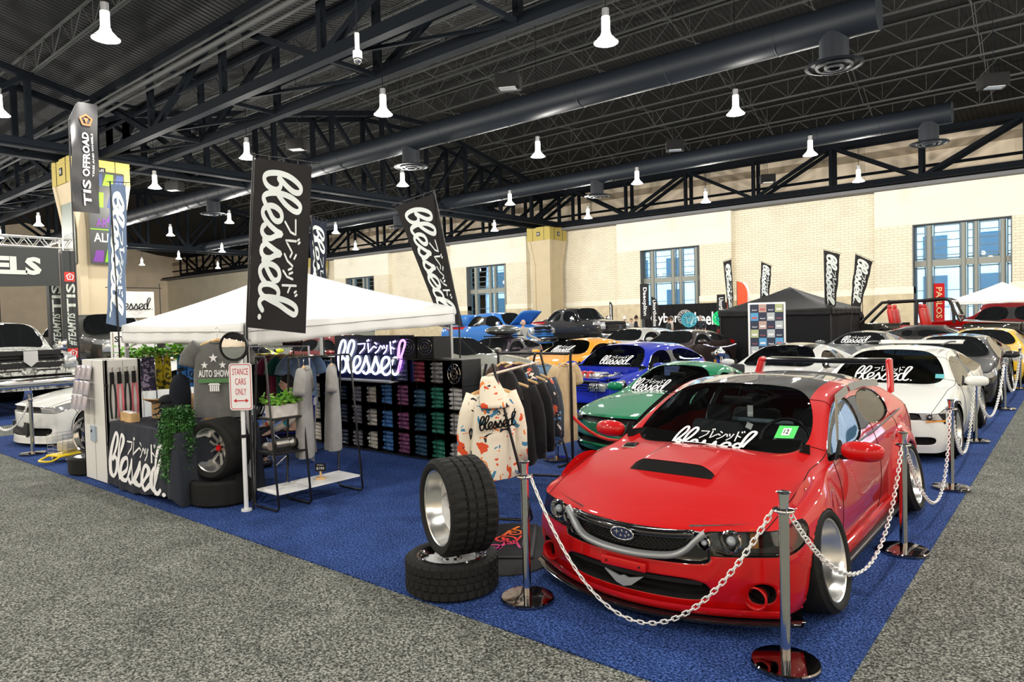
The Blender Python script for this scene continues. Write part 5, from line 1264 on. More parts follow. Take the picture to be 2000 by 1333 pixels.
def tent(lab, N, s, zc, peak, cloth, legm, val=.22, walls=None, nm='canopy_tent', corner_dz=(0, 0, 0, 0), sag=.10):
    """four-legged pop-up tent; N = nearest corner, runs s toward -x and +y"""
    root = thing(nm, lab, 'tent', (N[0], N[1], 0)); C = [(0, 0), (0, s), (-s, s), (-s, 0)]; Z = [zc + d for d in corner_dz]; P = V((-s / 2, s / 2, peak))
    m = MB()
    for k in range(4):
        a = V((*C[k], Z[k])); b = V((*C[(k + 1) % 4], Z[(k + 1) % 4]))
        def f(u, v, a=a, b=b):
            e = a.lerp(b, u) - V((0, 0, .03 * math.sin(u * PI))); q = e.lerp(P, v); q.z -= sag * math.sin(v * PI) * (.5 + .5 * math.sin(u * PI)) * .8; return q
        m.grid(f, 15, 10)
    top = m.build('canopy', cloth, root, True, fix=True)
    m = MB()
    for k in range(4):
        a = V((*C[k], Z[k])); b = V((*C[(k + 1) % 4], Z[(k + 1) % 4])); o = (a.lerp(b, .5) - V((-s / 2, s / 2, 0))); o.z = 0; o.normalize()
        m.grid(lambda u, v: a.lerp(b, u) + o * (.012 + .012 * math.sin(u * 40) * v) - V((0, 0, .03 * math.sin(u * PI) * (1 - v) + val * v + .012 * math.sin(u * 9) * v)), 41, 5)
        for zz in (.10,): m.grid(lambda u, v: a.lerp(b, u) + o * (.026) - V((0, 0, .08 + .012 * v)), 20, 2)
    m.build('valance', cloth, root, True, solid=.004)
    for k in range(4):
        m = MB(); m.box((C[k][0] * .985 - .02 * (k < 2), C[k][1] * .985 + .02 * (k in (0, 3)), Z[k] / 2), (.04, .04, Z[k])); m.build('leg', legm, root)
    m = MB()
    for k in range(4):
        a = V((*C[k], Z[k] - .12)); b = V((*C[(k + 1) % 4], Z[(k + 1) % 4] - .12)); i = V((-s / 2, s / 2, 0)); i = (i - V((a.x, a.y, 0))).normalized() * .06
        nseg = 4
        for j in range(nseg):
            p = a.lerp(b, j / nseg) + i * .7; q = a.lerp(b, (j + 1) / nseg) + i * .7; m.bar(p - V((0, 0, -.06)), q - V((0, 0, .06)), .02); m.bar(p - V((0, 0, .06)), q + V((0, 0, .06)), .02)
    for k in range(4): m.bar((C[k][0] * .97, C[k][1] * .97, Z[k] - .3), P - V((0, 0, .12)), .02)
    m.build('truss_frame', legm, root)
    if walls:
        for k in (0, 3):
            a = V((*C[k], Z[k])); b = V((*C[(k + 1) % 4], Z[(k + 1) % 4])); o = (a.lerp(b, .5) - V((-s / 2, s / 2, 0))); o.z = 0; o.normalize()
            m = MB(); m.grid(lambda u, v: a.lerp(b, u) - V((0, 0, (Z[0] - .02) * v)) - o * (.03 + .03 * math.sin(u * 17) * v) - V((0, 0, .15 * math.sin(u * PI * 2) ** 2 * (v < .3))), 40, 8); m.build('side_wall', walls, root, True)
    return root

# ---------------------------------------------------------------- clothes
def garment(name, lab, cat, loc, rz, m, long=False, hood=False, w=.25, th=.05, h=.70, pr=None, grp=None, seed=0, zip_=False, hm=None, hanger=True, neck=True, tag_=False):
    rnd = random.Random(seed); root = thing(name, lab, cat, loc, rz, grp)
    f1, f2 = rnd.uniform(0, 6), rnd.uniform(0, 6)
    def W(v): return lerp(.09, w * .86, min(1, v / .09)) if v < .09 else lerp(w * .86, w * (.96 if not long else 1.02), (v - .09) / .91)
    def T(v): return lerp(.02, th, min(1, v * 6)) * (1 + .4 * v)
    def z_(v): return -.10 - (.065 * min(1, v / .09) + (h - .065) * max(0, (v - .09) / .91))
    def tor(u, v):
        a = u * 2 * PI; c, s = math.cos(a), math.sin(a); fold = .010 * math.sin(a * 5 + f1 + v * 3) * v + .008 * math.sin(a * 9 + f2) * v
        r = T(v) + fold; return V((W(v) * (abs(c) ** .8) * (1 if c > 0 else -1), r * s * 1.2, z_(v) - (.02 * abs(s) if v == 0 else 0)))
    b = MB(); b.grid(tor, 48, 16, True); body = b.build('torso', m, root, True)
    L = .62 if long else .22
    for sd in (-1, 1):
        p0 = V((sd * w * .70, 0, -.165)); dr = V((sd * (.16 if long else .60), .06 * rnd.uniform(-1, 1), -1)).normalized()
        s = MB(); s.tube([p0 + V((sd * .0, 0, .02)), p0 + dr * L * .25 + V((sd * .05, 0, 0)), p0 + dr * L * .5 + V((sd * .055, 0, 0)), p0 + dr * L * .78 + V((sd * .035, 0, 0)), p0 + dr * L + V((sd * .02, 0, 0))], .08, 14, rf=lambda t: lerp(.085, .055 if long else .095, t) * (.9 if .9 < t < .99 else 1))
        s.v = [(x, y * .62, z) for x, y, z in s.v]; s.build('sleeve', m, root, True)
        if long: c = MB(); q = p0 + dr * L + V((sd * .02, 0, 0)); c.cyl(q, q + dr * .06, .045, 14, .04); c.v = [(x, y * .7, z) for x, y, z in c.v]; c.build('cuff', m, root, True, 50)
    if long: c = MB(); c.grid(lambda u, v: tor(u, 1) * 1.0 + V((-.03 * math.cos(u * 2 * PI) * v, 0, -.055 * v)), 48, 3, True); c.build('hem_band', m, root, True)
    if hood:
        hd = MB(); hd.grid(lambda u, v: V(((.055 + .085 * v ** .7) * math.cos(u * 2 * PI) - .03 * (1 - v), (.05 + .03 * v) * math.sin(u * 2 * PI) - .075 * v - .02, .02 - .27 * v + (.05 * v if math.sin(u * 2 * PI) > 0 else 0))), 24, 10, True); hd.build('hood', m, root, True, solid=.006); hd = MB(); hd.grid(lambda u, v: V(((.055 * v) * math.cos(u * 2 * PI) - .03, .05 * v * math.sin(u * 2 * PI) - .02, .035 - .015 * v)), 16, 3, True); hd.build('hood_peak', m, root, True)
    elif neck: c = MB(); c.tube([V((.085 * math.cos(a), .03 * math.sin(a), -.102 - .012 * math.sin(a) ** 2)) for a in [k * PI / 8 for k in range(16)]], .010, 6, True); c.build('collar', m, root, True)
    if pr: pr(root, lambda u, v, wd=0: V((u, -(T(.5) * 1.35 + .028 + .002) - wd, v)))
    if tag_: t = MB(); t.box((.06, -th - .05, -.45), (.05, .002, .08)); t.build('paper_tag', M_PRINT, root)
    if hanger:
        hg = thing('clothes_hanger', 'wooden hanger holding the ' + lab.split(' hanging')[0].split(' on ')[0][:70], 'hanger', loc, rz, 'wooden hangers')
        x = MB(); x.grid(lambda u, v: V((lerp(-.19, .19, u), .011 * math.cos(v * 2 * PI), -.085 - .055 * abs(2 * u - 1) ** 1.4 + .018 * math.sin(v * 2 * PI))), 17, 9); x.build('wooden_bar', M_WOOD, hg, True)
        y = MB(); y.tube(crom([(0, 0, -.07), (0, 0, -.02), (.02, 0, .0), (.03, 0, .025), (.0, 0, .045), (-.02, 0, .03)], 5), .0025, 6); y.build('hook', M_CHROME, hg, True)
    return root
def blobs(name, base, cols, scale=5.):
    m, nt, b = new_mat(name); L = nt.links.new; tc = nt.nodes.new('ShaderNodeTexCoord'); prev = None
    for i, (c, th) in enumerate(cols):
        n = nt.nodes.new('ShaderNodeTexNoise'); n.inputs['Scale'].default_value = scale * (1 + .3 * i); n.inputs['Detail'].default_value = 2; n.inputs['Distortion'].default_value = .8
        mp = nt.nodes.new('ShaderNodeMapping'); mp.inputs['Location'].default_value = (i * 7.3, i * 3.1, i * 5.7); L(tc.outputs['Object'], mp.inputs[0]); L(mp.outputs[0], n.inputs['Vector'])
        g = nt.nodes.new('ShaderNodeMath'); g.operation = 'GREATER_THAN'; g.inputs[1].default_value = th; L(n.outputs[0], g.inputs[0])
        mx = nt.nodes.new('ShaderNodeMix'); mx.data_type = 'RGBA'; L(g.outputs[0], mx.inputs[0]); mx.inputs[7].default_value = (*c, 1)
        if prev is None: mx.inputs[6].default_value = (*base, 1)
        else: L(prev, mx.inputs[6])
        prev = mx.outputs[2]
    L(prev, b.inputs['Base Color']); b.inputs['Roughness'].default_value = .9; return m
def cloth(name, c): return mat(name, c, .9, noise=(14, .08), bump=(25, .1), sheen=.15)

# ---------------------------------------------------------------- people
def person(lab, x, y, rz, shirt, trousers, hair=(.05, .035, .02), pose='stand', skin=(.55, .33, .22), hat=None, bald=False, h=1.75, cap=None, arm=.15, sit=0.45):
    root = thing('person', lab, 'person', (x, y, 0), rz); k = h / 1.75
    sk = mat('skin_tone', (.52, .31, .22), .5)
    def skinmesh(name, joints, edges, m, rootv=0, sub=1):
        me = bpy.data.meshes.new(name); me.from_pydata([V(j[:3]) * k for j in joints], edges, []); me.materials.append(m)
        o = bpy.data.objects.new(name, me); link(o, root); s = o.modifiers.new('s', 'SKIN'); s.use_smooth_shade = True
        for i, j in enumerate(joints): r = j[3] * k; r2 = (j[4] if len(j) > 4 else j[3]) * k; me.skin_vertices[0].data[i].radius = (r, r2); me.skin_vertices[0].data[i].use_root = (i == rootv)
        q = o.modifiers.new('u', 'SUBSURF'); q.levels = q.render_levels = sub + 1; return o
    if pose == 'stand': hz = .95; knee = [(.10, -.02, .50), (-.10, -.02, .50)]; foot = [(.11, .02, .08), (-.11, .02, .08)]; toe = [(.12, -.14, .03), (-.12, -.14, .03)]; off = 0
    else: hz = sit; knee = [(.14, -.42, sit + .02), (-.14, -.42, sit + .02)]; foot = [(.14, -.38, .08), (-.14, -.38, .08)]; toe = [(.14, -.54, .03), (-.14, -.54, .03)]
    t = hz
    J = [(0, 0, t, .13, .10), (0, .01, t + .20, .12, .09), (0, .0, t + .42, .15, .10), (0, .01, t + .50, .06, .055), (0, -.01, t + .56, .052, .052)]
    J += [(.17, 0, t + .44, .055), (.22 + arm * .3, -.02, t + .18, .042), (.20 + arm * .3, -.16 - arm, t + .04, .032), (.20 + arm * .3, -.22 - arm, t + .01, .026)]
    J += [(-.17, 0, t + .44, .055), (-.22 - arm * .3, -.02, t + .18, .042), (-.20 - arm * .3, -.16 - arm, t + .04, .032), (-.20 - arm * .3, -.22 - arm, t + .01, .026)]
    E = [(0, 1), (1, 2), (2, 3), (3, 4), (2, 5), (5, 6), (6, 7), (7, 8), (2, 9), (9, 10), (10, 11), (11, 12)]
    J += [(.10, 0, t - .06, .085), (*knee[0], .055), (*foot[0], .035), (*toe[0], .028), (-.10, 0, t - .06, .085), (*knee[1], .055), (*foot[1], .035), (*toe[1], .028)]
    E += [(0, 13), (13, 14), (14, 15), (15, 16), (0, 17), (17, 18), (18, 19), (19, 20)]
    # fingers
    for s, hnd in ((1, 8), (-1, 12)):
        b = J[hnd]
        for q in range(5):
            J.append((b[0] + s * (q - 2) * .014, b[1] - .07 + (.03 if q == 4 else .006 * abs(q - 1.5)), b[2] - .015 - (.0 if q < 4 else -.02), .0085)); E.append((hnd, len(J) - 1))
    body = skinmesh('body', J, E, sk)
    hm = MB(); c = V((0, -.015, t + .665)) * k
    def hf(u, v):
        a = u * 2 * PI; p = v * PI; r = math.sin(p); x_ = .076 * r * math.cos(a); y_ = .094 * r * math.sin(a); z = .118 * math.cos(p)
        if z < -.03: y_ -= .012; x_ *= 1 - (-z - .03) * 3.2
        return c + V((x_, y_, z)) * k
    hm.grid(hf, 20, 15, True); hm.sphere(c + V((0, -.095, -.012)) * k, .018 * k, 8, 6, (.8, 1, 1.3))
    for s in (-1, 1): hm.sphere(c + V((s * .076, .01, -.005)) * k, .022 * k, 8, 6, (.4, .8, 1.3))
    hd = hm.build('head', sk, root, True)
    e = MB()
    for s in (-1, 1): e.sphere(c + V((s * .03, -.083, .012)) * k, .010 * k, 8, 6)
    e.build('eye', mat('eye_dark', (.03, .03, .03), .2), hd, True)
    mo = MB(); mo.sphere(c + V((0, -.088, -.05)) * k, .020 * k, 8, 6, (1.2, .4, .3)); mo.build('mouth', mat('lip', (.35, .10, .09), .5), hd, True)
    hr = MB()
    hr.grid(lambda u, v: c + V((.088 * math.sin(v * PI * .62) * math.cos(u * 2 * PI), .102 * math.sin(v * PI * .62) * math.sin(u * 2 * PI) + (.016 if not bald else .03), .130 * math.cos(v * PI * .62) + (.05 if math.sin(u * 2 * PI) < -.3 and v > .55 else 0) - (.015 if bald else 0))) * k, 20, 10, True)
    if not bald: hr.build('hair', mat('hair_%d' % int(hair[0] * 1000), hair, .6), root, True)
    else: hr.v = [v for v in hr.v]; q = hr.build('hair', mat('grey_hair', (.35, .33, .30), .7), root, True); q.scale = (1, 1, .55); q.location = (0, 0, .43 * (t + .665) * k * 1.02)
    if hat: hh = MB(); hh.lathe([(.0, .16), (.06, .15), (.095, .09), (.102, .03), (.106, .0), (.10, -.01)], c, 18); hh.sphere(c + V((0, 0, .17)), .03, 8, 6); hh.build('knit_hat', hat, root, True)
    TJ = [(0, 0, t - .06, .155, .125), (0, .01, t + .20, .145, .115), (0, .0, t + .42, .17, .12), (0, .01, t + .485, .075, .07)]
    TJ += [(.18, 0, t + .43, .075), (.225 + arm * .3, -.02, t + .18, .06), (.205 + arm * .3, -.15 - arm, t + .045, .045), (-.18, 0, t + .43, .075), (-.225 - arm * .3, -.02, t + .18, .06), (-.205 - arm * .3, -.15 - arm, t + .045, .045)]
    skinmesh('jacket', TJ, [(0, 1), (1, 2), (2, 3), (2, 4), (4, 5), (5, 6), (2, 7), (7, 8), (8, 9)], shirt)
    skinmesh('trousers', [(0, 0, t, .145, .115), (.10, 0, t - .08, .10), (*knee[0], .07), (foot[0][0], foot[0][1], .12, .06), (-.10, 0, t - .08, .10), (*knee[1], .07), (foot[1][0], foot[1][1], .12, .06)], [(0, 1), (1, 2), (2, 3), (0, 4), (4, 5), (5, 6)], trousers)
    for s in (0, 1): sh = MB(); p = V(foot[s]) * k; sh.rbox((p.x, p.y - .06, .045), (.10, .28, .09), .03); sh.build('shoe', M_BLACK, root, True, 50)
    return root
# ---------------------------------------------------------------- the booth
def booth():
    N = (-6.61, 3.69)
    tent('white pop-up canopy tent over the merchandise booth', N, 3.05, 1.84, 2.56, mat('white_canopy', (.80, .81, .80), .75, bump=(3, .15)), mat('tent_steel', (.55, .56, .57), .4, .6), .23, corner_dz=(0, .16, .12, .02))
    blk = mat('black_banner_cloth', (.022, .021, .022), .75, bump=(7, .25)); blu = mat('navy_banner_cloth', (.020, .024, .040), .7, bump=(7, .25))
    pale = mat('cool_lit_banner_cloth', (.12, .17, .27), .7, bump=(7, .3))  # cool light on the narrow end banner is put into this cloth colour
    # big banner on the near corner pole
    D = 6.75
    q = [depthp(498, 308, D - .05), depthp(609, 325, D + .12), depthp(484, 640, D - .02), depthp(597, 652, D + .15)]
    banner('big black banner with white script on the tent corner pole beside the sign', q[0], q[1], q[2], q[3], [(q[2].x - .02, q[2].y, 0), (q[2].x - .02, q[2].y, 1.8), (q[0].x - .02, q[0].y, q[0].z + .05)], blk, .010)
    D = 9.35
    q = [depthp(772, 404, D), depthp(846, 379, D + .05), depthp(858, 622, D), depthp(905, 640, D + .3)]
    banner('black banner with white script leaning on the tent corner above the shelves', q[0], q[1], q[2], q[3], [(-6.55, 6.78, 0), (-6.55, 6.78, 1.9), (q[1].x + .02, q[1].y, q[1].z + .04)], blk, .012, ph=2)
    D = 8.95
    q = [depthp(215, 360, D), depthp(247, 362, D + .25), depthp(208, 632, D - .1), depthp(246, 642, D + .2)]
    banner('narrow folded blue-grey banner with white script on the tent corner farthest along the aisle', q[0], q[1], q[2], q[3], [(-9.72, 3.66, 0), (-9.72, 3.66, 1.85), (q[0].x, q[0].y, q[0].z + .04)], pale, .008, ph=1, lw=.055)
    D = 11.3
    q = [depthp(607, 425, D), depthp(637, 434, D + .2), depthp(604, 640, D), depthp(640, 650, D + .2)]
    banner('navy banner with white script rising behind the white tent roof', q[0], q[1], q[2], q[3], [(-9.66, 6.8, 0), (-9.68, 6.78, 1.9), (q[0].x, q[0].y, q[0].z + .04)], blu, .02, ph=3)
    # ---- display stand with hooks, packets and lanyards
    r = thing('display_stand', 'tall white panelled display stand with hooks at the table end', 'display stand', (-9.08, 3.31, 0))
    wp = mat('white_laminate', (.72, .71, .68), .45)
    m = MB(); m.box((0, -.18, .73), (.72, .04, 1.44)); m.box((.34, 0, .73), (.04, .40, 1.44)); m.box((-.34, 0, .73), (.04, .40, 1.44)); m.box((0, .18, .73), (.72, .04, 1.44)); m.build('panel', wp, r, bevel=.004)
    m = MB()
    for yy in (-.17, .0, .17): m.box((.361, yy, 1.08), (.004, .004, .7))
    m.box((0, -.201, .73), (.004, .004, 1.4))
    m.build('groove', mat('groove_grey', (.25, .25, .24), .6), r)
    m = MB()
    for (x, y, z) in ((.37, -.19, 1.16), (.37, -.19, .48), (-.05, -.21, .60)): m.box((x, y, z), (.03, .03, .03))
    m.build('latch', M_BLACK, r)
    m = MB(); m.box((-.02, -.21, .57), (.15, .02, .18)); m.build('small_print', mat('blue_grey_print', (.35, .42, .5), .6), r)
    # packets hanging on the aisle face
    bag = mat('purple_lit_film', (.50, .46, .52), .12, .1, coat=1); k = 0  # purple light on the clear film is mixed into its base colour
    for zi, z in enumerate((1.30, 1.12, .94)):
        for xi, x in enumerate((-9.42, -9.26, -9.10)):
            o = MB(); o.rbox((0, 0, 0), (.145, .025, .17), .01, rot=(-.15, 0, 0)); o = o.build('hanging_packet', bag, None, True, 40); o.location = (x, 3.07 - .03 * zi, z)
            tag(o, 'shiny clear packet hanging on the white display stand, %s row, %s' % (('top', 'middle', 'bottom')[zi], ('farthest', 'centre', 'nearest the table')[xi]), 'packet', 'packets on the display stand')
    for i, (y, c, nm) in enumerate(((3.175, 'black', 1), (3.255, 'pink', 2), (3.335, 'black', 3), (3.415, 'pink', 4))):
        o = thing('lanyard', '%s lanyard with black buckle on the display stand, %s from the aisle' % (c, ('first', 'second', 'third', 'fourth')[i]), 'lanyard', (-8.68, y, 1.36), 0, 'lanyards on hooks')
        mm = mat('lanyard_pink', (.75, .18, .22), .6) if c == 'pink' else mat('lanyard_black', (.025, .03, .028), .7)
        m = MB(); m.box((0, 0, -.12), (.02, .045, .14)); m.build('buckle', M_BLACK, o, bevel=.004); m = MB()
        for s in (-1, 1): m.grid(lambda u, v: V((.01 + .012 * s, s * .014 + lerp(-.011, .011, u) + .012 * s * math.sin(v * 3), -.19 - .40 * v)), 2, 8)
        m.build('strap', mm, o); m = MB(); m.cyl((-.05, 0, .0), (.03, 0, .0), .006, 8); m.tube([(.01, 0, 0), (.01, 0, -.05)], .008, 6); m.build('hook', M_CHROME, o)
    # ---- table with printed cloth
    def cloth_table(lab, x0, x1, y0, y1, z, prn=False):
        r = thing('table', lab.replace('cloth', 'folding table under cloth') if False else lab, 'table', ((x0 + x1) / 2, (y0 + y1) / 2, 0))
        m = MB(); m.box((0, 0, z - .02), (x1 - x0 - .04, y1 - y0 - .04, .03)); m.build('table_top', M_WHITEPL, r)
        for sx in (-1, 1):
            for sy in (-1, 1): m = MB(); m.cyl((sx * ((x1 - x0) / 2 - .1), sy * ((y1 - y0) / 2 - .1), 0), (sx * ((x1 - x0) / 2 - .1), sy * ((y1 - y0) / 2 - .1), z - .03), .015, 8); m.build('leg', M_BLKMETAL, r)
        return r
    navy = mat('charcoal_tablecloth', (.030, .034, .045), .7, bump=(9, .25))
    x0, x1, y0, y1, z = -8.64, -6.98, 3.12, 4.02, .745
    cloth_table('folding table hidden under the printed charcoal cloth', x0, x1, y0, y1, z - .012)
    def skirt(name, lab, x0, x1, y0, y1, z, mm, prn):
        P = [(x0, y0), (x1, y0), (x1, y1), (x0, y1)]; per = []
        nside = (60, 26, 60, 26)
        for k in range(4):
            a, b = V((*P[k], 0)), V((*P[(k + 1) % 4], 0)); o = V((b.y - a.y, -(b.x - a.x), 0)).normalized()
            for i in range(nside[k]): per.append((a.lerp(b, i / nside[k]), o, k, i / nside[k]))
        n = len(per)
        def f(u, v):
            p, o, k, t = per[int(round(u * n)) % n]; d = v ** .7; am = .014 * math.sin(t * 34 + k) + .010 * math.sin(t * 61 + 2 * k)
            drop = z * (.985 if k != 0 else .93 + .05 * math.sin(t * 5)) * v; q = p + o * (am * d + .05 * v)
            if False: pass
            return V((q.x, q.y, z + .004 - drop if v > 0 else z + .004))
        m = MB(); m.grid(f, n, 12, True); b = len(m.v)
        top = [V((p.x, p.y, z + .004)) for p, *_ in per]; m.add([(x0, y0, z + .004), (x1, y0, z + .004), (x1, y1, z + .004), (x0, y1, z + .004)], [(0, 1, 2, 3)])
        o = m.build(name, mm, None, True); tag(o, lab, 'tablecloth')
        if prn:
            def fr(u, v, w=0):
                t = max(.0, min(.999, .05 + u * .80)); zz = .14 + v * 1.15 - .045 * u; vv = (z - zz) / (z * .95); a = f(0, 0); i = t * 60; i0 = int(i); q0 = f(i0 / n, vv); q1 = f((i0 + 1) / n, vv); q = q0.lerp(q1, i - i0)
                return V((q.x, q.y - .006 - w, zz))
            m = MB(); logo(m, fr, .038); m.build('printed_lettering', M_PRINT, o)
    skirt('tablecloth', 'charcoal tablecloth printed with big white script letters', x0, x1, y0, y1, z, navy, True)
    # things on the table
    r = thing('cardboard_box', 'open brown cardboard box on the printed-cloth table', 'box', (-8.25, 3.72, .75), .25)
    m = MB()
    for a, b, c, d in ((0, -.15, .5, .012), (0, .15, .5, .012)): m.box((a, b, .11), (c, d, .22))
    for s in (-1, 1): m.box((s * .25, 0, .11), (.012, .3, .22))
    m.box((0, 0, .006), (.5, .3, .012)); m.build('box_wall', M_CARD, r); m = MB(); m.box((0, -.21, .21), (.5, .14, .008), rot=(-.4, 0, 0)); m.box((0, .21, .22), (.5, .14, .008), rot=(.4, 0, 0)); m.build('flap', M_CARD, r)
    r = thing('paper_bag', 'brown paper shopping bag standing behind the trailing plant', 'bag', (-7.32, 3.72, .75), .1)
    m = MB(); m.grid(lambda u, v: V(((.13 + .01 * math.sin(v * 6)) * max(-1, min(1, 1.4 * math.cos(u * 2 * PI))), .065 * max(-1, min(1, 1.4 * math.sin(u * 2 * PI))), .34 * v)), 24, 6, True); m.build('bag_body', M_CARD, r, solid=.002)
    for i, (x, y, c) in enumerate(((-8.52, 3.24, ), (-8.36, 3.22, )) if False else ((-8.50, 3.26, 0), (-8.33, 3.24, 1))):
        r = thing('small_crate', ('small wooden crate of stickers under the pink lanyards', 'small wooden crate beside the white card holder on the table')[i], 'crate', (x, y, .75), .1)
        m = MB()
        for s in (-1, 1): m.box((0, s * .045, .05), (.13, .01, .10)); m.box((s * .065, 0, .05), (.01, .10, .10))
        m.build('crate_side', M_WOOD, r); m = MB(); m.box((0, 0, .06), (.10, .06, .10)); m.build('cards', M_PRINT, r)
    for i in range(5):
        x, y = -7.68 + (i % 2) * .02, 3.36; o = thing('cap', 'black cap in the stack on the printed-cloth table, %s from the bottom' % ('first', 'second', 'third', 'fourth', 'fifth')[i], 'cap', (x, y, .75 + i * .062), -.9 + .1 * (i % 3), 'stacked caps')
        m = MB(); m.sphere((0, 0, .0), .10, 18, 8, (.95, 1.05, .85)); m.v = [(a, b, max(c, -.0)) for a, b, c in m.v]; m.build('crown', mat('black_cap_cloth', (.012, .014, .016), .8), o, True)
        m = MB(); m.grid(lambda u, v: V((lerp(-.075, .075, u), -.09 - .075 * v * math.sin(u * PI) ** .5, .012 - .02 * v)), 10, 4); m.build('brim', mat('black_cap_cloth', (.012, .014, .016), .8), o, True, solid=.004)
    r = thing('beanie_stand', 'tall black beanie on a stand with small white lettering', 'hat', (-7.60, 3.46, .75), -.6); m = MB(); m.lathe([(.10, 0), (.105, .12), (.11, .24), (.10, .34), (.06, .43), (.0, .46)], (0, 0, .10), 18); m.cyl((0, 0, 0), (0, 0, .12), .02, 8); m.build('knit', mat('black_knit', (.012, .014, .02), .9), r, True); m = MB(); text(m, 'Blessed', lambda u, v, w=0: V((u, -.112, v)), -.05, .20, .1, .022); m.build('lettering', M_PRINT, r)
    # trailing plant
    r = thing('potted_plant', 'trailing green plant spilling over the table corner', 'plant', (-7.16, 3.24, .75))
    m = MB(); m.lathe([(.0, 0), (.08, 0), (.10, .12), (.09, .12), (.07, .03)], (0, 0, 0), 16); m.build('pot', M_BLACK, r, True, 40)
    def leaves(m, pts, sz, rnd):
        for p in pts:
            a = V((rnd.uniform(-1, 1), rnd.uniform(-1, 1), rnd.uniform(-.6, .6))).normalized(); b = a.cross(V((rnd.uniform(-1, 1), rnd.uniform(-1, 1), 1))).normalized(); s = sz * rnd.uniform(.7, 1.3)
            m.add([p, p + a * s * .5 + b * s * .35, p + a * s, p + a * s * .5 - b * s * .35], [(0, 1, 2, 3)])
    rnd = random.Random(3); m = MB(); st = MB(); P = []
    for k in range(46):
        an = rnd.uniform(-2.6, .5); L = rnd.uniform(.15, .62); o = V((.10 * math.cos(an), .10 * math.sin(an), .12)); e = V((.15 * math.cos(an), .15 * math.sin(an), .10)); f = e + V((.03 * math.cos(an), .03 * math.sin(an), -L)); pth = crom([o * .4, o + V((0, 0, .08)), e, e.lerp(f, .5), f], 5)
        st.tube(pth, .002, 4)
        for q in pth[3:]:
            for _ in range(5): P.append(q + V((rnd.gauss(0, .018), rnd.gauss(0, .018), rnd.gauss(0, .02))))
    for _ in range(600): v_ = V((rnd.gauss(0, 1), rnd.gauss(0, 1), rnd.gauss(0, 1))).normalized(); P.append(V((0, 0, .17)) + V((v_.x * .13, v_.y * .13, v_.z * .09)) * rnd.uniform(.5, 1))
    leaves(m, P, .034, rnd); m.build('foliage', mat('small_leaf_green', (.045, .15, .035), .45, noise=(10, .4)), r); st.build('stem', M_LEAF, r)
    # ---- pole with convex mirror and stance sign
    r = thing('sign_pole', 'white pole carrying the round mirror and the red-lettered sign', 'pole', (-6.294, 3.46, 0))
    m = MB(); m.cyl((0, 0, .0), (0, 0, 1.62), .021, 14); m.cyl((0, 0, 0), (0, 0, .02), .05, 14); m.build('tube', mat('white_metal', (.75, .77, .78), .35), r, True, 40); m = MB(); m.cyl((0, 0, .72), (0, 0, .75), .03, 14); m.build('coupling', M_BLACK, r, True, 40)
    face = math.radians(-62)      # faces the camera side
    r = thing('traffic_sign', 'white sign reading STANCE CARS ONLY in red letters', 'sign', (-6.27, 3.44, 1.22), 0, None, (0, 0, math.atan2(.637, .77) - .05))
    m = MB(); m.rbox((0, -.0, 0), (.225, .006, .455), .02); s = MB()
    pl = [(x, z) for x, z in []]
    def rr(w, h, rd, n=6): return [(sx * (w / 2 - rd) + rd * math.cos(a), sz * (h / 2 - rd) + rd * math.sin(a)) for k, (sx, sz) in enumerate(((1, 1), (-1, 1), (-1, -1), (1, -1))) for a in [k * PI / 2 + i / n * PI / 2 for i in range(n + 1)]]
    m = MB(); m.prism(rr(.225, .455, .03), lambda u, v, w: V((u, -.012 + w, v)), .006); m.build('plate', mat('sign_white', (.80, .80, .80), .3), r)
    redm = mat('sign_red', (.55, .015, .03), .4); o_, i_ = rr(.205, .435, .026), rr(.193, .423, .022); m = MB(); n = len(o_); m.add([V((u, -.0135, v)) for u, v in o_] + [V((u, -.0135, v)) for u, v in i_], [(k, (k + 1) % n, n + (k + 1) % n, n + k) for k in range(n)]); m.build('red_border', redm, r)
    m = MB(); fr = lambda u, v, w=0: V((u, -.014, v))
    text(m, 'STANCE', fr, -.078, .115, .156, .062, -.0); text(m, 'CARS', fr, -.054, .020, .108, .062); text(m, 'ONLY', fr, -.054, -.078, .108, .062)
    m.add([fr(-.075, -.135), fr(-.045, -.115), fr(-.045, -.155), fr(.075, -.135), fr(.045, -.115), fr(.045, -.155), fr(-.045, -.130), fr(.045, -.130), fr(.045, -.140), fr(-.045, -.140)], [(0, 1, 2), (3, 5, 4), (9, 8, 7, 6)]); m.build('lettering', redm, r)
    r = thing('convex_mirror', 'round black-rimmed convex mirror at the top of the white pole', 'mirror', (-6.31, 3.42, 1.612), math.atan2(.637, .77) - .12)
    m = MB(); m.T = Matrix.Translation((0, -.02, 0)); m.lathe([(.0, -.055), (.05, -.051), (.10, -.037), (.128, -.022)], (0, 0, 0), 36, 'Y'); m.build('mirror_glass', mat('mirror', (.9, .9, .9), .01, 1), r, True)
    m = MB(); m.lathe([(.126, -.050), (.142, -.050), (.146, -.02), (.13, .01), (.0, .015)], (0, -.0, 0), 40, 'Y'); m.build('rim', M_BLACK, r, True, 40)
    # ---- grey t-shirt shown flat
    grey = cloth('grey_jersey', (.13, .13, .125))
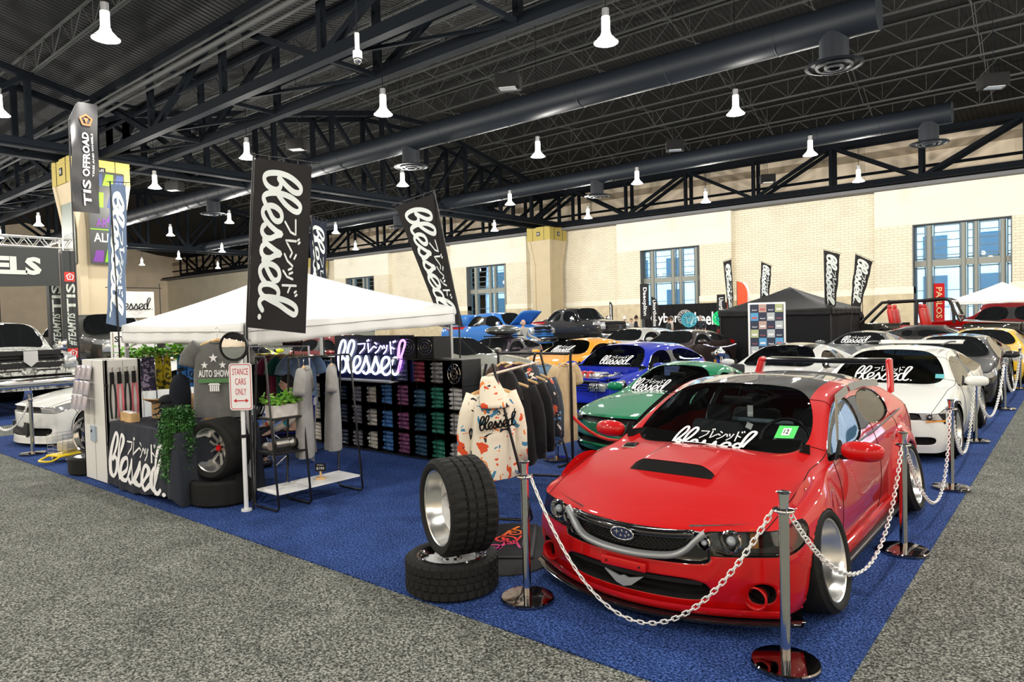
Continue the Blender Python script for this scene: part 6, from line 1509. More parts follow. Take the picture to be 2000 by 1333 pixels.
    def pr1(root, fr):
        m = MB()
        def star(cx, cz, R): m.add([fr(cx, cz)] + [fr(cx + (R if k % 2 == 0 else R * .4) * math.sin(k * PI / 5), cz + (R if k % 2 == 0 else R * .4) * math.cos(k * PI / 5)) for k in range(10)], [(0, (k + 1) % 10 + 1, k + 1) for k in range(10)])
        star(0, -.27, .052); star(-.10, -.345, .042); star(.10, -.345, .042); f = lambda u, v, w=0: fr(u, v)
        text(m, 'AUTO SHOW', f, -.17, -.47, .34, .075, .02)
        for k in range(5): m.add([fr(-.05 + k * .022, -.62), fr(-.034 + k * .022, -.62), fr(-.034 + k * .022, -.555), fr(-.05 + k * .022, -.555)], [(0, 1, 2, 3)])
        m.add([fr(-.07, -.552), fr(.07, -.552), fr(.05, -.535), fr(-.05, -.535)], [(0, 1, 2, 3)]); m.build('print', M_PRINT, root)
        g = MB(); g.add([fr(-.17, -.53), fr(.17, -.53), fr(.17, -.485), fr(-.17, -.485)], [(0, 1, 2, 3)]); g.build('green_print', mat('print_green', (.10, .22, .09), .8), root)
    g = garment('t_shirt', 'grey t-shirt with three stars and AUTO SHOW print hanging beside the sign', 't-shirt', (-7.05, 3.62, 1.75), .58, grey, w=.31, h=.80, th=.04, pr=pr1, seed=2)
    # ---- patterned shorts pegged along a line, garland, stance board
    r = thing('clothes_line', 'horizontal rail of pegged shorts under the tent valance', 'rail', (-9.9, 4.25, 1.46)); m = MB(); m.cyl((0, -.55, 0), (0, .6, 0), .010, 8); m.build('rail', M_WOOD, r, True, 50)
    for i, (y, c1, c2, lab, w_) in enumerate(((3.98, (.035, .03, .06), (.30, .24, .33), 'dark navy patterned shorts pegged next to the display stand', .30), (4.27, (.62, .48, .02), (.10, .09, .02), 'yellow and black patterned shorts pegged on the line', .18), (4.60, (.05, .22, .62), (.02, .03, .05), 'bright blue and black patterned shorts pegged on the line', .24))):
        r = thing('shorts', lab, 'shorts', (-9.86, y, 1.42), PI / 2 - .5); pm = blobs('shorts_print_%s' % ('navy', 'yellow', 'blue')[i], c1, [(c2, .54)], 16); m = MB()
        for s in (-1, 1): m.grid(lambda u, v: V((s * w_ * .27 + w_ * .25 * math.cos(u * 2 * PI) * (1 + .25 * v), .03 * math.sin(u * 2 * PI) * (1 + v), -.46 * v)), 18, 6, True)
        m.build('shorts_leg', pm, r, True); 
        for s in (-1, 1): g_ = MB(); g_.box((s * w_ * .3, 0, .01), (.015, .02, .06)); g_.build('peg', M_WOOD, r)
    r = thing('sign_board', 'white board reading STANCE ON under the tent edge', 'sign', (-11.5, 4.55, 1.56), PI / 2 - .1); m = MB(); m.box((0, 0, 0), (.66, .015, .42)); m.build('board', M_WHITEPL, r)
    m = MB(); f = lambda u, v, w=0: V((u, -.010, v)); text(m, 'STANCE', f, -.28, .05, .55, .09, .02); text(m, 'ON', f, -.05, -.14, .18, .09, .02); m.build('lettering', M_BLACK, r); m = MB()
    for s in (-1, 1): m.cyl((s * .3, 0, -1.56), (s * .3, 0, .2), .012, 8)
    m.build('leg', M_CHROME, r)
    r = thing('leaf_garland', 'string of green ivy leaves draped under the tent valance', 'garland', (-9.9, 3.72, 1.50)); rnd = random.Random(5); m = MB(); P = []; sp = []
    for k in range(60): t = k / 59; p = V((.015 * math.sin(t * 9), 1.1 * t, .012 * math.sin(t * 22) - .03)); sp.append(p); P += [p + V((rnd.gauss(0, .04), rnd.gauss(0, .03), rnd.gauss(.0, .05))) for _ in range(7)]
    leaves(m, P, .075, rnd); m.build('foliage', M_LEAF2, r); st = MB(); st.tube(sp, .005, 5); st.build('stem', M_LEAF, r)
    # ---- black ladder racks
    blkm = M_BLKMETAL
    r = thing('clothes_rack', 'low black tube display rack with ladder shelves beside the sign pole', 'rack', (-6.16, 3.60, 0))
    def aframe(m, y, zt, hw=.215, ht=.10):
        m.tube(crom([(-ht * .0 - .08, y, zt - .03), (-ht - .02, y, zt - .10), (-hw, y, .05)], 1) if False else [(-.10, y, zt), (-hw, y, .04), (-hw + .03, y, .012), (hw - .03, y, .012), (hw, y, .04), (.07, y, zt - .02), (.05, y, zt), (-.10, y, zt)], .011, 8)
    m = MB(); aframe(m, 0, 1.50); aframe(m, .36, 1.47); aframe(m, 1.0, 1.47)
    m.cyl((-.02, .30, 1.47), (-.02, 1.02, 1.47), .010, 8); m.build('tube_frame', blkm, r, True, 60)
    for z, y0, y1, mm, nm in ((1.13 - .24, 0, .36, M_BLACK, 'shelf'), (.55, 0, .36, M_BLACK, 'shelf'), (.17, .0, .36, M_WHITEPL, 'shelf'), (.17, .37, 1.0, M_WHITEPL, 'shelf')):
        w_ = .20 - .10 * z / 1.5; m = MB(); m.box((0, (y0 + y1) / 2, z), (w_ * 2, y1 - y0 - .02, .018)); m.build(nm, mm, r)
    r = thing('planter_box', 'whitewashed wooden planter of bright green leaves on the ladder shelf', 'planter', (-6.14, 3.80, .90)); m = MB()
    for s in (-1, 1): m.box((0, s * .15, .06), (.13, .012, .12)); m.box((s * .065, 0, .06), (.012, .30, .12))
    m.build('box_side', mat('whitewash_wood', (.55, .52, .50), .7, noise=(20, .1)), r); rnd = random.Random(8); m = MB(); P = [V((rnd.gauss(0, .05), rnd.uniform(-.17, .17), .13 + abs(rnd.gauss(0, .04)))) for _ in range(170)]; leaves(m, P, .07, rnd); m.build('foliage', M_LEAF2, r)
    r = thing('metal_part', 'small pile of chrome engine parts on the middle ladder shelf', 'car part', (-6.16, 3.78, .56)); m = MB(); m.cyl((0, -.08, .06), (.0, .06, .06), .055, 16); m.sphere((.02, .10, .06), .055, 12, 8); m.cyl((-.05, -.14, .05), (.04, -.14, .06), .04, 12); m.build('housing', mat('cast_metal', (.35, .34, .32), .3, .9), r, True, 40); m = MB(); m.cyl((.0, .14, .05), (.0, .19, .05), .05, 16); m.build('pulley', M_BLACK, r, True, 40)
    r = thing('price_sign', 'little black price sign on a pale wooden stand on the low shelf', 'sign', (-6.15, 4.22, .18), .7); m = MB(); m.box((0, 0, .01), (.10, .05, .02)); m.box((0, 0, .05), (.02, .01, .08)); m.build('stand', M_WOOD, r); m = MB(); m.box((0, 0, .125), (.11, .01, .085)); m.build('board', M_BLACK, r); m = MB(); text(m, '$100', lambda u, v, w=0: V((u, -.007, v)), -.04, .10, .08, .03); text(m, 'Posters', lambda u, v, w=0: V((u, -.007, v)), -.03, .145, .06, .014); m.build('lettering', M_PRINT, r)
    def pr2(root, fr): m = MB(); text(m, 'AUTO SHOW', lambda u, v, w=0: fr(u, v), -.16, -.47, .32, .075, .02); m.build('print', M_PRINT, root)
    lg = cloth('light_grey_jersey', (.25, .245, .235))
    garment('t_shirt', 'light grey t-shirt hanging on the black rack, nearer the ladder shelves', 't-shirt', (-6.18, 4.08, 1.455), 2.40, lg, w=.24, h=.90, pr=pr2, seed=11, tag_=True)
    garment('t_shirt', 'light grey t-shirt hanging on the black rack, nearer the neon sign', 't-shirt', (-6.18, 4.42, 1.455), 2.50, lg, w=.23, h=.88, seed=12)
    # ---- cube shelves
    cell = .332; x0, y0 = -8.575, 6.16; r = thing('cube_shelves', 'long wall of black wire cube shelves packed with bagged clothing', 'shelves', (x0, y0, 0)); m = MB(); wires = MB(); dep = .34
    def cube(i, k, open_=False):
        xa, xb, za, zb = i * cell, (i + 1) * cell, k * .325 + .01, (k + 1) * .325 + .01
        for x in (xa, xb): m.box((x, dep / 2, (za + zb) / 2), (.010, dep, .32))
        for z in (za, zb): m.box(((xa + xb) / 2, dep / 2, z), (cell, dep, .010))
        m.box(((xa + xb) / 2, dep, (za + zb) / 2), (cell, .006, .32))
        wires.box(((xa + xb) / 2, -.004, (za + zb) / 2), (.005, .005, .32))
        for x in (xa, xb): wires.box((x, -.004, (za + zb) / 2), (.014, .008, .325))
        for z in (za, zb): wires.box(((xa + xb) / 2, -.004, z), (cell, .008, .014))
    cells = []
    for i in range(8):
        for k in range(3): cube(i, k); cells.append((i, k))
        if i >= 4: cube(i, 3); 
        if 4 <= i < 7: cells.append((i, 3))
    for i in range(-4, 0):
        for k in range(4): cube(i, k); cells.append((i, k))
    m.build('panel', mat('shelf_panel_black', (.015, .016, .018), .35), r); wires.build('wire_frame', M_BLKMETAL, r)
    m = MB(); m.box((2 * cell, .12, .995), (4 * cell + .1, .42, .02)); m.build('top_board', mat('grey_board', (.42, .42, .42), .5), r)
    cols = [((.03, .045, .09), 'navy'), ((.32, .30, .34), 'grey'), ((.75, .70, .60), 'cream'), ((.06, .18, .42), 'blue'), ((.22, .07, .16), 'plum'), ((.03, .09, .15), 'dark teal'), ((.02, .17, .11), 'green'), ((.42, .41, .40), 'ash grey')]
    protos = {}
    def bagmesh(c, nm, sd):
        key = (nm, sd)
        if key in protos: return protos[key]
        rnd = random.Random(hash(nm) % 97 + sd * 13 if False else sum(map(ord, nm)) + sd * 13); m = MB(); w_, d_, h_ = .152, .13, .034
        def f(u, v):
            a = u * 2 * PI; p = v * PI; c_, s_ = math.cos(a), math.sin(a); e = math.sin(p) ** .45
            x = w_ * (abs(c_) ** .35) * (1 if c_ > 0 else -1) * e; y = d_ * (abs(s_) ** .35) * (1 if s_ > 0 else -1) * e
            return V((x + .006 * math.sin(y * 50 + sd), y + .006 * math.sin(x * 44 + sd * 2), h_ * math.cos(p) * (1 + .25 * math.sin(x * 30 + sd) * math.cos(y * 27 + sd)) + .004 * math.sin(x * 70 + sd * 3)))
        m.grid(f, 28, 10, True); mm = mat('bagged_%s_cloth' % nm.replace(' ', '_'), c, .10, coat=1, bump=(30, .9)); o = m.build('folded_garment', mm, None, True); protos[key] = o; return o
    rowN = ('bottom', 'second', 'third', 'top'); colN = {-4: 'farthest', -3: 'second farthest', -2: 'third', -1: 'fourth', 0: 'fifth', 1: 'sixth', 2: 'seventh', 3: 'eighth', 4: 'ninth', 5: 'tenth', 6: 'eleventh', 7: 'last'}
    ordn = ('lowest', 'second up', 'third up', 'fourth up', 'fifth up'); used = set()
    for (i, k) in cells:
        c, nm = cols[(i if i >= 0 else (3, 7, 2, 3)[i + 4]) % 8]
        if i == 5 and k == 3: c, nm = (.22, .03, .05), 'burgundy'
        if i == 6 and k == 3: c, nm = (.24, .24, .24), 'mid grey'
        if i == 4 and k == 3: c, nm = (.012, .03, .055), 'ink blue'
        rnd = random.Random(i * 7 + k * 3 + 50); n = rnd.choice((4, 5, 5, 4)); sd = rnd.randint(0, 2)
        for j in range(n):
            p = bagmesh(c, nm, (sd + j) % 3); key = id(p)
            o = p if key not in used else p.copy()
            if key in used: COL.objects.link(o)
            used.add(key); o.location = (x0 + (i + .5) * cell, y0 + .155 + rnd.uniform(-.01, .01), k * .325 + .052 + j * .056); o.rotation_euler = (rnd.uniform(-.03, .03), rnd.uniform(-.05, .05), rnd.uniform(-.1, .1)); o.scale = (.95, 1, 1)
            o['label'] = 'bagged %s garment, %s, %s row, %s column of the cube shelves' % (nm, ordn[j], rowN[k], colN[i]); o['category'] = 'folded garment'; o['group'] = 'bagged garments in the cube shelves'
    # display pieces in front of some stacks
    for i, k, s_ in ((4, 3, 'Blessed'), (5, 3, 'Blessed'), (6, 2, 'Blessed')):
        pass
    # fans in the crates on top
    for i in (5, 6):
        r = thing('storage_crate', 'black mesh crate on top of the cube shelves, %s' % ('next to the neon sign' if i == 5 else 'farther from the neon sign'), 'crate', (x0 + (i + .0) * cell, y0 + .16, 1.325)); m = MB()
        for s in (-1, 1): m.box((s * .15, 0, .14), (.012, .30, .28)); m.box((0, s * .15, .14), (.30, .012, .28))
        m.box((0, 0, .006), (.3, .3, .012)); m.build('crate_wall', M_BLACK, r); m = MB()
        for q in range(3): m.tube([V((.05 * (q + .6) * math.cos(a), -.158, .15 + .04 * (q + .6) * math.sin(a))) for a in [t * PI / 9 for t in range(18)]], .003, 5, True)
        m.build('round_mesh', M_CHROME, r)
    r = thing('mesh_wheel_basket', 'round chrome wire basket in the end cube of the shelves', 'basket', (x0 + 7.5 * cell, y0 + .02, 3.5 * .325)); m = MB()
    for q in range(12): a = q * PI / 6; m.bar((.02 * math.cos(a), 0, .02 * math.sin(a)), (.11 * math.cos(a), 0, .13 * math.sin(a)), .006)
    for rad in (.06, .11): m.tube([V((rad * math.cos(a), 0, rad * 1.15 * math.sin(a))) for a in [t * PI / 10 for t in range(20)]], .004, 5, True)
    m.build('wires', M_CHROME, r)
    # ---- neon sign
    r = thing('neon_sign', 'glowing blue neon script sign on the cube shelves', 'neon sign', (-8.55, 6.10, 1.01)); W_ = 1.72
    m = MB(); m.box((W_ / 2, .10, .31), (W_, .02, .62)); m.build('backing_panel', mat('neon_panel', (.006, .010, .07), .25), r)
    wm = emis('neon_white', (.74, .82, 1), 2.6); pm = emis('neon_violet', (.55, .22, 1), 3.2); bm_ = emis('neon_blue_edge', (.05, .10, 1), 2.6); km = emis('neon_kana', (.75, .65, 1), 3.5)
    fr = lambda u, v, w=0: V((.10 + u * 1.52, .07 - w, .08 + v * 1.10))
    m = MB()
    for k, s in enumerate(BL[:4]): m.tube([fr(*_norm((p.x, p.y))) for p in crom([(*p, 0) for p in s], 5)], .017, 8)
    m.build('letters', wm, r, True)
    m = MB(); m.tube([fr(*_norm((p.x, p.y))) for p in crom([(*p, 0) for p in BL[4][:7]], 5)], .017, 8); m.build('letter_tail', wm, r, True)
    m = MB(); m.tube([fr(*_norm((p.x, p.y))) for p in crom([(*p, 0) for p in BL[4][6:15]], 5)], .020, 8); m.build('violet_loop', pm, r, True)
    m = MB()
    for s in KANA: m.tube([fr(*_norm(p)) for p in s], .009, 6)
    m.build('katakana', km, r, True)
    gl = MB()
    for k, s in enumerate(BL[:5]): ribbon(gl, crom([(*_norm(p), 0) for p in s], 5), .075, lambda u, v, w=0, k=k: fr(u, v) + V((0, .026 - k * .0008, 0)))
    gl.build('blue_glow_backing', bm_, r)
    # ---- hoodie rack
    P1, P2 = V((-4.10, 4.62, 1.31)), V((-4.78, 6.22, 1.31)); dr = (P2 - P1).normalized(); sd = V((dr.y, -dr.x, 0))
    r = thing('hoodie_rack', 'black a-frame clothes rack with a pale wooden bar holding hoodies', 'rack', (0, 0, 0)); m = MB()
    for P in (P1, P2):
        m = MB(); a = P + sd * .03 + V((0, 0, .10)); b = P - sd * .03 + V((0, 0, .10))
        m.tube([a, P + sd * .36 + V((0, 0, -1.28)), P + sd * .34 + V((0, 0, -1.30)), P - sd * .34 + V((0, 0, -1.30)), P - sd * .36 + V((0, 0, -1.28)), b], .013, 8); m.build('a_frame', blkm, r, True, 60)
    m = MB(); m.cyl(P1 - dr * .04, P2 + dr * .04, .013, 12); m.build('hanging_bar', mat('ash_wood', (.55, .45, .35), .5), r, True, 50)
    bk = [V((-5.92, 6.85, 0)), V((-4.86, 6.98, 0))]; r = thing('garment_rack', 'black rectangular clothes rack standing beyond the hoodie rack', 'rack', (0, 0, 0)); m = MB(); t = 1.36
    m.tube(crom([bk[0], bk[0] + V((0, 0, t - .05)), bk[0] + V((.05, 0, t)), bk[1] + V((-.05, 0, t)), bk[1] + V((0, 0, t - .05)), bk[1]], 4), .017, 10)
    for q in bk: m.tube([q + V((0, -.3, .015)), q + V((0, .3, .015))], .015, 8)
    m.build('tube_frame', blkm, r, True, 60)
    cream = blobs('splatter_print', (.78, .72, .58), [((.70, .08, .02), .60), ((.05, .22, .38), .64), ((.02, .02, .03), .66), ((.80, .22, .04), .66)], 5.5)
    multi = blobs('night_splatter_print', (.02, .022, .03), [((.55, .10, .05), .58), ((.10, .25, .50), .60), ((.70, .62, .52), .63)], 7)
    bh = cloth('black_fleece', (.010, .010, .011)); yaw = math.atan2(.637, .77)
    def prs(root, fr): 
        m = MB(); logo(m, lambda u, v, w=0: fr(-.17 + u * .34, -.44 + v * .28 + u * .03), .05, False); m.build('script_print', M_MATTE, root)
    def pre(root, fr): m = MB(); f = lambda u, v, w=0: fr(u, v); text(m, 'BEEN BROKEN.', f, -.2, -.50, .42, .06, .02) if False else text(m, 'BROKEN.', f, -.16, -.52, .34, .065, .02); text(m, 'BROKEN', f, -.16, -.40, .28, .065, .02) if False else None; m.build('block_print', M_PRINT, root)
    hp = lambda t: P1.lerp(P2, t)
    for t, mm, lab, ry, pr, sd_ in ((.02, cream, 'cream splatter-print hoodie at the near end of the hoodie rack', yaw + .35, prs, 1), (.34, bh, 'black hoodie with white block letters on the hoodie rack', yaw - .1, pre, 4), (.56, bh, 'plain black hoodie in the middle of the hoodie rack', yaw - .3, None, 5), (.76, multi, 'dark splatter-print hoodie toward the far end of the hoodie rack', yaw - .35, None, 6), (.90, cloth('slate_fleece', (.05, .06, .075)), 'slate grey hoodie at the far end of the hoodie rack', yaw - .5, None, 7)):
        p = hp(t); garment('hoodie', lab, 'hoodie', (p.x, p.y, p.z - .035), ry, mm, True, True, .225 if sd_ == 1 else .26, .085, .74, pr, 'hoodies on the rack' if False else None, sd_)
    for t, mm, lab, ry, sd_ in ((.08, cloth('brown_jersey', (.06, .035, .025)), 'brown shirt at the wagon end of the black rectangular rack', yaw + .9, 21), (.30, cloth('plum_jersey', (.045, .015, .04)), 'dark plum sweatshirt on the black rectangular rack', yaw - .2, 22), (.62, cloth('sky_jersey', (.16, .26, .38)), 'light blue t-shirt with white print on the black rectangular rack', yaw, 23), (.92, cloth('tan_jersey', (.48, .36, .21)), 'tan t-shirt at the green-coupe end of the black rectangular rack', yaw + .9, 24)):
        p = bk[0].lerp(bk[1], t); pr_ = None
        if sd_ == 23:
            def pr_(root, fr): m = MB(); logo(m, lambda u, v, w=0: fr(-.11 + u * .22, -.34 + v * .22), .07, False); m.build('print', M_PRINT, root)
        garment('t_shirt' if sd_ != 22 else 'sweatshirt', lab, 't-shirt' if sd_ != 22 else 'sweatshirt', (p.x, p.y, t_ := 1.36 - .035), ry, mm, sd_ == 22, False, .25, .05, .72 if sd_ != 24 else .95, pr_, None, sd_)
    # shirts behind the mirror, on a back rail
    r = thing('back_clothes_rail', 'chrome rail of coloured shirts behind the seated person', 'rack', (-8.9, 5.55, 0), .1); m = MB(); m.cyl((-.75, 0, 1.50), (.55, 0, 1.50), .014, 10)
    for x in (-.75, .55): m.cyl((x, 0, 0), (x, 0, 1.50), .014, 10); m.cyl((x, -.25, .02), (x, .25, .02), .014, 8)
    m.build('tube_frame', M_CHROME, r, True, 60)
    for i, (x, c, nm) in enumerate(((-9.6, (.55, .55, .56), 'white'), (-9.4, (.010, .010, .012), 'black'), (-9.15, (.01, .011, .012), 'black printed'), (-8.9, (.20, .03, .07), 'maroon'), (-8.68, (.012, .09, .06), 'bottle green'), (-8.45, (.16, .24, .33), 'light denim blue'))):
        garment('t_shirt', '%s t-shirt on the chrome rail behind the seated person' % nm, 't-shirt', (x, 5.50 + (x + 8.9) * .1, 1.465), yaw + .75, cloth('%s_jersey' % nm.replace(' ', '_'), c), w=.24, h=.72, seed=30 + i, grp=None)
    r = thing('sign_board', 'brown square sign with cream lettering above the back clothes rail', 'sign', (-9.2, 5.9, 1.62), yaw); m = MB(); m.box((0, 0, 0), (.30, .02, .28)); m.build('board', mat('brown_board', (.05, .025, .018), .6), r); m = MB(); f = lambda u, v, w=0: V((u, -.013, v)); text(m, 'Gear', f, -.08, .02, .16, .07, .02); text(m, 'Customs', f, -.13, -.08, .26, .07, .02); m.build('lettering', mat('cream_print', (.75, .70, .6), .7), r); m = MB(); m.cyl((0, .02, -1.62), (0, .02, .1), .012, 8); m.build('post', M_BLKMETAL, r)
    # folding chair and seated person
    cx, cy = -8.05, 5.05; r = thing('camp_chair', 'blue folding camp chair with crossed steel legs under the tent', 'chair', (cx, cy, 0), -.3)
    m = MB()
    for s in (-1, 1):
        m.cyl((s * .27, -.25, .02), (-s * .27, -.22, .42), .009, 8); m.cyl((s * .27, -.25, .02), (s * .27, .25, .42), .009, 8); m.cyl((s * .27, .25, .02), (s * .27, -.25, .42), .009, 8); m.cyl((s * .27, .25, .02), (-s * .27, .25, .42), .009, 8); m.cyl((s * .27, .24, .02), (s * .27, .30, .86), .010, 8); m.cyl((s * .27, -.25, .02), (s * .27, -.25, .62), .010, 8)
    m.build('leg_frame', M_SILVER, r, True, 50); nb = mat('royal_blue_nylon', (.006, .02, .30), .6)
    m = MB(); m.grid(lambda u, v: V((lerp(-.26, .26, u), lerp(-.25, .24, v), .43 - .05 * math.sin(u * PI))), 8, 8); m.build('seat', nb, r, True, solid=.006); m = MB(); m.grid(lambda u, v: V((lerp(-.26, .26, u), .26 + .04 * v + .02 * math.sin(u * PI), lerp(.42, .86, v))), 8, 8); m.build('backrest', nb, r, True, solid=.006)
    m = MB()
    for s in (-1, 1): m.box((s * .28, 0, .63), (.06, .5, .012))
    m.build('armrest', nb, r)
    person('person seated in the blue camp chair in a colourful patterned top, head down', cx, cy + .02, -.3, blobs('patterned_top', (.70, .62, .50), [((.65, .10, .03), .56), ((.05, .30, .35), .58)], 6), mat('dark_trousers', (.02, .02, .03), .8), (.012, .010, .012), 'sit', h=1.62, sit=.46)
    # crinkled yellow toy cart
    ym = mat('cart_yellow', (.80, .58, .01), .4); r = thing('shopping_cart', 'low yellow wire shopping cart in front of the white sports car', 'cart', (-10.95, 3.50, 0), 1.9); r.scale = (.72, .72, .72); m = MB()
    for k in range(9): x = -.42 + k * .105; m.cyl((x, -.2, .16), (x, -.22, .52 + .03 * k * .3), .003, 5); m.cyl((x, .2, .16), (x, .22, .52), .003, 5)
    for k in range(6): z = .18 + k * .07; m.tube([(-.42, -.205, z), (.42, -.215, z), (.42, .215, z), (-.42, .205, z)], .003, 5, True)
    m.build('wire_basket', M_CHROME, r); m = MB(); m.rbox((0, 0, .13), (.92, .44, .04), .02); m.box((.47, 0, .35), (.03, .46, .4)); m.tube(crom([(-.45, -.16, .12), (-.62, -.16, .07), (-.68, 0, .07), (-.62, .16, .07), (-.45, .16, .12)], 4), .02, 8); m.build('frame', ym, r, True, 40)
    for x in (-.3, .3):
        for s in (-1, 1): m = MB(); m.T = Matrix.Translation((x, s * .19, .055)) @ Matrix.Rotation(PI / 2, 4, 'Z'); m.lathe([(.0, -.02), (.05, -.02), (.055, 0), (.05, .02), (.0, .02)], (0, 0, 0), 18, 'X'); m.build('caster', M_SILVER, r, True, 40)
    m = MB(); m.rbox((-.1, 0, .28), (.4, .28, .2), .04); m.build('packed_bags', mat('beige_bag', (.5, .46, .38), .6), r, True, 50)
    # rubber mats
    r = thing('floor_mat', 'black rubber mat with red and violet scroll artwork under the hoodie rack', 'mat', (-3.62, 4.20, .006), .62)
    m = MB(); m.rbox((0, 0, .004), (.52, .86, .012), .008); m.build('mat_base', mat('black_mat', (.012, .012, .014), .75), r, True, 40); e = MB(); ol = rr(.50, .84, .05); il = rr(.46, .80, .04); n = len(ol); e.add([V((u, v, .0115)) for u, v in ol] + [V((u, v, .0115)) for u, v in il], [(k, (k + 1) % n, n + (k + 1) % n, n + k) for k in range(n)]); e.build('raised_border', mat('mat_edge', (.04, .04, .045), .6), r)
    am, nt, b = new_mat('scroll_art'); tc = nt.nodes.new('ShaderNodeTexCoord'); sx = nt.nodes.new('ShaderNodeSeparateXYZ'); nt.links.new(tc.outputs['Object'], sx.inputs[0]); mr_ = nt.nodes.new('ShaderNodeMapRange'); mr_.inputs[1].default_value = -.3; mr_.inputs[2].default_value = .3; nt.links.new(sx.outputs[1], mr_.inputs[0]); rp = ramp(nt, mr_.outputs[0], [(.0, (.35, .02, .30)), (.5, (.75, .03, .03)), (1, (.85, .20, .02))]); nt.links.new(rp.outputs[0], b.inputs['Base Color'])
    s = MB(); fl = lambda u, v, w=0: V((u, v, .0122))
    for c_, rr0, a0, sgn in (((0, .0), .10, 0, 1), ((.07, .17), .08, 2, -1), ((-.07, -.18), .08, 4, 1), ((.05, -.08), .05, 1, -1)):
        ribbon(s, [(c_[0] + rr0 * (1 - t / 22) * math.cos(a0 + sgn * t * .42), c_[1] + rr0 * (1 - t / 22) * math.sin(a0 + sgn * t * .42)) for t in range(19)], .022, fl)
    ribbon(s, [(-.12, -.33), (-.05, -.26), (.02, -.10), (-.02, .08), (.03, .22), (.10, .34)], .03, fl); ribbon(s, [(.14, -.2), (.1, -.05), (.14, .1)], .02, fl); s.build('scroll_print', am, r)
    r = thing('floor_mat', 'plain black oval rubber pad beneath the scroll-art mat', 'mat', (-3.50, 4.12, 0), .6); m = MB(); m.lathe([(0, .006), (.62, .006), (.63, 0)], (0, 0, 0), 40); m.v = [(x * .68, y * 1.0, z) for x, y, z in m.v]; m.build('pad', mat('black_pad', (.018, .018, .02), .8), r)

